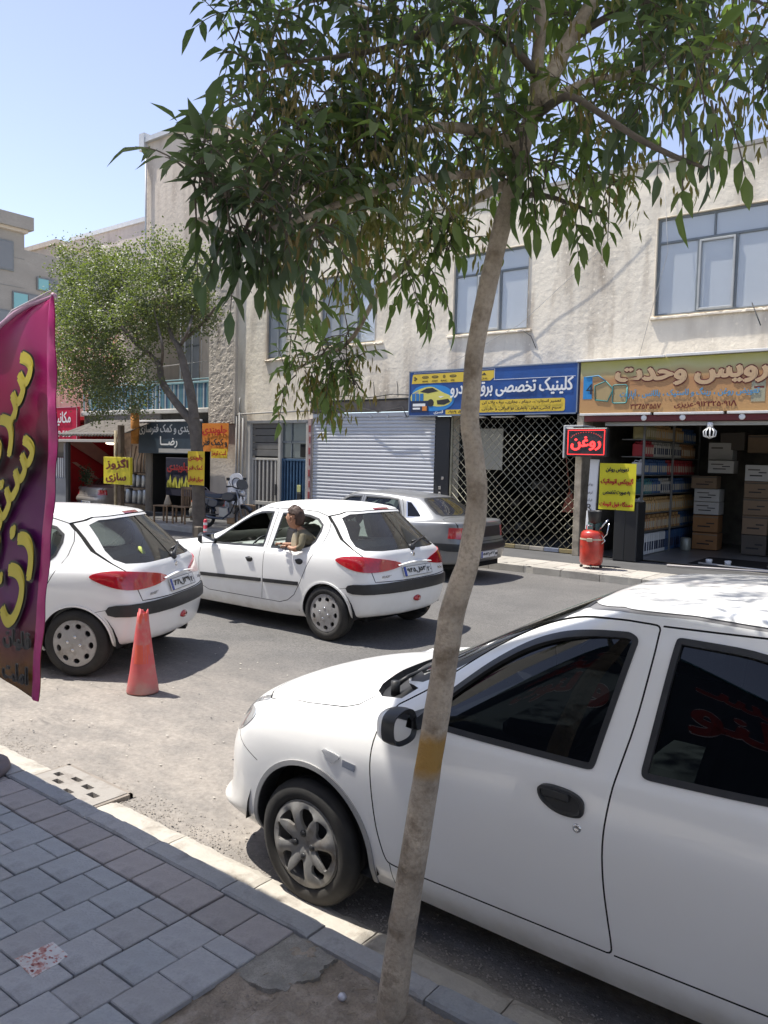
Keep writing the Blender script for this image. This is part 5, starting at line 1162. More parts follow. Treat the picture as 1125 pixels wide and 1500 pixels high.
rr_ = empty('rolled_carpet', (-20.25, 13.9, 2.20), 0, 'upright orange rolled carpet strapped above the workshop', 'carpet roll'); b = MB(); b.tube([(0, 0, 0), (.02, 0, .45), (0, 0, .95)], [.11, .13, .12], 12); b.build('roll', mat('carpet_orange', (.42, .17, .03), .8, var=.3, vscale=10), rr_); b = MB(); b.lathe([(.15, .9), (.17, 1.05), (.05, 1.12)], 12); b.build('roll_cover', mat('cover_grey', (.35, .33, .28), .8), rr_)
# silencer shelves
ss = empty('silencer_rack', (0, 0, 0), 0, 'wall rack of silver exhaust silencers in the left workshop', 'rack'); m_sil = mat('silencer_silver', (.42, .43, .43), .35, metal=.7, var=.15)
for z_ in (.82, .28, 1.30): b = MB(); b.cbox(-23.3, -20.9, 15.2, 15.6, z_-.03, z_, .004); b.build('shelf_board', mat('timber_dark', (.10, .07, .045), .8), ss)
b = MB(); b.lathe([(.09, 0), (.10, .015), (.10, .40), (.09, .42), (.03, .43)], 16); o = b.build('tmp', m_sil); msil = o.data; bpy.data.objects.remove(o)
gn = 'silver exhaust silencers on the rack'
for i, (x_, z_) in enumerate([(-23.2, .28), (-22.85, .28), (-22.5, .28), (-22.2, .28), (-21.9, .28), (-21.5, .28), (-21.15, .28), (-22.6, .82), (-22.3, .82), (-22.0, .82), (-21.65, .82), (-21.35, .82), (-21.1, .82)]):
    o = bpy.data.objects.new('silencer', msil); COL.objects.link(o); o.location = (x_+.15, 15.38, z_); s_ = random.uniform(.8, 1.15); o.scale = (s_*1.1, s_*1.1, s_); tag(o, 'silver silencer canister on the %s shelf of the exhaust workshop' % ('lower' if z_ < .5 else 'upper'), 'silencer', gn+(' lower shelf' if z_ < .5 else ' upper shelf'))
for i in range(12):
    x_ = -23.2+i*.2; b = MB(); b.tube([(x_, 15.6, 1.30), (x_+random.uniform(-.05, .05), 15.6, 1.65), (x_+random.uniform(-.2, .2), 15.6, 2.0+random.uniform(0, .3))], .022, 6); tag(b.build('exhaust_pipe', mat('pipe_rust%d' % (i % 2), [(.22, .18, .13), (.35, .34, .31)][i % 2], .5, metal=.4)), 'bent exhaust pipe standing on the top rack of the exhaust workshop', 'pipe', 'exhaust pipes on the top rack')
sc_ = MB()
for i in range(40): a = random.uniform(0, 6); x_, y_, z_ = random.uniform(-23.2, -20.95), random.uniform(14.4, 15.2), random.uniform(-.3, .1); sc_.tube([(x_, y_, z_), (x_+.3*math.cos(a), y_+.2*math.sin(a), z_+random.uniform(-.1, .25))], random.uniform(.02, .06), 6)
sc_.build('scrap_heap', mat('scrap', (.20, .18, .15), .5, metal=.4, var=.5, vscale=5))['kind'] = 'stuff'
# red side: mechanic shop
rs_ = board('red_sign', -28.2, -24.28, 2.28, 3.42, 14.45, mat('sign_crimson', (.50, .012, .05), .45, var=.08, vscale=2), 'crimson mechanic sign with white lettering and phone number at far left', frame=mat('frame_pink', (.6, .35, .38), .5))
text('heading_lettering', 'مکانیکی علی', i_white, rs_, -25.72, 3.02, w=2.15, h=.48, y=14.43, bold=.03); text('phone_lettering', '0912 76 49 508', i_white, rs_, -25.75, 2.52, w=2.2, h=.20, y=14.43, bold=.03)
gr_ = empty('grey_gate', (0, 0, 0), 0, 'grey steel gate with a barred window under the crimson sign', 'gate'); m_gg = mat('gate_grey', (.24, .245, .25), .6, var=.1)
for a in ((-28, -26.75), (-26.72, -25.42)): b = MB(); b.cbox(a[0], a[1], 14.7, 14.74, -.3, 1.0, .008); b.build('leaf', m_gg, gr_); b = MB(); b.cbox(a[0], a[0]+.1, 14.68, 14.73, 1.0, 2.2, .006); b.cbox(a[1]-.1, a[1], 14.68, 14.73, 1.0, 2.2, .006); b.build('leaf_frame', m_gg, gr_)
for i in range(9): b = MB(); b.tube([(-26.6+i*.125, 14.71, .98), (-26.6+i*.125, 14.71, 1.75)], .012, 5); b.build('window_bar', m_blk, gr_)
b = MB(); b.box(-26.65, -25.45, 14.78, 14.8, .98, 1.70); b.build('window_backlight', i_white, gr_); b = MB(); b.box(-28, -25.4, 14.78, 14.82, 1.72, 2.25); b.build('upper_sheet', m_int, gr_)  # plain white sheet behind the window bars
b = MB(); b.cbox(-25.36, -25.2, 14.66, 14.76, -.3, 2.3, .01); tag(b.build('dark_post', m_wire), 'dark post between the grey gate and the red passage', 'post')
m_rw = mat('wall_red', (.52, .02, .03), .7, var=.15, vscale=2)
rw_ = empty('red_passage', (0, 0, 0), 0, 'dark red painted passage with a stair soffit behind the silver car', 'passage')
b = MB(); b.box(-27.5, -24.2, 19.9, 20.0, -.6, 3.1); b.box(-27.6, -27.5, 14.9, 20, -.6, 3.1); b.build('back_wall', m_rw, rw_)
for q_, x_, m_ in (([(100, 648), (132, 646), (172, 676), (172, 694)], -27.35, mat('soffit_pink', (.55, .36, .30), .7, var=.1)), ([(106, 677), (112, 677), (147, 702), (141, 702)], -27.44, mat('soffit_pink', (.5, .3, .25), .7))):
    v = [atX(p_[0], p_[1], x_) for p_ in q_]; b = MB(); b.add(v+[p_-Vector((.06, 0, 0)) for p_ in v], [(0, 1, 2, 3), (0, 4, 5, 1), (1, 5, 6, 2), (2, 6, 7, 3), (3, 7, 4, 0)]); b.build('stair_stringer', m_, rw_)
b = MB(); b.box(-24.6, -24.45, 19, 20, -.6, 3.1); b.box(-30, -20.9, 14.9, 20.0, 3.0, 3.12); b.build('side_wall', m_rw, rw_)
b = MB(); b.box(-31, -20.9, 13.9, 20.2, -.45, -.27); b.build('sunken_floor', m_intf, rw_)
tag(MB().box(-31.1, -20.8, 13.86, 13.9, -.6, .12).build('ramp_edge', m_pave), kind='structure')
lamp = empty('ceiling_lamp', (-23.0, 14.9, 2.24), 0, 'small lit ceiling lamp in the mouth of the red passage', 'lamp'); b = MB(); b.lathe([(.18, 0), (.16, -.04), (.05, -.06)], 16); b.build('bowl', mat('lamp_lit', (.8, .6, .5), .5, emit=(1, .72, .55), estr=2.5), lamp)
fl = MB()
for i in range(420): x_, z_, s_ = random.gauss(-25.0, .20), random.gauss(1.05, .15), random.uniform(.3, .8); fl.add([(x_, 15.2, z_), (x_+.07*s_, 15.2+random.uniform(-.1, .1), z_+.03*s_), (x_+.02*s_, 15.18, z_+.08*s_)], [(0, 1, 2)])
tag(fl.build('potted_plant', mat('plant_dark', (.035, .05, .02), .7, var=.5, vscale=9)), 'small dark shrub in front of the red wall behind the silver car', 'plant')
# plants, chairs, odd things in front of the suspension shop
m_wood = mat('chair_wood', (.23, .15, .085), .7, var=.2, vscale=8)
def chair(x, y, rz, label):
    t = empty('wooden_chair', (x, y, .122), rz, label, 'chair')
    b = MB(); b.cbox(-.21, .21, -.21, .21, .42, .45, .008); b.build('seat', m_wood, t)
    for sx_ in (-1, 1):
        for sy_ in (-1, 1): b = MB(); b.cbox(sx_*.19-.02, sx_*.19+.02, sy_*.19-.02, sy_*.19+.02, 0, .42 if sy_ < 0 else .95, .004); b.build('leg', m_wood, t)
    for sx_ in (-1, 1): b = MB(); b.cbox(sx_*.19-.012, sx_*.19+.012, -.18, .18, .16, .19, .003); b.build('stretcher', m_wood, t)
    for i in range(6): b = MB(); b.cbox(-.15+i*.06-.012, -.15+i*.06+.012, .18, .20, .46, .90, .003); b.build('back_slat', m_wood, t)
    b = MB(); b.cbox(-.2, .2, .175, .205, .88, .95, .004); b.build('back_rail', m_wood, t)
chair(-16.72, 12.95, R_(15), 'wooden chair with an upright slatted back outside the suspension shop'); 
stl = empty('wooden_stool', (-17.35, 12.85, .122), R_(8), 'wooden stool left of the slatted chair', 'stool')
b = MB(); b.cbox(-.26, .26, -.2, .2, .42, .45, .006); b.build('seat', m_wood, stl)
for sx_ in (-1, 1):
    for sy_ in (-1, 1): b = MB(); b.cbox(sx_*.23-.02, sx_*.23+.02, sy_*.17-.02, sy_*.17+.02, 0, .42, .004); b.build('leg', m_wood, stl)
b = MB(); b.lathe([(.09, 0), (.10, .05), (.05, .2), (.03, .27)], 12, T(.1, 0, .45)); tag(b.build('jug', mat('jug_tan', (.36, .30, .22), .6), None, (-17.35, 12.85, .122)), 'tan jug standing on the wooden stool', 'jug')
vt = empty('workwear_rack', (-18.7, 14.3, .1), 0, 'dark hanging cloth with yellow flame shapes and red lettering in the suspension shop', 'banner')
b = MB(); b.cbox(-.60, .60, 0, .03, .62, 1.72, .01); b.build('cloth', mat('cloth_dark_blue', (.012, .012, .03), .8), vt)
b = MB()
for cx_ in (-.28, .26):
    for k in range(5):
        a = -.18+k*.09; b.add([(cx_+a-.08, -.006, .85), (cx_+a+.08, -.006, .85), (cx_+a+.03*math.sin(k*3), -.006, 1.12+.14*math.sin(k*2.3+cx_)), (cx_+a-.07, -.006, 1.0)], [(0, 1, 2, 3)])
b.build('yellow_shapes', mat('print_lime', (.50, .48, .06), .6), vt); text('lettering', 'جلوبندی', ink('sign_red2', (.30, .02, .02)), vt, .0, 1.44, w=1.0, h=.28, y=-.01, bold=.06, outline=i_grey, ow=.01)
b = MB(); b.lathe([(.02, -.05), (.20, -.05), (.22, 0), (.20, .05), (.02, .05)], 18, T(-17.45, 13.9, .60) @ RX(80) @ Matrix.Scale(.62, 4)); tag(b.build('orange_disc', mat('disc_orange', (.33, .08, .02), .6)), 'orange round disc among the parts in the suspension shop', 'disc')
b = MB(); b.cbox(-17.15, -16.75, 14.5, 14.8, .30, .70, .03); tag(b.build('red_toolbox', mat('box_red', (.22, .02, .02), .5)), 'dark red tool chest inside the suspension shop', 'tool chest')
b = MB(); b.lathe([(.18, 0), (.22, .25), (.16, .5), (.05, .55)], 14, T(-17.35, 13.9, .12)); tag(b.build('grey_sack', mat('sack', (.17, .155, .13), .9)), 'grey sack slumped beside the orange disc', 'sack')
wp_ = empty('white_fairing', (-15.55, 13.75, .62), R_(-4), 'white plastic leg-shield panel with an oval outline standing behind the motorcycle', 'panel')
out = chaikin([(-.36, 0), (-.40, .62), (-.22, .84), (.12, .86), (.26, .66), (.42, .05)], 2); b = MB(); b.prism(out, -.02, .02, 'y'); b.build('panel', mat('plastic_white', (.55, .56, .60), .5, var=.08), wp_)
b = MB(); b.tube([(.0+.19*math.cos(t), -.026, .60+.13*math.sin(t)) for t in np.linspace(0, 6.283, 20)], .012, 5, cap=False); b.build('oval_rim', m_ink, wp_)
for a, c in ((-.2, .35), (-.2, .12), (.2, .4), (.26, .2), (.3, .08), (-.1, .2)): b = MB(); b.lathe([(.022, 0), (.02, .01)], 8, T(a, -.02, c) @ RX(90)); b.build('bolt_hole', m_ink, wp_)
b = MB(); b.cbox(-16.0, -15.1, 13.78, 14.0, .12, .66, .02); tag(b.build('crate', m_wood), 'low wooden crate under the white panel', 'crate')
# flexible bollard and stump at the far kerb
bo = empty('delineator', (-13.02, 10.65, .0), 0, 'red traffic delineator post with white bands by the far tree', 'bollard')
b = MB(); b.lathe([(.10, 0), (.10, .02), (.04, .04), (.038, .56), (.02, .585), (.005, .585)], 16); b.build('post', mat('plastic_red', (.50, .03, .05), .5), bo)
for z_ in (.20, .33, .46): b = MB(); b.lathe([(.0395, z_), (.0395, z_+.055)], 16, cap=False); b.build('white_band', i_white, bo)
b = MB(); b.cbox(-13.98, -13.80, 11.1, 11.25, 0, .34, .02); tag(b.build('stump_post', mat('stump', (.12, .10, .075), .9, var=.3)), 'short brown timber stub beside the far tree trunk', 'stub')
def cabin(parent, x0, x1, w, zf, zb, wheel_x, seats, mirror_side=True, trim=None):
    trim = trim or m_trim
    b = MB(); b.box(x0, x1, -w, w, zf-.03, zf)          # floor pan
    for s in (1, -1): b.box(x0, x1, s*w-.012, s*w+.012, zf, zb)
    b.box(x0-.01, x0+.02, -w, w, zf, zb); b.box(x1-.02, x1+.01, -w, w, zf, zb-.12)
    b.build('floor_and_door_trim', trim, parent)
    d = MB(); d.cbox(x0-.05, x0+.38, -w+.02, w-.02, zb-.30, zb-.03, .05); d.cbox(x0+.22, x0+.50, -.55, -.15, zb-.12, zb+.03, .03)
    d.build('dashboard', trim, parent)
    s = MB(); pts = [(wheel_x+.18*math.sin(t)*.35, -.36+.18*math.cos(t), zb-.06+.17*math.sin(t)) for t in np.linspace(0, 2*math.pi, 25)]
    s.tube(pts, .014, 8, cap=False); s.tube([(wheel_x-.18, -.36, zb-.14), (wheel_x, -.36, zb-.06)], .03)
    s.tube([(wheel_x, -.52, zb-.06), (wheel_x, -.20, zb-.06)], .014)
    s.build('steering_wheel', m_blk, parent)
    for (sx, sy, sw, rear) in seats:
        q = MB(); q.cbox(sx-.5, sx, sy-sw, sy+sw, zf+.12, zf+.34, .05)
        M = T(sx-.02, sy, zf+.30) @ RY(14); q.cbox(-.09, .09, -sw, sw, 0, .56 if not rear else .40, .05, M)
        for hy in (() if rear else (0,)): q.cbox(-.06, .05, hy-.13, hy+.13, .60, .76, .04, M)
        q.build('rear_bench' if rear else 'front_seat', m_seat, parent)

def underbody(parent, x0, x1, w, zf, axles, wr, wy):
    b = MB(); prev = x0
    for a in axles:
        b.box(prev, a-wr-.06, -w, w, zf, zf+.1); b.box(a-wr-.06, a+wr+.06, -wy+.16, wy-.16, zf, zf+.12); prev = a+wr+.06
    b.box(prev, x1, -w, w, zf, zf+.1)
    for a in axles:
        for s in (1, -1):
            n = 14; pts = [(a+(wr+.055)*math.cos(math.pi*k/n), .26+(wr+.055)*math.sin(math.pi*k/n)) for k in range(n+1)]
            v = [(p[0], s*(wy-.20), p[1]) for p in pts]+[(p[0], s*(wy+.085), p[1]) for p in pts]; k0 = n+1
            b.add(v, [(i, i+1, i+1+k0, i+k0) for i in range(n)]+[tuple(range(k0))])
    b.tube([(axles[1]-.3, .3, zf), (axles[1]+.5, .35, zf+.02)], .03)
    return b.build('underbody', m_under, parent)

def near_car():
    root = empty('parked_car', (-2.25, 3.21, 0), 0, 'white sedan with black tinted windows parked at the kerb behind the slender trunk', 'car')
    X = [-.38, -.02, .50, .95, 1.40, 1.90, 2.40, 2.90]
    def row(front, side, rear):
        return front+[(X[i], side[i][0], side[i][1]) for i in range(8)]+rear
    def sd(ys, zs): return list(zip(ys, zs))
    rows = [
     row([(-.74, 0, .19), (-.72, .30, .19), (-.66, .53, .19), (-.54, .67, .20)], sd([.735, .76, .76, .76, .76, .76, .76, .74], [.21]*5+[.22, .23, .25]), [(3.22, .62, .27), (3.32, .3, .27), (3.34, 0, .27)]),
     row([(-.845, 0, .25), (-.83, .32, .25), (-.765, .58, .255), (-.62, .725, .26)], sd([.785, .80, .80, .80, .80, .80, .80, .79], [.275, .28, .28, .285, .29, .295, .30, .31]), [(3.30, .67, .33), (3.41, .33, .33), (3.43, 0, .33)]),
     row([(-.77, 0, .33), (-.755, .32, .33), (-.69, .56, .33), (-.575, .71, .33)], sd([.80, .812, .812, .812, .812, .812, .812, .80], [.37, .36, .36, .36, .36, .37, .38, .38]), [(3.32, .69, .40), (3.44, .34, .40), (3.46, 0, .40)]),
     row([(-.79, 0, .52), (-.775, .31, .52), (-.70, .56, .52), (-.575, .715, .53)], sd([.81, .825, .83, .83, .83, .83, .83, .815], [.54, .55, .55, .55, .56, .56, .56, .56]), [(3.32, .70, .56), (3.45, .34, .56), (3.47, 0, .56)]),
     row([(-.74, 0, .67), (-.72, .30, .67), (-.645, .54, .67), (-.52, .69, .67)], sd([.80, .825, .838, .838, .838, .838, .835, .815], [.68, .69, .71, .72, .73, .74, .75, .76]), [(3.26, .70, .76), (3.38, .34, .77), (3.40, 0, .77)]),
     row([(-.66, 0, .745), (-.635, .28, .745), (-.565, .50, .745), (-.455, .65, .745)], sd([.765, .80, .825, .828, .828, .828, .822, .80], [.76, .785, .81, .82, .83, .84, .85, .87]), [(3.20, .68, .90), (3.32, .33, .91), (3.34, 0, .91)]),
     row([(-.42, 0, .825), (-.40, .27, .822), (-.35, .48, .815), (-.29, .62, .80)], [(.715, .80), (.762, .83), (.805, .87), (.815, .89), (.815, .905), (.812, .92), (.80, .935), (.78, .955)], [(3.15, .64, .985), (3.20, .32, .99), (3.22, 0, .99)]),
     row([(.10, 0, .935), (.11, .25, .935), (.15, .44, .93), (.20, .58, .925)], [(.655, .925), (.70, .925), (.782, .93), (.79, .945), (.79, .96), (.785, .972), (.765, .985), (.73, 1.0)], [(2.88, .55, 1.01), (2.86, .3, 1.02), (2.85, 0, 1.02)]),
     row([(.62, 0, 1.21), (.63, .25, 1.205), (.655, .43, 1.20), (.70, .56, 1.19)], [(.635, 1.18), (.675, 1.18), (.70, 1.185), (.705, 1.19), (.705, 1.19), (.70, 1.195), (.68, 1.19), (.63, 1.18)], [(2.56, .50, 1.22), (2.52, .3, 1.235), (2.5, 0, 1.24)]),
     row([(1.08, 0, 1.425), (1.085, .24, 1.42), (1.10, .40, 1.41), (1.12, .50, 1.40)], [(.56, 1.39), (.595, 1.39), (.61, 1.40), (.615, 1.405), (.615, 1.405), (.605, 1.395), (.58, 1.37), (.54, 1.34)], [(2.25, .46, 1.37), (2.2, .28, 1.395), (2.18, 0, 1.40)]),
     row([(1.16, 0, 1.448), (1.165, .22, 1.446), (1.18, .36, 1.441), (1.20, .45, 1.437)], [(.495, 1.435), (.52, 1.44), (.535, 1.452), (.54, 1.458), (.54, 1.458), (.53, 1.448), (.51, 1.42), (.48, 1.39)], [(2.15, .40, 1.405), (2.1, .25, 1.425), (2.08, 0, 1.43)]),
     row([(1.25, 0, 1.462), (1.26, .15, 1.461), (1.27, .20, 1.460), (1.28, .24, 1.459)], [(.26, 1.459), (.28, 1.463), (.29, 1.478), (.29, 1.484), (.29, 1.484), (.29, 1.475), (.27, 1.45), (.25, 1.43)], [(2.05, .2, 1.435), (2.0, .12, 1.45), (1.98, 0, 1.45)]),
     row([(1.33, 0, 1.468), (1.335, 0, 1.468), (1.34, 0, 1.469), (1.35, 0, 1.47)], [(0, 1.471), (0, 1.474), (0, 1.487), (0, 1.492), (0, 1.492), (0, 1.484), (0, 1.462), (0, 1.45)], [(2.0, 0, 1.455), (1.95, 0, 1.46), (1.92, 0, 1.462)])]
    # x of the upper rows' side columns follow the glasshouse
    gx = {7: [.27, .36, .60, .97, 1.38, 1.85, 2.35, 2.72], 8: [.76, .84, .98, 1.15, 1.38, 1.75, 2.15, 2.45], 9: [1.15, 1.19, 1.24, 1.30, 1.40, 1.65, 1.95, 2.15],
          10: [1.22, 1.25, 1.28, 1.33, 1.40, 1.62, 1.85, 2.05], 11: [1.29, 1.31, 1.33, 1.36, 1.42, 1.60, 1.80, 1.95], 12: [1.36, 1.37, 1.38, 1.39, 1.43, 1.58, 1.75, 1.90]}
    for r, xs in gx.items():
        for i in range(8): rows[r][4+i] = (xs[i],)+rows[r][4+i][1:]
    for r in (10, 11, 12):
        for i in range(15):
            x, y_, z = rows[r][i]; rows[r][i] = (x, y_, np.interp(x, [1.08, 1.2, 1.35, 1.6, 1.9, 2.1, 2.25], [1.440, 1.458, 1.472, 1.484, 1.472, 1.45, 1.42])-.05*(y_/.54)**2.2*(.6 if r == 10 else 1))
    S = Surf(rows); k = Skin(S, .11, .11)
    WB = 2.36
    def arch(cx, r, a0=-12, a1=192, z=.285): return [(cx+r*math.cos(R_(a)), z+r*math.sin(R_(a))) for a in np.linspace(a0, a1, 40)]
    def archuv(cx, r):
        p = S.inv('s', arch(cx, r)); return [(p[0][0], -.3)]+p+[(p[-1][0], -.3)]
    k.reg('hole', 's', None, depth=.09, uv=archuv(.02, .33), face=False)
    k.reg('hole', 's', None, depth=.09, uv=archuv(WB, .33), face=False)
    k.reg('lipf', 's', None, depth=-.007, uv=archuv(.02, .352)); k.reg('lipr', 's', None, depth=-.007, uv=archuv(WB, .352))
    fw = [(.50, .915), (.60, 1.005), (.685, 1.085), (.80, 1.185), (.93, 1.272), (1.06, 1.325), (1.18, 1.352), (1.28, 1.361), (1.31, 1.362), (1.34, 1.345), (1.33, 1.30), (1.272, .98), (1.265, .935), (1.25, .925), (1.20, .924), (.57, .915)]
    rw = [(1.415, .955), (1.43, .94), (1.48, .942), (1.80, .955), (2.12, .985), (2.10, 1.05), (1.99, 1.20), (1.86, 1.315), (1.72, 1.362), (1.50, 1.368), (1.46, 1.368), (1.455, 1.35), (1.45, 1.31), (1.42, 1.0)]; fw = chaikin(fw, 2); rw = chaikin(rw, 2)
    # glass first, then black frame around it
    fwg = inset(dens(fw, .02), .020); rwg = inset(dens(rw, .02), .020)
    k.reg('front_glass', 's', fwg, depth=.012, step=.05); k.reg('front_frame', 's', dens(fw, .03), depth=-.004, step=.05)
    k.reg('rear_glass', 's', rwg, depth=.012, step=.05); k.reg('rear_frame', 's', dens(rw, .03), depth=-.004, step=.05)
    fd = [(.385, .93), (.355, .79), (.36, .67), (.38, .50), (.40, .42), (.43, .345), (.46, .335), (.52, .335), (1.31, .345), (1.355, .345), (1.352, .39), (1.34, .461), (1.322, .586), (1.316, .72), (1.33, .86), (1.345, .95), (1.375, 1.10), (1.395, 1.3), (1.398, 1.36), (1.40, 1.395), (1.36, 1.397),
          (1.25, 1.398), (1.09, 1.375), (.93, 1.318), (.79, 1.235), (.66, 1.135), (.54, 1.03), (.44, .965)]; fd = chaikin(fd, 2)
    rd = [(1.362, .345), (2.02, .36), (2.04, .42), (2.08, .56), (2.16, .66), (2.22, .75), (2.25, .90), (2.22, 1.0), (2.15, 1.12), (2.05, 1.25), (1.92, 1.35), (1.75, 1.40), (1.407, 1.395), (1.402, 1.3), (1.382, 1.10), (1.352, .95), (1.337, .86), (1.323, .72), (1.329, .586), (1.347, .461)]
    k.seam('s', fd, .006, closed=True); k.seam('s', rd[:13], .006); k.seam('s', [(.45, .335), (.465, .25)], .004)
    k.reg('front_door', 's', fd); k.reg('rear_door', 's', rd)
    # windscreen, cowl, hood
    ws = [(.23, 0), (.25, .28), (.31, .50), (.37, .585), (.46, .63), (.62, .62), (.80, .585), (.98, .52), (1.07, .455), (1.085, .25), (1.08, 0), (1.08, -.1), (.23, -.1)]
    uvw = S.inv('t', dens(ws[:11], .04, False)); uvi = S.inv('t', dens([(.27, 0), (.29, .27), (.34, .47), (.42, .565), (.62, .565), (.80, .54), (.97, .485), (1.045, .43), (1.05, .25), (1.045, 0)], .04, False))
    k.reg('windscreen', 't', None, depth=.004, uv=uvi); k.reg('windscreen_frame', 't', None, depth=0, uv=uvw)
    cow = [(.085, 0), (.10, .28), (.155, .50), (.21, .60), (.28, .665), (.40, .69), (.46, .66), (.37, .60), (.31, .52), (.25, .28), (.225, 0)]
    k.reg('cowl', 't', None, depth=.03, uv=S.inv('t', dens(cow, .04, False)))
    hs = [(-.63, 0), (-.60, .30), (-.53, .50), (-.44, .60), (-.32, .66), (-.10, .705), (.12, .715), (.19, .70), (.24, .655)]
    k.seam('t', hs, .006); k.reg('hood', 't', None, uv=S.inv('t', dens(hs+[(.15, .50), (.10, .28), (.08, 0)], .05, False)))
    # roof ditch moulding and roof panel
    k.seam('s', [(.60, 1.115), (.76, 1.24), (.92, 1.335), (1.08, 1.398), (1.25, 1.425), (1.5, 1.432), (1.8, 1.42), (2.05, 1.36)], .012, name='roof_moulding', depth=.004)
    hl = chaikin([(-.36, .775), (-.36, .73), (-.46, .655), (-.60, .60), (-.70, .60), (-.66, .68), (-.50, .765)], 2)
    k.reg('headlight', 's', hl, depth=-.003)
    k.reg('side_marker', 's', chaikin([(.085, .722), (.20, .712), (.20, .70), (.165, .672), (.15, .672)], 1), depth=-.008)
    k.reg('badge', 's', [(.215, .70), (.285, .695), (.28, .665), (.215, .672)], depth=-.003)
    gr = [(0, .40), (.30, .40), (.42, .37), (.46, .30), (.0, .29)]
    k.reg('grille', 'f', None, depth=.02, uv=S.inv('f', dens(gr, .04, False)))
    k.seam('s', [(-.30, .56), (-.42, .60), (-.50, .635)], .004)
    k.reg('tail_light', 's', chaikin([(3.0, .90), (3.0, .78), (3.3, .76), (3.4, .76), (3.34, .92)], 2), depth=-.004)
    rs = [(2.84, 0), (2.83, .30), (2.80, .50), (2.60, .52), (2.30, .46), (2.22, .42), (2.2, .2), (2.19, 0)]
    k.reg('rear_window', 't', None, depth=.004, uv=S.inv('t', dens(rs, .05, False)))
    k.run()
    body = k.obj('body', 'body', m_white, root); k.obj('gap', 'panel_gap', m_gap, body)
    k.obj('hole', 'wheel_arch_edge', m_blk, body); [k.pair(q, 'arch_lip', mat('arch_trim_grey', (.30, .30, .30), .6, var=.1), body) for q in ('lipf', 'lipr')]
    k.pair('roof_moulding', 'roof_moulding', mat('roof_moulding_grey', (.16, .16, .17), .6), body)
    k.obj('hood', 'hood', m_white, root); k.obj('cowl', 'cowl_grille', m_blk, root)
    k.obj('windscreen_frame', 'windscreen_frame', m_blk, body); k.obj('windscreen', 'windscreen', m_gl, root)
    k.obj('rear_window', 'rear_window', m_tint, root)
    for s in (-1, 1):
        for nm, dn in (('front', 'front_door'), ('rear', 'rear_door')):
            d = k.obj(nm+'_door', dn, m_white, root, (s,)); fr = k.obj(nm+'_frame', 'window_frame', m_blk, d, (s,)); k.obj(nm+'_glass', 'window_glass', m_tint, d, (s,), m_blk)
            if nm == 'front' or s < 0:
                hx = 1.17 if nm == 'front' else 2.08
                p = S.inv('s', [(hx, .80)])[0]; P = S.ev(np.array([p[0]]), np.array([p[1]]))[0]
                hb = MB(); out = chaikin([(-.085, .045), (.075, .038), (.085, -.03), (.05, -.045), (-.02, -.045), (-.085, -.01)], 3); n = len(out); yy = s*P[1]
                o1 = [(hx+a, yy+s*.010, .81+b) for a, b in out]; o2 = [(hx+a*.88, yy+s*.013, .81+b*.84) for a, b in out]; o3 = [(hx+a*.8, yy+s*.004, .81+b*.7) for a, b in out]; o0 = [(hx+a, yy-s*.012, .81+b) for a, b in out]
                v = o0+o1+o2+o3; f = []
                for q in range(3): f += [(q*n+i, q*n+(i+1) % n, (q+1)*n+(i+1) % n, (q+1)*n+i) for i in range(n)]
                hb.add(v, f+[tuple(range(3*n, 4*n))], False); hb.cbox(hx-.07, hx+.03, yy+s*.008-.006, yy+s*.008+.006, .812, .842, .004)
                hd = hb.build('door_handle', m_blk, d)
                if nm == 'front':
                    lk = MB(); lk.lathe([(.015, -.004), (.015, .009), (.011, .012), (.006, .009), (.001, .009)], 14, T(hx+.06, s*(P[1]-.002), .735) @ RX(-90*s)); lk.build('door_lock', m_chr, d)
    # the mirrors
    for s in (-1, 1):
        b = MB(); out = chaikin([(-.095, -.035), (-.085, .05), (-.02, .075), (.075, .06), (.09, 0), (.07, -.06), (-.06, -.062)], 3)
        n = len(out); lay = [(0, 1), (-.03, 1.02), (-.06, .97), (-.09, .8), (-.105, .45)]
        v = []
        for dx, sc in lay: v += [(dx, s*(a*.82*sc+.915), .935+b_*sc) for a, b_ in out]
        f = [(q*n+i, q*n+(i+1) % n, (q+1)*n+(i+1) % n, (q+1)*n+i) for q in range(4) for i in range(n)]+[tuple(range(4*n, 5*n))]
        if s > 0: f = [q[::-1] for q in f]
        M = T(.585, 0, 0)
        mr = MB(); mr.add([M @ Vector(p) for p in v], f, True)
        mo = mr.build('side_mirror', [m_blk], root)
        mo.data.materials.append(m_white)
        for p in mo.data.polygons:
            if p.center.x < .52 and abs(p.center.y) > .93: p.material_index = 1
        rm = MB(); rm.add([M @ Vector((-.0, s*(a*.81+.915), .935+b_*.99)) for a, b_ in out]+[M @ Vector((-.012, s*(a*.62+.915), .935+b_*.74)) for a, b_ in out], [(i, (i+1) % n, (i+1) % n+n, i+n) for i in range(n)]); rm.build('mirror_rim', m_blk, mo)
        g = MB(); g.add([M @ Vector((-.012, s*(a*.63+.915), .935+b_*.75)) for a, b_ in out], [tuple(range(n)) if s > 0 else tuple(range(n))[::-1]]); g.build('mirror_glass', mat('mirror', (.8, .8, .8), .02, metal=1), mo)
        st = MB(); st.add([(.46, s*.775, .905), (.62, s*.775, .915), (.60, s*.77, .99), (.50, s*.86, .915), (.60, s*.86, .92), (.59, s*.86, .96), (.47, s*.79, .93)], [(0, 1, 4, 3), (1, 2, 5, 4), (2, 6, 3, 5), (0, 3, 6)]); st.build('mirror_foot', m_blk, mo)
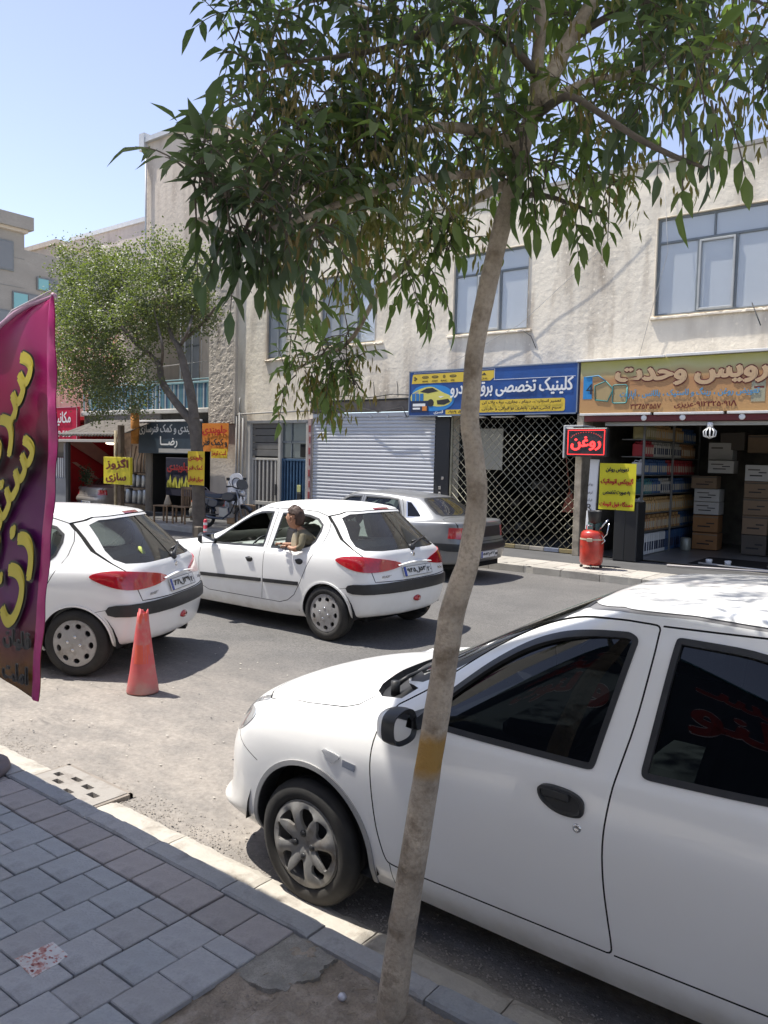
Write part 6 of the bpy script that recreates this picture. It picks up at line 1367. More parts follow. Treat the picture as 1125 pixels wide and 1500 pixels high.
    # wipers on the cowl
    for x0, y0, x1, y1 in ((.30, -.60, .40, -.05), (.25, -.10, .36, .42)):
        z = lambda x: .965+(x-.25)*.55
        b = MB(); b.tube([(x0, y0, z(x0)-.02), (x0+.03, y0+.05, z(x0)+.015), (x1, y1, z(x1)+.03)], [.012, .009, .005], 6)
        b.tube([(x1-.03, y1-.30, z(x1)-.012+.01), (x1+.01, y1+.22, z(x1)+.022)], .006, 5); b.tube([(x0, y0, z(x0)-.06), (x0, y0, z(x0)+.0)], .02, 8); b.build('wiper', m_blk, root)
    k.pair('headlight', 'headlight', m_clear, root); k.obj('grille', 'grille', m_blk, root); k.pair('tail_light', 'tail_light', m_red, root)
    k.obj('side_marker', 'side_marker', m_clear, root, (-1,)); k.obj('badge', 'fender_badge', m_chr, root, (-1,))
    cabin(root, .55, 2.75, .70, .28, .90, 1.05, [(1.55, -.36, .25, 0), (1.55, .36, .25, 0), (2.45, 0, .62, 1)])
    underbody(root, -.50, 3.2, .62, .20, (0, WB), .33, .72)
    wd = wheel_data('blades', .272, .182, .175, m_rub, m_rim2, m_disc, m_blk)
    for x in (0, WB): add_wheel(wd, root, (x, -.735, .270), spin=.3); add_wheel(wd, root, (x, .735, .270), True)
    wheel_drop(wd)
    return root
def plate_on(parent, M, label_txt, w=.52, h=.115, tiny=None):
    """number plate facing +x of matrix M's frame (local y = width, z = up)"""
    b = MB(); b.cbox(-.004, .004, -w/2, w/2, -h/2, h/2, .003, M); p = b.build('number_plate', m_plate, parent)
    q = MB()
    for a in ((-w/2+.004, w/2-.004, h/2-.008, h/2-.004), (-w/2+.004, w/2-.004, -h/2+.004, -h/2+.008), (-w/2+.004, -w/2+.008, -h/2+.004, h/2-.004), (w/2-.008, w/2-.004, -h/2+.004, h/2-.004), (w/2-.105, w/2-.101, -h/2+.004, h/2-.004)):
        q.box(.0045, .0055, a[0], a[1], a[2], a[3], M)
    q.build('plate_border', m_ink, p)
    e = MB(); e.box(.0045, .006, -w/2+.008, -w/2+.045, -h/2+.008, h/2-.008, M); e.build('plate_blue_strip', m_plbl, p)
    MM = M @ RZ(90)
    text('plate_number', label_txt, m_ink, p, -.03, .0, w=.34, h=.062, y=-.007, M=MM, bold=.03)
    if tiny: text('plate_region_code', tiny, m_ink, p, w/2-.052, -.008, w=.07, h=.05, y=-.007, M=MM, bold=.03)
    return p

_hsurf = []
def hatch_surface():
    if _hsurf: return _hsurf[0]
    X = [-.40, -.02, .50, .95, 1.50, 2.00, 2.44, 2.72]
    def row(front, ys, zs, rear): return front+[(X[i], ys[i], zs[i]) for i in range(8)]+rear
    rows = [
     row([(-.64, 0, .19), (-.62, .30, .19), (-.56, .52, .19), (-.50, .66, .19)], [.735, .75, .755, .755, .755, .755, .75, .73], [.18]*5+[.19, .23, .26], [(2.84, .62, .27), (2.94, .32, .27), (2.96, 0, .27)]),
     row([(-.74, 0, .25), (-.72, .32, .25), (-.65, .55, .25), (-.57, .69, .25)], [.78, .80, .80, .80, .80, .80, .80, .775], [.25]*5+[.26, .28, .29], [(2.90, .67, .30), (3.02, .34, .30), (3.045, 0, .30)]),
     row([(-.77, 0, .36), (-.75, .32, .36), (-.67, .56, .36), (-.59, .70, .36)], [.795, .812, .815, .815, .815, .815, .815, .79], [.36]*8, [(2.93, .69, .39), (3.05, .35, .395), (3.075, 0, .395)]),
     row([(-.76, 0, .50), (-.74, .31, .50), (-.66, .55, .50), (-.58, .70, .50)], [.80, .822, .826, .826, .826, .826, .822, .80], [.52, .53, .53, .53, .54, .54, .54, .54], [(2.955, .70, .55), (3.08, .35, .555), (3.10, 0, .555)]),
     row([(-.70, 0, .61), (-.68, .30, .61), (-.61, .53, .61), (-.53, .67, .62)], [.785, .818, .826, .826, .826, .828, .826, .80], [.64, .66, .67, .67, .68, .69, .70, .70], [(2.94, .70, .68), (3.04, .36, .685), (3.06, 0, .685)]),
     row([(-.56, 0, .71), (-.545, .27, .71), (-.48, .48, .71), (-.40, .60, .715)], [.735, .785, .815, .820, .820, .822, .820, .79], [.74, .77, .79, .79, .80, .81, .81, .81], [(2.915, .685, .80), (3.00, .36, .80), (3.02, 0, .80)]),
     row([(-.28, 0, .80), (-.27, .26, .80), (-.22, .44, .80), (-.17, .56, .80)], [.665, .73, .79, .80, .80, .80, .795, .765], [.82, .85, .865, .87, .88, .89, .905, .91], [(2.875, .66, .90), (2.965, .35, .905), (2.985, 0, .905)]),
     row([(.28, 0, .945), (.29, .25, .945), (.33, .43, .94), (.37, .55, .935)], [.62, .665, .755, .765, .768, .765, .748, .70], [.935, .935, .90, .905, .915, .93, .955, .97], [(2.82, .61, .975), (2.915, .34, .98), (2.935, 0, .98)]),
     row([(.76, 0, 1.19), (.77, .24, 1.19), (.80, .40, 1.185), (.84, .51, 1.18)], [.58, .63, .675, .685, .69, .685, .655, .60], [1.17, 1.155, 1.11, 1.12, 1.13, 1.14, 1.15, 1.16], [(2.60, .54, 1.165), (2.73, .32, 1.17), (2.75, 0, 1.17)]),
     row([(1.20, 0, 1.375), (1.205, .23, 1.372), (1.22, .37, 1.366), (1.235, .46, 1.36)], [.53, .57, .595, .605, .61, .60, .56, .515], [1.35, 1.34, 1.325, 1.325, 1.33, 1.325, 1.32, 1.318], [(2.44, .46, 1.32), (2.56, .28, 1.32), (2.58, 0, 1.32)]),
     row([(1.30, 0, 1.40), (1.305, .20, 1.398), (1.32, .32, 1.394), (1.335, .40, 1.39)], [.455, .49, .51, .52, .525, .515, .48, .435], [1.386, 1.384, 1.383, 1.386, 1.392, 1.388, 1.38, 1.375], [(2.42, .38, 1.372), (2.50, .24, 1.372), (2.52, 0, 1.372)]),
     row([(1.45, 0, 1.418), (1.455, .10, 1.418), (1.46, .17, 1.417), (1.47, .22, 1.416)], [.24, .26, .27, .28, .28, .275, .26, .24], [1.415, 1.414, 1.415, 1.42, 1.424, 1.422, 1.412, 1.405], [(2.28, .2, 1.40), (2.32, .12, 1.402), (2.33, 0, 1.403)]),
     row([(1.55, 0, 1.424), (1.555, 0, 1.424), (1.56, 0, 1.424), (1.57, 0, 1.425)], [0]*8, [1.426, 1.427, 1.429, 1.431, 1.433, 1.431, 1.425, 1.419], [(2.18, 0, 1.413), (2.19, 0, 1.412), (2.2, 0, 1.411)])]
    gx = {7: [.42, .50, .64, .98, 1.50, 1.98, 2.36, 2.62], 8: [.90, .97, 1.05, 1.20, 1.52, 1.92, 2.22, 2.44], 9: [1.26, 1.29, 1.33, 1.40, 1.56, 1.88, 2.13, 2.32],
          10: [1.36, 1.39, 1.42, 1.47, 1.58, 1.84, 2.08, 2.26], 11: [1.49, 1.51, 1.53, 1.56, 1.62, 1.80, 2.0, 2.16], 12: [1.58, 1.60, 1.61, 1.63, 1.68, 1.80, 1.95, 2.08]}
    for r, xs in gx.items():
        for i in range(8): rows[r][4+i] = (xs[i],)+rows[r][4+i][1:]
    for r in (10, 11, 12):
        for i in range(15):
            x, y_, z = rows[r][i]; rows[r][i] = (x, y_, np.interp(x, [1.30, 1.45, 1.65, 1.9, 2.2, 2.42, 2.55], [1.402, 1.417, 1.428, 1.431, 1.415, 1.392, 1.376])-.05*(y_/.52)**2.2*(.7 if r == 10 else 1))
    S = Surf(rows); k = Skin(S, .14, .14); WB = 2.442
    def archuv(cx, r, z=.285):
        p = S.inv('s', [(cx+r*math.cos(R_(a)), z+r*math.sin(R_(a))) for a in np.linspace(-14, 194, 30)]); return [(p[0][0], -.3)]+p+[(p[-1][0], -.3)]
    for c in (0, WB): k.reg('hole', 's', None, depth=.09, uv=archuv(c, .318), face=False)
    for c, q in ((0, 'lipf'), (WB, 'lipr')): k.reg(q, 's', None, depth=-.008, uv=archuv(c, .336))
    fw = [(.585, .90), (.66, .955), (.80, 1.055), (.98, 1.165), (1.14, 1.245), (1.28, 1.288), (1.40, 1.300), (1.50, 1.300), (1.475, .905), (1.0, .885), (.60, .875)]
    rw = [(1.59, .905), (1.62, 1.15), (1.635, 1.295), (1.80, 1.305), (2.02, 1.293), (2.15, 1.262), (2.235, 1.20), (2.245, 1.13), (2.215, 1.02), (2.16, .965), (2.05, .93), (1.85, .912)]
    for nm, p in (('front', fw), ('rear', rw)):
        k.reg(nm+'_glass', 's', inset(dens(p, .03), .022), depth=.012, step=.06); k.reg(nm+'_frame', 's', dens(p, .05), depth=-.003, step=.06)
    fd = [(.45, .88), (.43, .70), (.44, .48), (.50, .36), (.60, .325), (1.50, .325), (1.515, .5), (1.52, .70), (1.525, .9), (1.54, 1.1), (1.56, 1.31), (1.54, 1.335), (1.35, 1.34), (1.18, 1.30), (1.0, 1.215), (.82, 1.105), (.66, .995), (.53, .91)]
    rd = [(1.505, .325), (1.78, .325), (1.90, .36), (2.0, .43), (2.08, .56), (2.16, .72), (2.25, .90), (2.32, 1.03), (2.335, 1.14), (2.31, 1.23), (2.24, 1.29), (2.10, 1.33), (1.85, 1.345), (1.57, 1.34)]
    k.seam('s', fd, .007, closed=True, step=.05); k.seam('s', rd, .007, step=.05)
    md = lambda x0, x1: [(x0, .485+(x0-.5)*.035), (x0, .525+(x0-.5)*.035), (x1, .525+(x1-.5)*.035), (x1, .485+(x1-.5)*.035)]
    k.reg('front_moulding', 's', md(.47, 1.49), depth=-.014, step=.06); k.reg('rear_moulding', 's', md(1.535, 2.06), depth=-.014, step=.06)
    k.reg('front_door', 's', fd); k.reg('rear_door', 's', rd+[(1.55, 1.1), (1.53, .9), (1.527, .7), (1.515, .5)])
    ws = [(.31, 0), (.33, .27), (.38, .45), (.45, .56), (.56, .61), (.75, .60), (.95, .565), (1.12, .50), (1.19, .43), (1.205, .25), (1.21, 0)]
    k.reg('windscreen', 't', None, uv=S.inv('t', dens(ws, .05, False)), depth=.003)
    k.seam('t', [(-.60, 0), (-.57, .30), (-.48, .50), (-.30, .60), (0, .67), (.30, .66), (.42, .60)], .007, step=.06)
    # tail: lamp, bumper strip, gate
    tl = chaikin([(2.545, .868), (2.68, .908), (2.84, .910), (2.97, .875), (3.02, .80), (3.0, .752), (2.90, .748), (2.76, .778), (2.63, .825)], 2)
    k.reg('tail_light', 's', tl, depth=-.010)
    st = S.inv('s', [(2.90, .630), (2.80, .627), (2.745, .615), (2.72, .585), (2.74, .545), (2.80, .530), (2.90, .528)])+S.inv('r', [(.66, .530), (.50, .533), (.3, .535), (.15, .536), (0, .536), (0, .645), (.15, .645), (.3, .643), (.5, .638), (.66, .634)])
    k.reg('bumper_strip', 's', None, uv=st, depth=-.018)
    k.seam('s', [(2.72, .585), (2.60, .56), (2.55, .50)], .004, step=.05)
    k.reg('rear_glass_pane', 'r', None, uv=S.inv('r', dens([(0, 1.335), (.25, 1.332), (.45, 1.318), (.525, 1.278), (.575, 1.17), (.625, 1.07), (.652, 1.0), (.63, .965), (.45, .957), (.25, .96), (0, .961)], .05, False)), depth=.006)
    k.seam('r', [(0, 1.358), (.25, 1.354), (.46, 1.342), (.555, 1.29), (.605, 1.17), (.655, 1.06), (.685, .97), (.672, .88), (.668, .80), (.655, .72), (.64, .655), (.3, .652), (0, .652)], .008, step=.05)
    k.reg('brake_light', 'r', [(0, 1.378), (.13, 1.376), (.13, 1.356), (0, 1.358)], depth=-.004)
    k.reg('tailgate', 'r', None, uv=S.inv('r', dens([(0, 1.358), (.25, 1.354), (.46, 1.342), (.555, 1.29), (.605, 1.17), (.655, 1.06), (.685, .97), (.672, .88), (.668, .80), (.655, .72), (.64, .655), (.3, .652), (0, .652)], .05, False)))
    k.reg('headlight', 's', [(-.52, .70), (-.20, .75), (-.24, .80), (-.45, .755)], depth=-.003)
    k.run(); _hsurf.append((S, k)); return _hsurf[0]

def hatchback(loc, rz, label, paint, rear_open, plate, code, clean):
    S, k = hatch_surface(); WB = 2.442
    root = empty('hatchback_car', loc, rz, label, 'car')
    body = k.obj('body', 'body', paint, root); k.obj('gap', 'panel_gap', m_gap, body); k.obj('hole', 'wheel_arch_edge', m_blk, body); [k.pair(q, 'arch_lip', paint, body) for q in ('lipf', 'lipr')]
    k.obj('windscreen', 'windscreen', m_gl, root)
    for s in (-1, 1):
        for nm in ('front', 'rear'):
            d = k.obj(nm+'_door', nm+'_door', paint, root, (s,)); k.obj(nm+'_frame', 'window_frame', m_blk, d, (s,), m_blk)
            if not (s < 0 and rear_open): k.obj(nm+'_glass', 'window_glass', m_gl, d, (s,), m_blk)
            k.obj(nm+'_moulding', 'door_moulding', m_blk, d, (s,))
            hx = 1.30 if nm == 'front' else 2.07; hz = .755 if nm == 'front' else .80
            p = S.inv('s', [(hx, hz)])[0]; P = S.ev(np.array([p[0]]), np.array([p[1]]))[0]
            h = MB(); h.lathe([(.052, 0), (.050, .010), (.040, .013)], 20, T(hx, s*(P[1]-.004), hz) @ RX(90*(1 if s < 0 else -1)) @ Matrix.Diagonal((1, .62, 1, 1)))
            h.cbox(hx-.045, hx+.05, s*P[1]-(.022 if s < 0 else 0), s*P[1]+(.022 if s > 0 else 0), hz+.002, hz+.022, .004); h.build('door_handle', m_blk, d)
        m = MB(); M = T(.64, s*.90, .945)
        m.cbox(-.045, .06, -.10, .10, -.06, .07, .035, M @ RZ(12*s)); m.cbox(-.03, .03, -.16 if s > 0 else .05, -.05 if s > 0 else .16, -.05, -.01, .01, M)
        mo = m.build('side_mirror', m_blk, root)
        g = MB(); g.cbox(.058, .064, -.08, .08, -.045, .055, .002, M @ RZ(12*s)); g.build('mirror_glass', mat('mirror', (.8, .8, .8), .02, metal=1), mo)
    k.pair('tail_light', 'tail_light', m_red, root); k.obj('bumper_strip', 'bumper_strip', m_blk, root); k.pair('headlight', 'headlight', m_clear, root)
    tg = k.obj('tailgate', 'tailgate', paint, root); k.obj('rear_glass_pane', 'rear_window', m_glr, tg, (1, -1), m_blk); k.obj('brake_light', 'brake_light', m_redd, tg)
    # plate hood, plate, badges, wiper
    def onr(y_, z_):
        p = S.inv('r', [(abs(y_), z_)])[0]; q = S.ev(np.array([p[0]]), np.array([p[1]]))[0]; return q[0]
    hb = MB(); x = onr(0, .80); n = 9
    pr = [(-.31+.62*i/(n-1), .805+.022*math.sin(math.pi*i/(n-1))) for i in range(n)]
    hb.add([(onr(a, b)-.01, a, b+.012) for a, b in pr]+[(onr(a, b)+.028, a, b) for a, b in pr]+[(onr(a, b)-.01, a, b-.018) for a, b in pr], [(i, i+1, i+1+n, i+n) for i in range(n-1)]+[(i+n, i+1+n, i+1+2*n, i+2*n) for i in range(n-1)])
    hb.build('plate_light_bar', paint, tg)
    x1, x0 = onr(0, .70), onr(0, .80); sl_ = math.degrees(math.atan2(x1-x0, .1))
    plate_on(tg, T(onr(0, .735)+.014, 0, .735) @ RY(-90+90-sl_*1.0), plate, tiny=code)
    bd = MB(); bd.lathe([(.03, 0), (.026, .006), (.01, .009)], 16, T(onr(0, .90)-.0, 0, .90) @ RY(80)); bd.build('maker_badge', m_chr, tg)
    text('maker_lettering', 'PEUGEOT', m_chr, tg, -.50, .705, w=.17, h=.022, y=0, M=T(onr(.5, .705)-.012, 0, 0) @ RZ(90) @ T(0, -.02, 0), bold=.03)
    text('model_lettering', '206', m_chr, tg, .50, .715, w=.10, h=.026, y=0, M=T(onr(.5, .715)-.012, 0, 0) @ RZ(90) @ T(0, -.02, 0), bold=.03)
    wp = MB(); xx = onr(.05, 1.0)
    wp.tube([(onr(.0, .965)+.01, .02, .965), (onr(.0, 1.0)+.03, .06, 1.00), (onr(.35, 1.06)+.028, .34, 1.045)], [.022, .015, .007], 8)
    wp.tube([(onr(.12, 1.03)+.014, .10, 1.025), (onr(.3, 1.05)+.016, .34, 1.040), (onr(.48, 1.07)+.014, .50, 1.05)], .009, 6)
    wp.lathe([(.045, 0), (.035, .03), (.01, .038)], 12, T(onr(0, .965)-.006, .02, .965) @ RY(60)); wp.build('rear_wiper', m_blk, tg)
    rf = MB(); rf.lathe([(.062, -.01), (.058, .012), (.01, .018)], 20, T(onr(.05, .44)+.004, -.05, .44) @ RY(86) @ Matrix.Diagonal((.55, 1, 1, 1))); rf.build('fog_lamp', m_red, root)
    ex = MB(); ex.tube([(2.6, .40, .23), (2.93, .41, .23)], .022, 12); ex.build('exhaust_pipe', mat('exhaust_rusty', (.12, .09, .07), .7, metal=.3), root)
    if clean:
        s1 = MB(); s1.lathe([(.045, 0), (.044, .001)], 20, T(onr(.38, 1.06)+.001, -.36, 1.055) @ RY(52)); st = s1.build('round_sticker', mat('sticker_yellow', (.55, .62, .15), .5), tg)
    cabin(root, .62, 2.66, .69, .30, .86, 1.02, [(1.62, -.36, .24, 0), (1.62, .36, .24, 0), (2.22, 0, .60, 1)], trim=m_trimg)
    underbody(root, -.52, 2.78, .60, .21, (0, WB), .32, .72)
    wd = wheel_data('holes9', .292, .196, .175, m_rub, m_rim, m_disc, m_chr)
    for x_ in (0, WB): add_wheel(wd, root, (x_, -.735, .288), spin=.4+x_); add_wheel(wd, root, (x_, .735, .288), True)
    wheel_drop(wd)
    return root, S

_ssurf = []
def sedan_surface():
    if _ssurf: return _ssurf[0]
    X = [-.40, -.02, .50, .95, 1.45, 2.00, 2.52, 3.05]
    def row(front, ys, zs, rear): return front+[(X[i], ys[i], zs[i]) for i in range(8)]+rear
    R4 = lambda x, z: [(x, 0, z), (x+.02, .32, z), (x+.07, .56, z), (x+.15, .70, z)]
    B3 = lambda x, z: [(x-.10, .70, z), (x-.02, .36, z), (x, 0, z)]
    rows = [row(R4(-.70, .2), [.735, .75, .755, .755, .755, .755, .75, .74], [.19]*6+[.22, .26], B3(3.50, .29)),
     row(R4(-.78, .26), [.79, .80, .80, .80, .80, .80, .80, .79], [.25]*5+[.26, .29, .30], B3(3.58, .32)),
     row(R4(-.80, .38), [.80, .81, .815, .815, .815, .815, .815, .80], [.36]*8, B3(3.61, .42)),
     row(R4(-.79, .50), [.81, .825, .83, .83, .83, .83, .83, .82], [.52, .53, .54, .54, .55, .55, .56, .57], B3(3.63, .56)),
     row(R4(-.74, .62), [.79, .82, .83, .83, .83, .83, .83, .815], [.66, .68, .70, .71, .72, .73, .75, .77], B3(3.565, .70)),
     row(R4(-.66, .72), [.755, .79, .815, .82, .82, .82, .82, .80], [.76, .78, .80, .82, .83, .85, .87, .89], B3(3.55, .88)),
     row(R4(-.45, .80), [.72, .755, .795, .80, .80, .80, .79, .77], [.82, .84, .86, .88, .895, .91, .925, .945], B3(3.49, .965)),
     row([(.25, 0, .93), (.26, .25, .93), (.30, .43, .925), (.35, .55, .92)], [.62, .67, .76, .77, .775, .77, .745, .70], [.92, .92, .91, .92, .935, .945, .955, .965], [(3.13, .56, .975), (3.15, .3, .985), (3.155, 0, .985)]),
     row([(.70, 0, 1.16), (.71, .24, 1.16), (.74, .40, 1.155), (.78, .51, 1.15)], [.58, .63, .68, .69, .695, .685, .65, .60], [1.14, 1.13, 1.11, 1.12, 1.12, 1.12, 1.12, 1.12], [(2.88, .50, 1.14), (2.90, .3, 1.15), (2.905, 0, 1.15)]),
     row([(1.08, 0, 1.335), (1.085, .23, 1.33), (1.10, .37, 1.325), (1.12, .46, 1.32)], [.54, .57, .60, .61, .61, .60, .565, .52], [1.31, 1.30, 1.29, 1.295, 1.295, 1.29, 1.28, 1.27], [(2.62, .44, 1.285), (2.63, .28, 1.30), (2.635, 0, 1.305)]),
     row([(1.18, 0, 1.36), (1.185, .20, 1.36), (1.20, .32, 1.355), (1.215, .40, 1.35)], [.46, .49, .52, .53, .53, .52, .485, .44], [1.345, 1.345, 1.35, 1.355, 1.36, 1.355, 1.335, 1.32], [(2.52, .37, 1.32), (2.53, .24, 1.33), (2.535, 0, 1.335)]),
     row([(1.30, 0, 1.375), (1.305, .1, 1.375), (1.31, .17, 1.374), (1.32, .22, 1.373)], [.24, .26, .27, .28, .28, .275, .26, .24], [1.374, 1.375, 1.38, 1.385, 1.388, 1.385, 1.37, 1.355], [(2.38, .2, 1.35), (2.39, .12, 1.352), (2.395, 0, 1.353)]),
     row([(1.42, 0, 1.382), (1.425, 0, 1.382), (1.43, 0, 1.382), (1.44, 0, 1.383)], [0]*8, [1.384, 1.386, 1.388, 1.39, 1.393, 1.39, 1.38, 1.37], [(2.28, 0, 1.363), (2.29, 0, 1.362), (2.3, 0, 1.361)])]
    gx = {7: [.40, .48, .62, .98, 1.45, 2.0, 2.52, 2.95], 8: [.84, .91, 1.0, 1.15, 1.48, 1.95, 2.38, 2.70], 9: [1.15, 1.18, 1.22, 1.30, 1.50, 1.90, 2.26, 2.50],
          10: [1.24, 1.27, 1.30, 1.36, 1.52, 1.85, 2.18, 2.40], 11: [1.34, 1.36, 1.38, 1.42, 1.55, 1.82, 2.08, 2.28], 12: [1.45, 1.46, 1.48, 1.50, 1.60, 1.80, 2.0, 2.18]}
    for r, xs in gx.items():
        for i in range(8): rows[r][4+i] = (xs[i],)+rows[r][4+i][1:]
    S = Surf(rows); k = Skin(S, .16, .16); WB = 2.52
    def archuv(cx, r, z=.285):
        p = S.inv('s', [(cx+r*math.cos(R_(a)), z+r*math.sin(R_(a))) for a in np.linspace(-14, 194, 26)]); return [(p[0][0], -.3)]+p+[(p[-1][0], -.3)]
    for c in (0, WB): k.reg('hole', 's', None, depth=.09, uv=archuv(c, .325), face=False)
    wins = dict(front=[(.62, .95), (.80, 1.07), (1.0, 1.19), (1.16, 1.265), (1.28, 1.285), (1.46, 1.288), (1.455, .955)], rear=[(1.54, .96), (1.545, 1.288), (2.05, 1.285), (2.22, 1.27), (2.42, .975)])
    k.reg('quarter_glass', 's', inset(dens([(2.38, 1.235), (2.50, .985), (2.80, .99), (2.47, 1.235)], .04), .012), depth=.006, step=.06)
    k.reg('quarter_frame', 's', dens([(2.37, 1.245), (2.49, .98), (2.83, .985), (2.48, 1.245)], .05), depth=-.002, step=.06)
    for nm, p in wins.items():
        k.reg(nm+'_glass', 's', inset(dens(p, .04), .022), depth=.010, step=.06); k.reg(nm+'_frame', 's', dens(p, .05), depth=-.003, step=.06)
    fd = [(.50, .90), (.48, .7), (.50, .45), (.56, .34), (1.49, .34), (1.495, .9), (1.50, 1.31), (1.28, 1.312), (1.1, 1.27), (.9, 1.165), (.6, .975)]
    rd = [(1.50, .34), (2.02, .35), (2.10, .50), (2.22, .68), (2.42, .88), (2.45, .97), (2.33, 1.20), (2.26, 1.30), (1.51, 1.31)]
    k.seam('s', fd, .007, closed=True, step=.05); k.seam('s', rd, .007, step=.05)
    k.reg('moulding', 's', [(.40, .49), (.40, .53), (2.15, .565), (2.15, .525)], depth=-.01, step=.08)
    k.reg('front_door', 's', fd); k.reg('rear_door', 's', rd)
    k.reg('windscreen', 't', None, uv=S.inv('t', dens([(.28, 0), (.30, .27), (.36, .45), (.44, .56), (.62, .60), (.85, .57), (1.02, .50), (1.075, .42), (1.09, .25), (1.095, 0)], .05, False)), depth=.003)
    rs = [(3.11, 0), (3.10, .30), (3.06, .52), (2.96, .565), (2.80, .535), (2.66, .475), (2.62, .42), (2.63, .25), (2.635, 0)]
    ri = [(3.07, 0), (3.06, .29), (3.02, .49), (2.94, .525), (2.80, .50), (2.70, .45), (2.665, .40), (2.67, .25), (2.675, 0)]
    k.reg('rear_window', 't', None, uv=S.inv('t', dens(ri, .05, False)), depth=.004); k.reg('rear_window_frame', 't', None, uv=S.inv('t', dens(rs, .05, False)))
    k.seam('t', [(3.14, 0), (3.13, .32), (3.12, .60), (3.30, .69), (3.46, .67)], .007, step=.05)
    lt = S.inv('s', [(3.34, .87), (3.33, .70), (3.50, .69)])+S.inv('r', [(.70, .69), (.52, .69), (.52, .87), (.70, .87)])+S.inv('s', [(3.45, .87)])
    k.reg('tail_light', 's', None, uv=lt, depth=-.006)
    bs = S.inv('s', [(3.34, .62), (2.86, .60), (2.86, .55), (3.34, .50)])+S.inv('r', [(.66, .50), (.3, .50), (0, .50), (0, .60), (.3, .60), (.66, .61)])
    k.reg('bumper', 's', None, uv=bs, depth=-.02)
    k.reg('garnish', 'r', None, uv=S.inv('r', dens([(0, .87), (.50, .87), (.50, .70), (0, .70)], .08, False)), depth=-.003)
    k.seam('r', [(0, .64), (.4, .64), (.66, .65)], .008)
    k.run(); _ssurf.append((S, k)); return _ssurf[0]
def sedan(loc, rz, label, paint, plate=None, lamp=None, scale=None, garnish=None, fine=True):
    S, k = sedan_surface(); WB = 2.52
    root = empty('sedan_car', loc, rz, label, 'car')
    body = k.obj('body', 'body', paint, root); k.obj('gap', 'panel_gap', m_gap, body); k.obj('hole', 'wheel_arch_edge', m_blk, body)
    for s in (-1, 1):
        for nm in ('front', 'rear'):
            d = k.obj(nm+'_door', nm+'_door', paint, root, (s,)); k.obj(nm+'_frame', 'window_frame', m_blk, d, (s,)); k.obj(nm+'_glass', 'window_glass', m_gl, d, (s,), m_blk)
            h = MB(); hx = 1.33 if nm == 'front' else 2.2; h.cbox(hx-.09, hx+.09, s*.822-.012, s*.822+.012, .80, .835, .006); h.build('door_handle', m_blk, d)
        m = MB(); m.cbox(.60, .70, s*.90-.09, s*.90+.09, .93, 1.03, .03); m.cbox(.62, .68, s*.80-.05, s*.80+.05, .94, .97, .01); m.build('side_mirror', m_blk, root)
    k.obj('moulding', 'side_moulding', m_blk, body)
    k.pair('quarter_frame', 'quarter_window_frame', m_chr if fine else m_blk, root); k.pair('quarter_glass', 'quarter_window', m_gl, root, m_blk)
    k.obj('windscreen', 'windscreen', m_gl, root); k.obj('rear_window_frame', 'rear_window_frame', m_blk, body); k.obj('rear_window', 'rear_window', m_glr, root)
    k.pair('tail_light', 'tail_light', lamp or m_red, root); k.obj('bumper', 'bumper_moulding', garnish or m_blk, root); k.obj('garnish', 'tailgate_garnish', garnish or m_blk, root)
    if plate: plate_on(root, T(3.645, 0, .43), plate[0], tiny=plate[1])
    cabin(root, .62, 2.75, .69, .30, .90, 1.02, [(1.62, -.36, .24, 0), (1.62, .36, .24, 0), (2.50, 0, .60, 1)])
    underbody(root, -.55, 3.45, .62, .20, (0, WB), .32, .72)
    wd = wheel_data('plain', .29, .19, .175, m_rub, m_rim, m_disc, m_disc)
    for x_ in (0, WB): add_wheel(wd, root, (x_, -.735, .287)); add_wheel(wd, root, (x_, .735, .287), True)
    wheel_drop(wd)
    if scale: root.scale = scale
    return root
# ------------------------------------------------------------------ trees
def leaf_mat(nm, col, col2, tr=.5):
    m = bpy.data.materials.new(nm); m.use_nodes = True; n = m.node_tree; n.nodes.clear(); L = n.links.new
    o = n.nodes.new('ShaderNodeOutputMaterial'); d = n.nodes.new('ShaderNodeBsdfPrincipled'); t = n.nodes.new('ShaderNodeBsdfTranslucent'); x = n.nodes.new('ShaderNodeMixShader')
    g = n.nodes.new('ShaderNodeNewGeometry'); z = n.nodes.new('ShaderNodeTexNoise'); z.inputs['Scale'].default_value = 6; L(g.outputs['Position'], z.inputs['Vector'])
    r = n.nodes.new('ShaderNodeMapRange'); r.inputs[1].default_value = .35; r.inputs[2].default_value = .68; L(z.outputs[0], r.inputs[0])
    wn = n.nodes.new('ShaderNodeMix'); wn.data_type = 'RGBA'; L(r.outputs[0], wn.inputs[0]); wn.inputs[6].default_value = (*col, 1); wn.inputs[7].default_value = (*col2, 1)
    L(wn.outputs[2], d.inputs['Base Color']); d.inputs['Roughness'].default_value = .48; d.inputs['Specular IOR Level'].default_value = .35
    h = n.nodes.new('ShaderNodeMix'); h.data_type = 'RGBA'; h.blend_type = 'MULTIPLY'; h.inputs[0].default_value = 1; L(wn.outputs[2], h.inputs[6]); h.inputs[7].default_value = (1.6, 2.0, .6, 1); L(h.outputs[2], t.inputs[0])
    x.inputs[0].default_value = tr; L(d.outputs[0], x.inputs[1]); L(t.outputs[0], x.inputs[2]); L(x.outputs[0], o.inputs[0]); return m
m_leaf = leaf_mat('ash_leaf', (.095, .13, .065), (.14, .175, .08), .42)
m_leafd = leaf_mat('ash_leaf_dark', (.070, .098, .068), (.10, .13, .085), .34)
m_seed = leaf_mat('ash_seed', (.17, .165, .075), (.20, .135, .07), .4)
m_bark = mat('bark_grey_tan', (.42, .355, .28), .9, var=.28, vscale=6, noise2=.3, bump=.010, bscale=38, stain=(.17, .13, .09), sscale=9, sthr=(.50, .68))
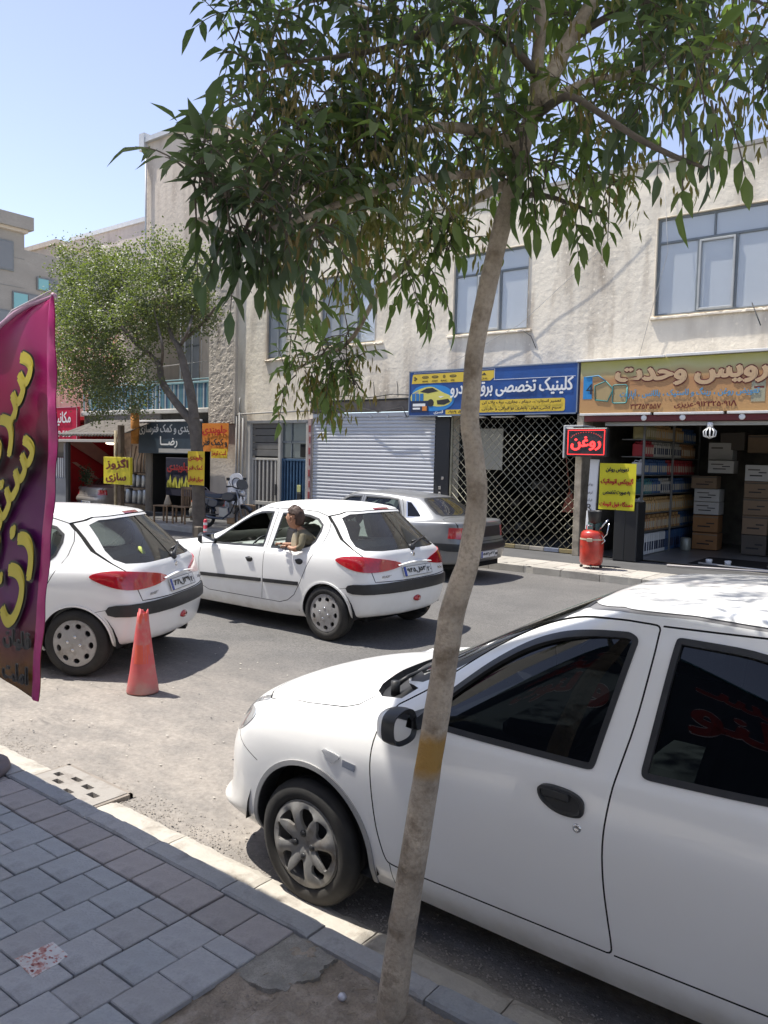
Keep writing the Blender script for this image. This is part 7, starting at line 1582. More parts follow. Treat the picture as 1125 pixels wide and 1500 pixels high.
m_barkd = mat('bark_dark', (.12, .10, .08), .9, var=.3, vscale=6, bump=.01, bscale=20)
def swept(name, pts, rad, m, parent, n=20, seg=None, knots=()):
    """smooth tapering limb with a lumpy bark surface"""
    P = [Vector(p) for p in pts]; R = list(rad); Q = []; RR = []
    for i in range(len(P)-1):
        p0, p1, p2, p3 = P[max(i-1, 0)], P[i], P[i+1], P[min(i+2, len(P)-1)]; k = max(2, int((p2-p1).length/.022)) if n > 12 else max(2, int((p2-p1).length/.06))
        for j in range(k):
            t = j/k; Q.append(.5*((2*p1)+(-p0+p2)*t+(2*p0-5*p1+4*p2-p3)*t*t+(-p0+3*p1-3*p2+p3)*t**3)); RR.append(R[i]+(R[i+1]-R[i])*t)
    Q.append(P[-1]); RR.append(R[-1]); b = MB(); b.tube(Q, RR, n); V = []
    for i, v in enumerate(b.v):
        v = Vector(v); c = Q[min(i//n, len(Q)-1)]; d = (v-c); r = d.length
        if r < 1e-6: V.append(v); continue
        k = 1+.05*mn.fractal(Vector((v.x*9, v.y*9, v.z*6)), 1, 2, 4)+.03*mn.noise(Vector((v.x*40, v.y*40, v.z*12)))
        for (kc, kr, ka) in knots:
            q = (v-Vector(kc)).length
            if q < kr: k += ka*(1-q/kr)**2
        V.append(c+d*k)
    b.v = [tuple(v) for v in V]; return b.build(name, m, parent)
ash = empty('ash_tree', (0, 0, 0), 0, 'slender young ash tree with compound leaves growing from the soil square', 'tree')
def W3(px, py, y): p = atY(px, py, y); return (p.x, p.y, p.z)
_tk = [(571, 1530, 54), (573, 1490, 46), (580, 1425, 43), (596, 1319, 41), (613, 1212, 40), (630, 1105, 38), (639, 1052, 38), (647, 999, 38), (655, 946, 38), (664, 892, 37), (677, 850, 35), (685, 828, 33), (690, 800, 32), (697, 756, 31), (699, 720, 30.5), (697, 690, 30), (692, 650, 28), (688, 615, 27), (691, 570, 27), (695, 520, 27), (704, 470, 27), (718, 405, 27), (738, 320, 27), (757, 255, 27), (768, 205, 26), (786, 152, 24)]
tk_pts = [W3(x_, y_, 2.0) for x_, y_, w_ in _tk]; _fw = -Vector((RM[0][2], RM[1][2], RM[2][2])); tk_r = [w_*.5/1155*(Vector(p)-Vector((0, 0, CAMZ))).dot(_fw) for p, (x_, y_, w_) in zip(tk_pts, _tk)]
kn = [(W3(572, 1355, 1.95), .06, .28), (W3(720, 765, 1.96), .09, .10), (W3(645, 905, 1.95), .07, .13)]
tr_ = swept('trunk', tk_pts, tk_r, m_bark, ash, 24, knots=kn)
def ochre(m):
    n = m.node_tree; b_ = n.nodes['Principled BSDF']; src = b_.inputs['Base Color'].links[0].from_socket; g_ = n.nodes.new('ShaderNodeNewGeometry'); s_ = n.nodes.new('ShaderNodeSeparateXYZ'); L = n.links.new; L(g_.outputs['Position'], s_.inputs[0])
    z0, z1 = W3(621, 1142, 1.95)[2], W3(628, 1082, 1.95)[2]; nz_ = n.nodes.new('ShaderNodeTexNoise'); nz_.inputs['Scale'].default_value = 22; nz_.inputs['Detail'].default_value = 6; L(g_.outputs['Position'], nz_.inputs['Vector'])
    a = n.nodes.new('ShaderNodeMath'); a.operation = 'SUBTRACT'; L(s_.outputs[2], a.inputs[0]); a.inputs[1].default_value = (z0+z1)/2; c = n.nodes.new('ShaderNodeMath'); c.operation = 'ABSOLUTE'; L(a.outputs[0], c.inputs[0])
    d = n.nodes.new('ShaderNodeMath'); d.operation = 'MULTIPLY_ADD'; L(nz_.outputs[0], d.inputs[0]); d.inputs[1].default_value = .05; L(c.outputs[0], d.inputs[2]); r = n.nodes.new('ShaderNodeMapRange'); L(d.outputs[0], r.inputs[0]); r.inputs[1].default_value = (z1-z0)/2+.045; r.inputs[2].default_value = (z1-z0)/2+.0
    x = n.nodes.new('ShaderNodeMix'); x.data_type = 'RGBA'; L(r.outputs[0], x.inputs[0]); L(src, x.inputs[6]); x.inputs[7].default_value = (.34, .20, .055, 1); L(x.outputs[2], b_.inputs['Base Color'])
m_tk = m_bark.copy(); m_tk.name = 'bark_with_ochre_mark'; ochre(m_tk); tr_.data.materials[0] = m_tk
limbs = [
 ([W3(786, 152, 2.0), W3(800, 130, 2.02), W3(830, 65, 2.06), W3(870, 0, 2.1), W3(905, -70, 2.2), W3(950, -170, 2.3)], [.028, .024, .021, .018, .014, .008]),
 ([W3(786, 156, 2.0), W3(787, 90, 1.97), W3(792, 20, 1.92), W3(778, -60, 1.85), W3(760, -170, 1.8)], [.022, .017, .015, .012, .007]),
 ([W3(765, 212, 2.0), W3(735, 205, 1.98), W3(700, 192, 1.9), W3(640, 186, 1.75), W3(585, 205, 1.65), W3(540, 240, 1.6), W3(470, 265, 1.5)], [.022, .018, .015, .013, .010, .008, .004]),
 ([W3(742, 270, 2.0), W3(698, 291, 2.05), W3(638, 338, 2.15), W3(586, 398, 2.22), W3(558, 423, 2.25), W3(538, 458, 2.27), W3(518, 493, 2.28), W3(494, 513, 2.28), W3(469, 521, 2.28), W3(430, 545, 2.25)], [.016, .013, .011, .010, .009, .009, .008, .007, .006, .003]),
 ([W3(795, 158, 2.0), W3(815, 145, 2.02), W3(850, 125, 2.05), W3(890, 116, 2.1), W3(960, 95, 2.2), W3(1040, 70, 2.3), W3(1110, 60, 2.4)], [.020, .016, .013, .011, .009, .007, .003]),
 ([W3(792, 165, 1.98), W3(830, 140, 1.9), W3(870, 160, 1.85), W3(930, 200, 1.8), W3(985, 228, 1.75), W3(1030, 245, 1.7)], [.012, .009, .008, .007, .006, .003]),
 ([W3(755, 250, 2.0), W3(700, 255, 1.9), W3(620, 262, 1.7), W3(520, 290, 1.5), W3(430, 325, 1.35), W3(350, 345, 1.25), W3(290, 320, 1.2)], [.013, .011, .010, .008, .007, .005, .003]),
 ([W3(787, 110, 1.95), W3(740, 60, 1.85), W3(670, 30, 1.75), W3(600, 60, 1.7), W3(520, 80, 1.65), W3(440, 90, 1.6), W3(370, 110, 1.6)], [.012, .010, .009, .008, .007, .005, .003]),
 ([W3(768, 205, 2.0), W3(720, 130, 2.1), W3(640, 60, 2.2), W3(560, 20, 2.3), W3(470, 0, 2.4), W3(380, 30, 2.5)], [.012, .010, .009, .008, .006, .003]),
 ([W3(748, 290, 2.0), W3(790, 285, 2.1), W3(840, 300, 2.2), W3(890, 320, 2.3)], [.010, .008, .006, .003]),
 ([W3(835, 60, 2.06), W3(900, 20, 2.2), W3(990, -10, 2.4), W3(1080, -10, 2.6), W3(1160, 30, 2.8)], [.012, .010, .008, .006, .003]),
 ([W3(780, -60, 1.85), W3(700, -120, 1.9), W3(580, -140, 2.0), W3(460, -120, 2.1)], [.010, .009, .007, .003])]
for p, r in limbs: swept('branch', p, r, m_bark if r[0] > .012 else m_barkd, ash, 10)
# leaf clumps: (px, py, y, radius m, number of compound leaves, dark, seeds)
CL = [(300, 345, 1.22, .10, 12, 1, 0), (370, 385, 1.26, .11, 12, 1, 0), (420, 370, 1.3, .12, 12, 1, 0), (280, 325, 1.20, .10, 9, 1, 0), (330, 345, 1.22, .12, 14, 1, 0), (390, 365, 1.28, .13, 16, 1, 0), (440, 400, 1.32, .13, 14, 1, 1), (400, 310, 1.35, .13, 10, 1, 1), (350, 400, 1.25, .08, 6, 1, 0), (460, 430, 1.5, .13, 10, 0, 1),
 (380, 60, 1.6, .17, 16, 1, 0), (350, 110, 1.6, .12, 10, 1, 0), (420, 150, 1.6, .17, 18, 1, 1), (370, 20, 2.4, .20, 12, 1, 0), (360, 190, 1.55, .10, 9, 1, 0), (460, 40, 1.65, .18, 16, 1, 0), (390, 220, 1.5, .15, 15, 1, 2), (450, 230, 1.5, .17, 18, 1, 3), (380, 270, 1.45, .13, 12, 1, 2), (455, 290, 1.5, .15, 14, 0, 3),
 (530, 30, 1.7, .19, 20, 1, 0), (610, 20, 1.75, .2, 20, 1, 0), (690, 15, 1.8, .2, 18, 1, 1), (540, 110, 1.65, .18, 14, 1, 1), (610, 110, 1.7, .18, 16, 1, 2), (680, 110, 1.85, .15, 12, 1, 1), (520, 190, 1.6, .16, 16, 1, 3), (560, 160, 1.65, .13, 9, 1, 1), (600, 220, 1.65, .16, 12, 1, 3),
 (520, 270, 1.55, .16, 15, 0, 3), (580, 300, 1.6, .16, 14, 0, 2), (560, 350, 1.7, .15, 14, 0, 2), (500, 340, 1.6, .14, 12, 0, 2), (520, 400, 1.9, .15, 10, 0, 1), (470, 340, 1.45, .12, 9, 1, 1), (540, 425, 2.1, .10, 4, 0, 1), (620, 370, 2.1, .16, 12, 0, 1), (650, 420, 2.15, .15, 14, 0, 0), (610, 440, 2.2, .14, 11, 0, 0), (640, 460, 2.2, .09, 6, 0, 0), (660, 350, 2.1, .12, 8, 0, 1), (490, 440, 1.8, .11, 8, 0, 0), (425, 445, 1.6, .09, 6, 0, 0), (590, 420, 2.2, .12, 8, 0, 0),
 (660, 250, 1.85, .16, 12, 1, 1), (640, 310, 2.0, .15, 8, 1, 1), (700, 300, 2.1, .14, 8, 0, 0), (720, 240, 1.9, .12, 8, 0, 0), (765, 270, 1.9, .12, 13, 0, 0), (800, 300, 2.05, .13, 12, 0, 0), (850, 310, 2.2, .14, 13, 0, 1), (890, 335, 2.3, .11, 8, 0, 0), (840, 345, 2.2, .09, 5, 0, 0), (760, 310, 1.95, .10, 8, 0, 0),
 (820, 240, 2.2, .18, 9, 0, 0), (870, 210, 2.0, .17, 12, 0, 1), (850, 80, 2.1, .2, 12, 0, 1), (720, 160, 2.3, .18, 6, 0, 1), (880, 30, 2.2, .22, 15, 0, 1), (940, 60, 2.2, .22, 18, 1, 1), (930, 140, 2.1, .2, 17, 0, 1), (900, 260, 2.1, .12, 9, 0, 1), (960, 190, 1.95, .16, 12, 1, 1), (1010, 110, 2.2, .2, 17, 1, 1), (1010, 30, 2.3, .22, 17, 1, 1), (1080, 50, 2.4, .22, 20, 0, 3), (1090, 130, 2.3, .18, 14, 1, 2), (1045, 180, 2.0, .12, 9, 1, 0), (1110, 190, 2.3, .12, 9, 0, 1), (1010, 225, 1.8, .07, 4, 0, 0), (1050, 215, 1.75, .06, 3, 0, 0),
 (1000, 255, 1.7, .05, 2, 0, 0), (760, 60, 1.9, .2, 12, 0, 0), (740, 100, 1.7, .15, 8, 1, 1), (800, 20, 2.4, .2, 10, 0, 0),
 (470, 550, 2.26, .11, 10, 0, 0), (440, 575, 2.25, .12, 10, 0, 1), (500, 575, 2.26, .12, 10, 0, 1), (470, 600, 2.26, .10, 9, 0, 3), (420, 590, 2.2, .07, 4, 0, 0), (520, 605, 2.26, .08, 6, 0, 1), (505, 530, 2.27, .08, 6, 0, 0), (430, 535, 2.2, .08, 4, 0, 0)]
up = [(x_, y_, z_) for x_ in (-2.6, -2.1, -1.6, -1.1, -.6, -.1, .4) for y_ in (2.6, 3.0, 3.4, 3.8) for z_ in (3.9, 4.5, 5.1) if random.random() < .62]
LV, LF = [], []; SV, SF = [], []; cand = []
def leaflet(c, d, up_, l, w_, V, F, fold=.25):
    d = d.normalized(); s_ = d.cross(up_); s_ = s_.normalized() if s_.length > 1e-4 else Vector((1, 0, 0)); u_ = s_.cross(d)
    bend = random.uniform(-.30, .06)
    pts = [c, c+d*l*.30+s_*w_*.46+u_*w_*fold, c+d*l*.62+s_*w_*.40+u_*(w_*fold*.8+l*bend*.4), c+d*l+u_*l*bend, c+d*l*.62-s_*w_*.40+u_*(w_*fold*.8+l*bend*.4), c+d*l*.30-s_*w_*.46+u_*w_*fold, c+d*l*.33, c+d*l*.63+u_*l*bend*.4]
    b_ = len(V); V += pts; F += [tuple(q+b_ for q in f) for f in ((0, 6, 1), (6, 7, 2, 1), (7, 3, 2), (0, 5, 6), (6, 5, 4, 7), (7, 4, 3))]
tw_ = MB(); tw_n = 0
def compound(base, dirn, dark, seeds, big=1.):
    global tw_n
    d = dirn.normalized(); L_ = random.uniform(.12, .18)*big; n_ = random.choice((2, 3, 3)); pts = []; p = base.copy(); steps = 5
    for k in range(steps+1): pts.append(p.copy()); d = (d+Vector((0, 0, -.17))).normalized(); p = p+d*L_/steps
    tw_.tube(pts, [.0028, .0025, .002, .0018, .0015, .001], 4, cap=False)
    up_ = Vector((random.uniform(-.5, .5), random.uniform(-.5, .5), 1)).normalized()
    for k in range(n_):
        q = pts[min(steps, 1+int((k+.6)*steps/(n_+.3)))]; t_ = (pts[-1]-pts[0]).normalized(); s_ = t_.cross(up_).normalized()
        for sg_ in (1, -1):
            dd = (t_*.55+s_*sg_*.8+Vector((0, 0, -.42))+Vector((random.uniform(-.2, .2), random.uniform(-.2, .2), random.uniform(-.25, .1))))
            cand.append((q, dd, up_, random.uniform(.046, .076)*big, random.uniform(.017, .027)*big, dark))
    cand.append((pts[-1], (d+Vector((0, 0, -.3))), up_, random.uniform(.062, .088)*big, random.uniform(.022, .030)*big, dark))
def seedbunch(c, n_):
    for _ in range(n_):
        q = c+Vector((random.gauss(0, .028), random.gauss(0, .028), random.uniform(-.09, .02))); dd = Vector((random.gauss(0, .25), random.gauss(0, .25), -1))
        leaflet(q, dd, Vector((random.gauss(0, 1), random.gauss(0, 1), .1)), random.uniform(.028, .042), .0085, SV, SF, .1)
for (px, py, y_, r_, n_, dark, seeds) in CL:
    c = atY(px, py, y_)+Vector((0, 0, .10))
    for _ in range(int(n_*.66+.5)):
        o_ = Vector((random.gauss(0, 1), random.gauss(0, 1), random.gauss(0, 1))).normalized()*r_*random.uniform(.05, .8); dd = Vector((o_.x, o_.y, o_.z*.6+random.uniform(-.2, .35))); dd = dd.normalized()+Vector((random.gauss(0, .4), random.gauss(0, .4), 0))
        compound(c+o_*.55, dd, dark, seeds)
    for _ in range(seeds*4):
        o_ = Vector((random.gauss(0, 1), random.gauss(0, 1), random.gauss(-.2, .8)))*r_*.55; seedbunch(c+o_, 16)
nfr = len(cand)
for (x_, y_, z_) in up:
    for _ in range(17):
        o_ = Vector((random.gauss(0, .22), random.gauss(0, .22), random.gauss(0, .2))); compound(Vector((x_, y_, z_))+o_, Vector((random.gauss(0, 1), random.gauss(0, 1), random.uniform(-.3, .5))), 0, 0, 1.25)
# the 300 leaflets that show largest are leaves of their own, the rest one mass per tone
RMT = RM.transposed()
def proj(p):
    q = RMT @ (p-Vector((0, 0, CAMZ))); return (562.5+1155*q.x/-q.z, 750-1155*q.y/-q.z, -q.z)
sc_l = []
for i in range(nfr):
    p = proj(cand[i][0])
    if -20 < p[0] < 1145 and -20 < p[1] < 900: sc_l.append((cand[i][3]/p[2], i))
big = {i for _, i in sorted(sc_l, reverse=True)[:300]}
def leaf_mesh(m, nm):
    V, F = [], []; random.seed(3); leaflet(Vector((0, 0, 0)), Vector((1, 0, 0)), Vector((0, 0, 1)), 1, .34, V, F); o = mesh_obj('tmp', V, F, m, smooth=True); me = o.data; me.name = nm; bpy.data.objects.remove(o); return me
st8 = random.getstate(); lmesh = [leaf_mesh(m_leaf, 'leaf'), leaf_mesh(m_leafd, 'leaf_dark')]; random.setstate(st8)
LV = [[], []]; LF = [[], []]
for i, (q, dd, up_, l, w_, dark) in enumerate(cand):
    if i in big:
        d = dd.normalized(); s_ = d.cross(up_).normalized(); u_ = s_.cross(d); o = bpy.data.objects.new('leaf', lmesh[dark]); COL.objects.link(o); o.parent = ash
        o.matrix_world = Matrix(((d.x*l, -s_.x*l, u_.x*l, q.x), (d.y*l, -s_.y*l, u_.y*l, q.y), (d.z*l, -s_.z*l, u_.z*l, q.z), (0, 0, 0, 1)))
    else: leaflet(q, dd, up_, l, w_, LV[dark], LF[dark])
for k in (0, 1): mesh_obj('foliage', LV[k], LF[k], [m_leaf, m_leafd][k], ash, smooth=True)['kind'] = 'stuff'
mesh_obj('seed_bunches', SV, SF, m_seed, ash)['kind'] = 'stuff'
tw_.build('twigs', m_barkd, ash)['kind'] = 'stuff'

# the pollarded tree across the road
t2 = empty('street_tree', (0, 0, 0), 0, 'round dense-crowned tree with two forked limbs in front of the balcony', 'tree')
Y2 = 11.9
def W2(px, py, y=Y2): return W3(px, py, y)
swept('trunk', [W2(293, 792), W2(291, 740), W2(290, 690), W2(287, 640), W2(283, 610)], [.17, .15, .145, .14, .14], m_barkd, t2, 18)
swept('limb', [W2(284, 620), W2(266, 600), W2(245, 572), W2(236, 555), W2(233, 535), W2(215, 515), W2(200, 505)], [.12, .10, .09, .085, .075, .05, .04], m_barkd, t2, 12)
swept('limb', [W2(285, 615), W2(280, 580), W2(272, 545), W2(262, 510), W2(252, 495), W2(245, 470)], [.12, .11, .10, .075, .05, .03], m_barkd, t2, 12)
for p in ([(236, 540), (238, 510), (232, 480), (225, 450)], [(215, 515), (190, 535), (165, 548)], [(262, 510), (275, 485), (285, 450), (290, 420)], [(252, 495), (250, 460), (245, 400), (235, 360)], [(200, 505), (170, 470), (140, 440)], [(205, 508), (185, 440), (170, 390)], [(268, 500), (300, 470), (315, 450)]):
    swept('branch', [W2(*q, Y2+random.uniform(-.6, .6)) for q in p], [.045, .035, .025, .012][:len(p)], m_barkd, t2, 8)
m_l2 = leaf_mat('street_leaf', (.125, .138, .058), (.175, .18, .082), .35); m_l2d = leaf_mat('street_leaf_dark', (.085, .10, .055), (.125, .138, .072), .28)
blobs = [(150, 420, 0, 1.25), (200, 400, .2, 1.2), (115, 410, 0, .8), (110, 470, -.3, 1.0), (150, 500, -.4, 1.1), (200, 480, -.3, 1.1), (250, 430, 0, 1.15), (245, 370, .3, .75), (280, 390, .4, .75), (290, 440, .2, .75), (130, 560, -.2, .85), (180, 570, -.2, .75), (95, 440, .2, .7), (215, 545, -.4, .5), (110, 520, 0, .8), (160, 385, .5, .8), (250, 485, .3, .7), (85, 560, 0, .5), (140, 600, -.1, .42), (205, 590, -.2, .38), (300, 470, .3, .45), (110, 540, -.2, .9), (170, 545, -.3, .8), (140, 460, -.5, 1.0), (100, 380, .2, .6), (225, 430, -.5, .9), (90, 500, -.1, .6), (160, 590, -.2, .45)]
V = [[], []]; F = [[], []]
tot = sum(b_[3]**2.2 for b_ in blobs)
for (px, py, dy, r_) in blobs:
    c = atY(px, py, Y2+dy); n_ = int(52000*r_**2.2/tot)
    subs = [Vector((random.gauss(0, 1), random.gauss(0, 1), random.gauss(0, 1))).normalized()*r_*random.uniform(.35, .95) for _ in range(int(26*r_**2)+8)]
    for _ in range(n_):
        sb = random.choice(subs); p = c+Vector((sb.x, sb.y*.9, sb.z*.85))+Vector((random.gauss(0, .15), random.gauss(0, .15), random.gauss(0, .13))); l = random.uniform(.045, .078)
        d = Vector((random.gauss(0, 1), random.gauss(0, 1), random.gauss(-.4, .8))).normalized(); s_ = d.orthogonal().normalized()*l*.32; k = 0 if random.random() < .5 else 1
        b_ = len(V[k]); V[k] += [p, p+d*l*.5+s_, p+d*l, p+d*l*.5-s_]; F[k].append((b_, b_+1, b_+2, b_+3))
for k in (0, 1): mesh_obj('crown', V[k], F[k], [m_l2, m_l2d][k], t2)['kind'] = 'stuff'
poster('tree_banner', -14.93, -14.33, 1.22, 2.00, Y2-.22, (.62, .44, .02), [('جلوبندی', i_pred, .80, .19, .84), ('کمک فنر', i_pred, .50, .17, .84), ('میزان فرمان', i_pred, .17, .17, .88)], 'narrow yellow banner tied to the far tree trunk with dark red lettering', wav=.01, tilt=0)

# ------------------------------------------------------------------ feather flag
fg = empty('feather_flag', (0, 0, 0), 0, 'purple and magenta feather flag with slanting yellow lettering at the left edge', 'flag')
m_flag = bpy.data.materials.new('flag_cloth'); m_flag.use_nodes = True; n = m_flag.node_tree; bb = n.nodes['Principled BSDF']; bb.inputs['Roughness'].default_value = .42; bb.inputs['Specular IOR Level'].default_value = .3
g = n.nodes.new('ShaderNodeNewGeometry'); sx = n.nodes.new('ShaderNodeSeparateXYZ'); n.links.new(g.outputs['Position'], sx.inputs[0]); nz = n.nodes.new('ShaderNodeTexNoise'); nz.inputs['Scale'].default_value = 1.6; nz.inputs['Detail'].default_value = 3; n.links.new(g.outputs['Position'], nz.inputs['Vector'])
ad = n.nodes.new('ShaderNodeMath'); ad.operation = 'MULTIPLY_ADD'; ad.inputs[1].default_value = .9; n.links.new(nz.outputs[0], ad.inputs[0]); n.links.new(sx.outputs[2], ad.inputs[2]); mr = n.nodes.new('ShaderNodeMapRange'); mr.inputs[1].default_value = 1.22; mr.inputs[2].default_value = 3.15; n.links.new(ad.outputs[0], mr.inputs[0])
rp = n.nodes.new('ShaderNodeValToRGB'); n.links.new(mr.outputs[0], rp.inputs[0]); e = rp.color_ramp.elements
e[0].position = 0; e[0].color = (.20, .09, .015, 1); e[1].position = 1; e[1].color = (.40, .008, .13, 1)
for p_, c in ((.13, (.14, .02, .04)), (.26, (.13, .012, .12)), (.42, (.10, .012, .09)), (.55, (.06, .012, .02)), (.72, (.22, .006, .05)), (.86, (.33, .008, .12))): q = e.new(p_); q.color = (*c, 1)
n.links.new(rp.outputs[0], bb.inputs['Base Color']); tl_ = n.nodes.new('ShaderNodeBsdfTranslucent'); n.links.new(rp.outputs[0], tl_.inputs[0]); mxs = n.nodes.new('ShaderNodeMixShader'); mxs.inputs[0].default_value = .15; n.links.new(bb.outputs[0], mxs.inputs[1]); n.links.new(tl_.outputs[0], mxs.inputs[2]); n.links.new(mxs.outputs[0], n.nodes['Material Output'].inputs[0])
FYL = 1.95
def flag_x0(v):   # left/upper edge follows the bowed pole
    return -4.22+.76*max(0, (v-.86)/.14)**1.6
V = []; nx, nz_ = 30, 80
fz = lambda u, v: .68+.05*u*0+1.98*v
def fpt(u, v):
    x0 = -4.22 if v < .82 else -4.22+.74*(1-math.sqrt(max(0, 1-((v-.82)/.18)**1.7)))
    x1 = -3.615+.165*min(1, v*1.6)*(1 if v < .93 else 1-.12*(v-.93)/.07); x_ = x0+(x1-x0)*u
    y_ = FYL+.016*math.sin(u*4+v*7)*(1-.7*u)+.006*math.sin(u*11+v*19)*(1-u)+.004*math.sin(v*40)*max(0, u-.86)/.14
    return Vector((x_, y_, .70-.055*u*(1-v)+.06*(1-v)+(1.97-.04)*v))
for j in range(nz_+1):
    for i in range(nx+1): V.append(fpt(i/nx, j/nz_))
F = [(j*(nx+1)+i, j*(nx+1)+i+1, (j+1)*(nx+1)+i+1, (j+1)*(nx+1)+i) for j in range(nz_) for i in range(nx)]
o = mesh_obj('cloth', V, F, m_flag, fg, smooth=True); q = o.modifiers.new('s', 'SOLIDIFY'); q.thickness = .002
V2 = [];
for j in range(nz_+1):
    v = j/nz_; a, c = fpt(.90, v), fpt(1, v); V2 += [a+Vector((0, -.004, 0)), (a+c)/2+Vector((0, -.012-.006*math.sin(v*55), 0)), c+Vector((.002, -.003, 0))]
F2 = [(j*3+i, j*3+i+1, (j+1)*3+i+1, (j+1)*3+i) for j in range(nz_) for i in range(2)]
mesh_obj('hem_sleeve', V2, F2, mat('hem_magenta', (.40, .02, .16), .45, var=.2, vscale=9), fg, smooth=True)
b = MB(); b.tube([Vector((-4.24, FYL+.02, .10)), Vector((-4.25, FYL+.02, 1.0)), Vector((-4.24, FYL+.01, 2.2)), Vector((-4.12, FYL, 2.45)), Vector((-3.85, FYL, 2.60)), Vector((-3.50, FYL, 2.655))], [.012, .011, .009, .007, .006, .005], 8); b.build('pole', mat('flag_pole', (.5, .45, .5), .4), fg)
b = MB(); b.tube([fpt(u, v)+Vector((0, -.002, .004)) for u, v in [(0, .84), (0, .88), (0, .92), (0, .95), (0, .975), (0, .99), (.3, 1), (.6, 1), (1, 1)]], .012, 8); b.build('edge_piping', mat('piping_lilac', (.45, .28, .40), .5), fg)
b = MB(); b.lathe([(.19, 0), (.20, .02), (.19, .05), (.04, .06), (.03, .12)], 22, T(-4.42, FYL+.04, .115)); b.build('foot', mat('foot_plastic', (.13, .11, .12), .6), fg)
i_gold = mat('print_gold', (.55, .46, .04), .5, var=.1)
for (s_, cx, cz, h_, w_, rot) in (('سرد', -3.80, 2.08, .23, .66, 52), ('سنتی', -3.86, 1.64, .22, .82, 48), ('زن', -3.78, 1.30, .27, .50, 58)): text('lettering', s_, i_gold, fg, cx-.02, cz, w=w_, h=h_, y=FYL-.024, bold=.06, outline=i_black, ow=.022, rot=R_(rot))
text('lettering', 'قلیان', i_black, fg, -3.78, .985, w=.26, h=.10, y=FYL-.022, bold=.08, outline=i_grey, ow=.010); text('lettering', 'املت', i_black, fg, -3.80, .82, w=.24, h=.09, y=FYL-.022, bold=.08, outline=i_grey, ow=.010)

# ------------------------------------------------------------------ traffic cone, ground bits
cn = empty('traffic_cone', (-5.36, 3.76, 0), .4, 'faded red traffic cone with a torn top standing beside the left hatchback', 'cone')
b = MB(); n_ = 28; pr = [(.118, .0), (.120, .012), (.108, .10), (.098, .16), (.070, .40), (.048, .58), (.041, .655)]
V = []; 
for r, z in pr:
    for j in range(n_):
        t = 2*math.pi*j/n_; k = 1+.06*math.sin(2*t+1)*(1 if z < .2 else .3)+.02*math.sin(5*t); V.append((r*k*math.cos(t), r*k*math.sin(t), z+(.018*math.sin(3*t)+.010*math.sin(7*t) if z > .65 else 0)))
b.add(V, [(i*n_+j, i*n_+(j+1) % n_, (i+1)*n_+(j+1) % n_, (i+1)*n_+j) for i in range(len(pr)-1) for j in range(n_)], True)
m_cone = mat('cone_red', (.60, .105, .11), .55, var=.10, vscale=5, dirt=(.38, .28, .25), dz=(0, .25), stain=(.55, .22, .19), sscale=6, sthr=(.5, .65)); o = b.build('cone_body', m_cone, cn); q = o.modifiers.new('s', 'SOLIDIFY'); q.thickness = .005
b = MB(); b.lathe([(.0488, .565), (.0418, .645)], 24, cap=False); b.lathe([(.087, .245), (.0705, .395)], 24, cap=False); b.build('bright_sleeve', mat('cone_band', (.66, .10, .06), .5, var=.08, vscale=6), cn)
lb = MB(); lb.lathe([(.0, 0), (.012, .004), (.016, .013), (.011, .022), (.001, .026)], 10); o = lb.build('litter_ball', mat('foil_crumpled', (.55, .55, .62), .35, metal=.4, bump=.004, bscale=90)); o.location = (-1.64, 1.94, .10); tag(o, 'small crumpled foil ball lying on the soil near the trunk', 'litter')
pc_ = MB(); q = [(-2.655, 1.335), (-2.51, 1.325), (-2.515, 1.42), (-2.535, 1.47), (-2.645, 1.475)]; pc_.prism([(a, c) for a, c in q], .1165, .1185, 'z')
m_cer = mat('glazed_tile', (.48, .47, .46), .3, var=.1, vscale=12, stain=(.35, .15, .12), sscale=22, sthr=(.52, .60)); o = pc_.build('picture_tile', m_cer); tag(o, 'pale picture tile with faded reddish marks stuck on a paver', 'tile')
V_, F_ = [], []
for i in range(38):
    x_, y_ = random.uniform(-2.64, -2.53), random.uniform(1.34, 1.46); s_ = random.uniform(.003, .008); b0 = len(V_); V_ += [(x_+s_*a, y_+s_*c*.6, .1192) for a, c in ((-1, -1), (1, -.6), (.8, 1), (-.7, .8))]; F_.append((b0, b0+1, b0+2, b0+3))
mesh_obj('printed_marks', V_, F_, mat('mark_red', (.32, .09, .08), .5), o)['kind'] = 'stuff'

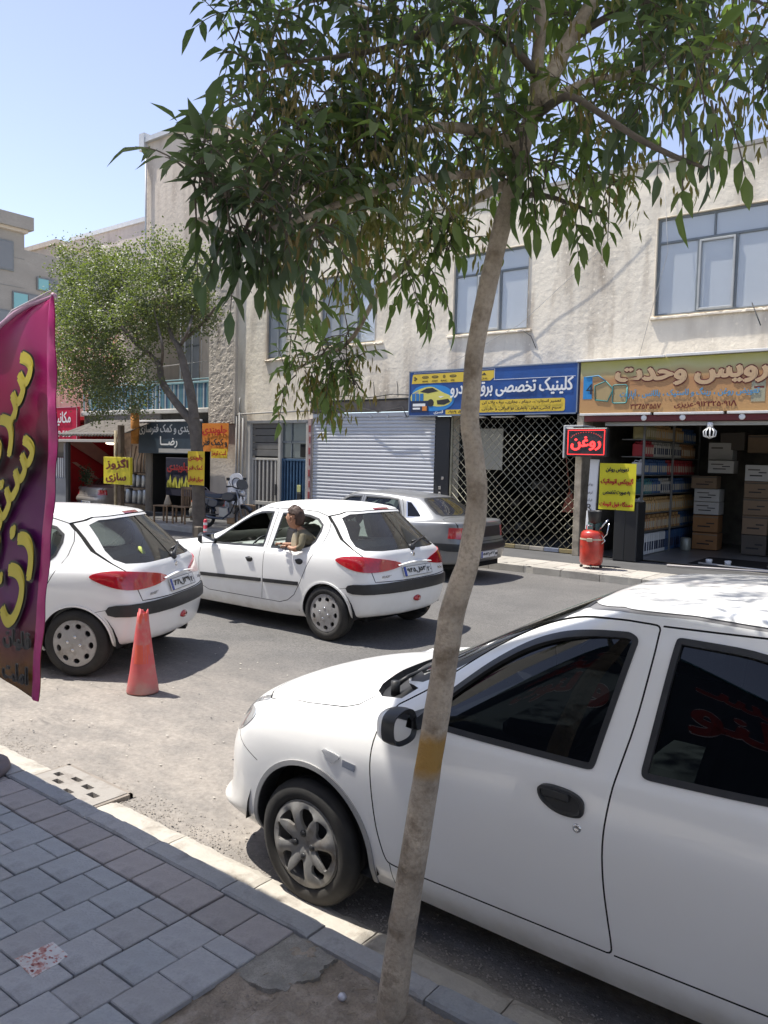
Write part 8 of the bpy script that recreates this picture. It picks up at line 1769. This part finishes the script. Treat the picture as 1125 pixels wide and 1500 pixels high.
# ------------------------------------------------------------------ motorcycle
def motorcycle(loc, rz, label):
    t = empty('motorcycle', loc, rz, label, 'motorcycle'); sb_ = mat('moto_blue_black', (.025, .035, .06), .3, coat=.5); me_ = mat('moto_metal', (.35, .35, .36), .35, metal=.8); vb = mat('seat_vinyl', (.035, .05, .085), .5)
    for x_ in (-.64, .64):
        w_ = empty('wheel', (x_, 0, .30)); w_.parent = t
        b = MB(); b.lathe([(.235, -.035), (.27, -.045), (.30, -.02), (.305, 0), (.30, .02), (.27, .045), (.235, .035)], 28, RX(90), cap=False); b.build('tyre', m_rub, w_)
        b = MB(); b.lathe([(.24, -.03), (.225, 0), (.24, .03)], 28, RX(90), cap=False)
        for k in range(14): a = k*math.pi/7; b.tube([(.03*math.cos(a+.4), .02, .03*math.sin(a+.4)), (.23*math.cos(a), 0, .23*math.sin(a))], .003, 4)
        b.lathe([(.045, -.06), (.05, 0), (.045, .06)], 14, RX(90)); b.build('rim_and_spokes', me_, w_)
    b = MB(); b.tube([(.50, 0, .88), (.30, 0, .72), (-.35, 0, .70), (-.60, 0, .66)], .022, 8)
    for s_ in (1, -1):
        b.tube([(-.64, s_*.10, .30), (-.1, s_*.09, .36), (.05, s_*.06, .40)], .02, 8); b.tube([(-.60, s_*.11, .34), (-.45, s_*.11, .70)], .02, 8); b.tube([(.40, 0, .8), (.25, s_*.08, .4), (-.05, s_*.08, .32)], .018, 8)
    b.build('chassis', m_blk, t)
    b = MB()
    for s_ in (1, -1): b.tube([(.64, s_*.08, .30), (.52, s_*.08, .75), (.46, s_*.08, .98)], .022, 8)
    b.build('fork', me_, t)
    b = MB(); pts = [(.40, .88), (.22, .93), (.0, .86), (-.05, .74), (.2, .70), (.38, .74)]; b.prism(chaikin(pts, 2), -.12, .12, 'y'); b.build('fuel_tank', sb_, t, bevel=.03)
    b = MB(); pts = chaikin([(.02, .80), (-.02, .88), (-.30, .84), (-.60, .88), (-.80, .94), (-.82, .88), (-.5, .76), (-.1, .74)], 2); b.prism(pts, -.13, .13, 'y'); b.build('seat', vb, t, bevel=.025)
    b = MB(); b.prism(chaikin([(-.1, .72), (-.55, .74), (-.72, .80), (-.55, .56), (-.2, .5)], 2), -.12, .12, 'y'); b.build('side_cover', sb_, t, bevel=.02)
    b = MB(); b.cbox(-.12, .22, -.12, .12, .28, .55, .03); b.lathe([(.07, 0), (.085, .04), (.08, .2), (.06, .22)], 14, T(.10, 0, .48)); 
    for k in range(5): b.lathe([(.10, 0), (.10, .008)], 16, T(.10, 0, .53+k*.03))
    b.build('engine', me_, t)
    b = MB(); b.tube([(.20, -.10, .52), (.26, -.12, .40), (.05, -.13, .26), (-.3, -.14, .27), (-.85, -.15, .34)], [.022, .022, .025, .04, .045], 10); b.build('exhaust', sb_, t)
    b = MB(); b.tube([(.40, -.34, 1.06), (.42, -.2, 1.06), (.48, -.05, 1.0), (.48, .05, 1.0), (.42, .2, 1.06), (.40, .34, 1.06)], .013, 8); b.tube([(.40, -.36, 1.06), (.41, -.24, 1.06)], .02, 8); b.tube([(.40, .36, 1.06), (.41, .24, 1.06)], .02, 8); b.build('handlebar', m_blk, t)
    b = MB(); b.lathe([(.02, .12), (.08, .08), (.095, 0), (.085, -.02)], 18, T(.60, 0, .90) @ RY(-90)); hl_ = b.build('headlamp_shell', me_, t); b = MB(); b.lathe([(.085, 0), (.05, .02), (.001, .025)], 18, T(.61, 0, .90) @ RY(90)); b.build('headlamp_glass', m_clear, t)
    b = MB(); b.prism(chaikin([(-.20, 0), (-.17, .26), (.17, .26), (.20, 0)], 2), -.01, .01, 'x', T(.60, 0, .98) @ RY(-18)); b.build('windshield', mat('shield_smoke', (.05, .055, .06), .2, coat=.6), t)
    for x_, a0, a1 in ((.64, 40, 150), (-.64, 20, 150)):
        V = []
        for k in range(13):
            a = R_(a0+(a1-a0)*k/12)
            for s_ in (-.06, -.035, .035, .06): V.append((x_+(.335 if abs(s_) < .05 else .31)*math.cos(a), s_, .30+(.335 if abs(s_) < .05 else .31)*math.sin(a)))
        b = MB(); b.add(V, [(k*4+j, k*4+j+1, (k+1)*4+j+1, (k+1)*4+j) for k in range(12) for j in range(3)], True); b.build('mudguard', sb_, t)
    b = MB(); b.tube([(-.78, 0, .72), (-.86, 0, .76)], .045, 10); b.build('tail_lamp', m_red, t)
    for s_ in (1, -1):
        b = MB(); b.tube([(.42, s_*.22, 1.06), (.38, s_*.28, 1.22)], .006, 6); b.cbox(.36, .38, s_*.28-.06, s_*.28+.06, 1.20, 1.27, .01); b.build('mirror', m_blk, t)
    b = MB(); b.tube([(-.45, -.1, .72), (-.8, -.12, .98), (-.8, .12, .98), (-.45, .1, .72)], .01, 6); b.build('grab_rail', me_, t); return t
motorcycle((-14.85, 12.75, .125), R_(4), 'dark blue motorcycle parked on the far pavement before the cream door')

# ------------------------------------------------------------------ the cars
near_car()
a1 = R_(1.0); rw = Vector((-5.54, 6.93, 0)); d = Vector((math.cos(a1), math.sin(a1), 0)); mid_o, mid_S = hatchback(rw-d*2.442, a1, 'white hatchback in mid road with a boy leaning from its open rear window', m_white2, True, '۵۴ل۹۴۵', '۲۰', False)
a2 = R_(29); rw = Vector((-6.15, 3.65, 0)); d = Vector((math.cos(a2), math.sin(a2), 0)); nn_ = Vector((-math.sin(a2), math.cos(a2), 0)); hatchback(rw-d*2.442+nn_*.79, a2, 'clean white hatchback at left half hidden by the feather flag behind the cone', m_white, False, '۳۹ل٦٦۱', '۲۰', True)
m_pgrey = mat('paint_dark_grey', (.20, .205, .21), .38, coat=.5, metal=.35, var=.12, vscale=3, dirt=(.28, .26, .22), dz=(.1, .7))
sedan((-10.12, 11.12, 0), 0, 'old dark grey sedan parked at the far kerb before the white shutter', m_pgrey, ('۲۲م۵۵۲', '۷۷'))
m_psil = mat('paint_silver_beige', (.34, .31, .28), .35, coat=.5, metal=.3)
sedan((-25.2, 18.8, -.26), R_(-86), 'silver beige sedan parked nose-in inside the red passage', m_psil, ('۱۲د۵۴۳', '۱۰'), garnish=m_psil, fine=False, scale=(1., 1., 1.02))

# ------------------------------------------------------------------ the boy in the rear window
def skinned(name, V, E, R, m, parent, lvl=2, root=0):
    me = bpy.data.meshes.new(name); me.from_pydata([tuple(v) for v in V], E, []); o = bpy.data.objects.new(name, me); COL.objects.link(o)
    md = o.modifiers.new('sk', 'SKIN'); md.use_smooth_shade = True; me.skin_vertices[0].data[0].use_root = False
    for i, r in enumerate(R): me.skin_vertices[0].data[i].radius = (r, r) if not isinstance(r, tuple) else r
    me.skin_vertices[0].data[root].use_root = True
    sb = o.modifiers.new('ss', 'SUBSURF'); sb.levels = lvl; sb.render_levels = lvl
    dg = bpy.context.evaluated_depsgraph_get(); me2 = bpy.data.meshes.new_from_object(o.evaluated_get(dg)); bpy.data.objects.remove(o); me2.name = name
    me2.materials.clear()
    for q in (m if isinstance(m, list) else [m]): me2.materials.append(q)
    o = bpy.data.objects.new(name, me2); COL.objects.link(o); o.parent = parent
    me2.polygons.foreach_set('use_smooth', [True]*len(me2.polygons)); return o
def boy():
    # frame: x along the car (rearward +), y away from the camera, z up; origin on the window sill of the open rear door
    t = empty('person', (-6.07, 6.20, .93), R_(1), 'boy in an olive top with a cream front leaning out of the open rear window', 'person')
    skin = mat('skin_tan', (.42, .225, .14), .55, var=.06, vscale=12); top = mat('shirt_olive', (.155, .135, .085), .85, var=.12, vscale=9, bump=.002, bscale=60); cre = mat('shirt_cream', (.62, .55, .38), .8); hair = mat('hair_dark_brown', (.055, .028, .018), .65, var=.4, vscale=30, bump=.006, bscale=45)
    # body: hips inside the car, chest over the sill, neck, and both arms laid on the sill; skin everywhere, clothes are separate
    V = [(.34, .26, -.20), (.28, .17, -.08), (.19, .08, .06), (.12, .02, .155), (.085, -.005, .205), (.07, -.015, .245),   # hips, waist, chest, shoulders, neck base, neck top
         (.17, -.055, .135), (.20, -.10, .03), (.10, -.125, -.005), (.015, -.12, .02),                        # camera-side arm: shoulder, elbow, forearm, wrist
         (.06, .11, .135), (.02, .10, .04), (-.04, -.02, .025), (-.115, -.075, .035)]                          # far arm
    E = [(0, 1), (1, 2), (2, 3), (3, 4), (4, 5), (3, 6), (6, 7), (7, 8), (8, 9), (3, 10), (10, 11), (11, 12), (12, 13)]
    R = [(.11, .09), (.10, .08), (.095, .075), (.07, .055), .036, .032, .047, .036, .028, .020, .047, .036, .028, .020]
    o = skinned('body', V, E, R, [skin, top, cre], t, 2)
    for p in o.data.polygons:
        c = p.center
        arm_fore = (c.y < -.085 and c.x < .155 and c.z < .06) or (c.x < .0 and c.z < .07)
        if not arm_fore and c.z < .205: p.material_index = 1
        if c.x < .10 and c.y < .04 and -.12 < c.z < .175 and not arm_fore and abs(c.y+.0) < .05 and c.x > .0: p.material_index = 2
    b = MB(); b.prism(chaikin([(.035, -.03), (.015, .05), (.03, .13), (.06, .18), (.10, .165), (.105, .06), (.10, -.03)], 2), -.078, -.02, 'y'); b.build('cream_front', cre, t, bevel=.012)
    # head: turned to the left of the picture, in profile
    import bmesh
    hb = bmesh.new(); bmesh.ops.create_uvsphere(hb, u_segments=40, v_segments=28, radius=1.0)
    for v in hb.verts:
        x, y, z = v.co; X = x*.092; Yy = y*.068; Z = z*.108
        if z < 0: X = X*(1-.16*(-z)**1.3)-.012*(-z)*(1 if x < 0 else -.5); Yy *= 1-.28*(-z)**1.4
        if x < -.2 and z < .25: X -= .004
        if x > 0 and z < -.2: X *= 1-.35*(-z-.2)
        d = lambda cx, cy, cz, r: math.exp(-(((x-cx)**2+(y-cy)**2+(z-cz)**2)/r**2))
        X -= .024*math.exp(-((y/.16)**2+((z+.12)/.15)**2)) if x < 0 else 0            # nose
        X -= .008*math.exp(-((y/.12)**2+((z-.06)/.14)**2)) if x < 0 else 0
        for s_ in (1, -1): X += .010*math.exp(-(((y-s_*.36)/.17)**2+((z-.10)/.11)**2)) if x < 0 else 0   # eye sockets
        X -= .007*math.exp(-((y/.30)**2+((z+.44)/.06)**2)) if x < 0 else 0          # lips
        X -= .006*math.exp(-((y/.30)**2+((z+.54)/.06)**2)) if x < 0 else 0
        X += .005*math.exp(-((y/.30)**2+((z+.49)/.02)**2)) if x < 0 else 0
        X -= .010*math.exp(-((y/.30)**2+((z+.80)/.14)**2)) if x < 0 else 0          # chin
        v.co = (X, Yy, Z)
    me = bpy.data.meshes.new('head'); hb.to_mesh(me); hb.free(); me.materials.append(skin); hd = bpy.data.objects.new('head', me); COL.objects.link(hd); me.polygons.foreach_set('use_smooth', [True]*len(me.polygons))
    hd.parent = t; hd.scale = (1.1, 1.1, 1.1); hd.location = (.03, -.025, .325); hd.rotation_euler = (R_(3), R_(6), R_(6))
    hh = bmesh.new(); bmesh.ops.create_uvsphere(hh, u_segments=48, v_segments=36, radius=1.0)
    dl = []
    for v in hh.verts:
        x, y, z = v.co; n_ = mn.fractal(Vector((x*4, y*4, z*4)), .8, 2, 4); r = 1.10+.05*n_+(.10 if (z > .3 and x < -.1) else 0)*max(0, z)
        X, Yy, Z = x*.094*r, y*.071*r, z*.112*r
        if (x < -.52 and z < .50) or z < -.50 or (x < .28 and z < .34) or (x < .45 and z < -.05): dl.append(v)
        v.co = (X+.004, Yy, Z+.004)
    bmesh.ops.delete(hh, geom=dl, context='VERTS'); me = bpy.data.meshes.new('hair'); hh.to_mesh(me); hh.free(); me.materials.append(hair); ho = bpy.data.objects.new('hair', me); COL.objects.link(ho); ho.parent = hd
    me.polygons.foreach_set('use_smooth', [True]*len(me.polygons)); q = ho.modifiers.new('s', 'SOLIDIFY'); q.thickness = .012; q.offset = -1
    eye = mat('eye_dark', (.02, .012, .01), .2); 
    for s_ in (1, -1):
        b = MB(); b.lathe([(.001, .006), (.006, .005), (.010, 0)], 12, T(-.081, s_*.026, .010) @ RY(-90)); b.build('eye', mat('eye_white', (.6, .55, .5), .3), hd); b = MB(); b.lathe([(.0005, .002), (.0045, .001), (.0052, 0)], 10, T(-.0865, s_*.026, .010) @ RY(-90)); b.build('iris', eye, hd)
        b = MB(); b.tube([(-.083, s_*.012, .028), (-.086, s_*.026, .032), (-.078, s_*.040, .028)], [.0022, .003, .0015], 5); b.build('eyebrow', hair, hd)
        b = MB(); V_ = [(.004+.016*math.cos(a)*(1.0), s_*(.066+.006*(1 if k % 2 == 0 else 1)), -.002+.026*math.sin(a)) for k, a in enumerate(np.linspace(0, 6.28, 13)[:-1])]; b.tube(V_+[V_[0]], .0055, 6, cap=False); b.add([(p[0], s_*.064, p[2]) for p in V_], [tuple(range(12))]); b.build('ear', skin, hd)
    b = MB(); b.tube([(-.0885, -.014, -.052), (-.094, 0, -.0515), (-.0885, .014, -.052)], .0022, 5); b.build('mouth_line', mat('lip', (.30, .10, .08), .5), hd)
    # hands: palm plus five bent fingers each, resting on the sill
    def hand(px, py, pz, ang, mir):
        M = T(px, py, pz) @ RZ(ang); V = [(.0, 0, 0), (-.035, 0, .002)]; R = [(.018, .012), (.026, .011)]; E = [(0, 1)]
        for k, (off, ln) in enumerate(((-.024, .034), (-.009, .041), (.007, .039), (.021, .030))):
            i0 = len(V); V += [(-.050, off, .001), (-.050-ln*.5, off*1.1, .0), (-.050-ln*.85, off*1.12, -.012), (-.050-ln*.9, off*1.12, -.026)]; R += [.0085, .008, .0075, .006]; E += [(1, i0), (i0, i0+1), (i0+1, i0+2), (i0+2, i0+3)]
        i0 = len(V); V += [(-.012, mir*.026, -.002), (-.034, mir*.042, -.006), (-.052, mir*.045, -.012)]; R += [.0095, .009, .007]; E += [(0, i0), (i0, i0+1), (i0+1, i0+2)]
        return skinned('hand', [M @ Vector(v) for v in V], E, R, skin, t, 1)
    hand(.012, -.122, .022, -6, 1); hand(-.118, -.078, .036, -14, 1)
    return t
boy()
# small cloth over the window sill under the boy's arms
b = MB(); b.prism(chaikin([(-6.20, .885), (-5.92, .89), (-5.90, .94), (-6.02, .958), (-6.18, .945)], 2), 6.135, 6.165, 'y'); tag(b.build('grey_jacket', mat('cloth_grey', (.10, .10, .11), .9, var=.3, vscale=20, bump=.004, bscale=40), None), 'dark grey cloth lying on the open window sill under the boy', 'cloth')
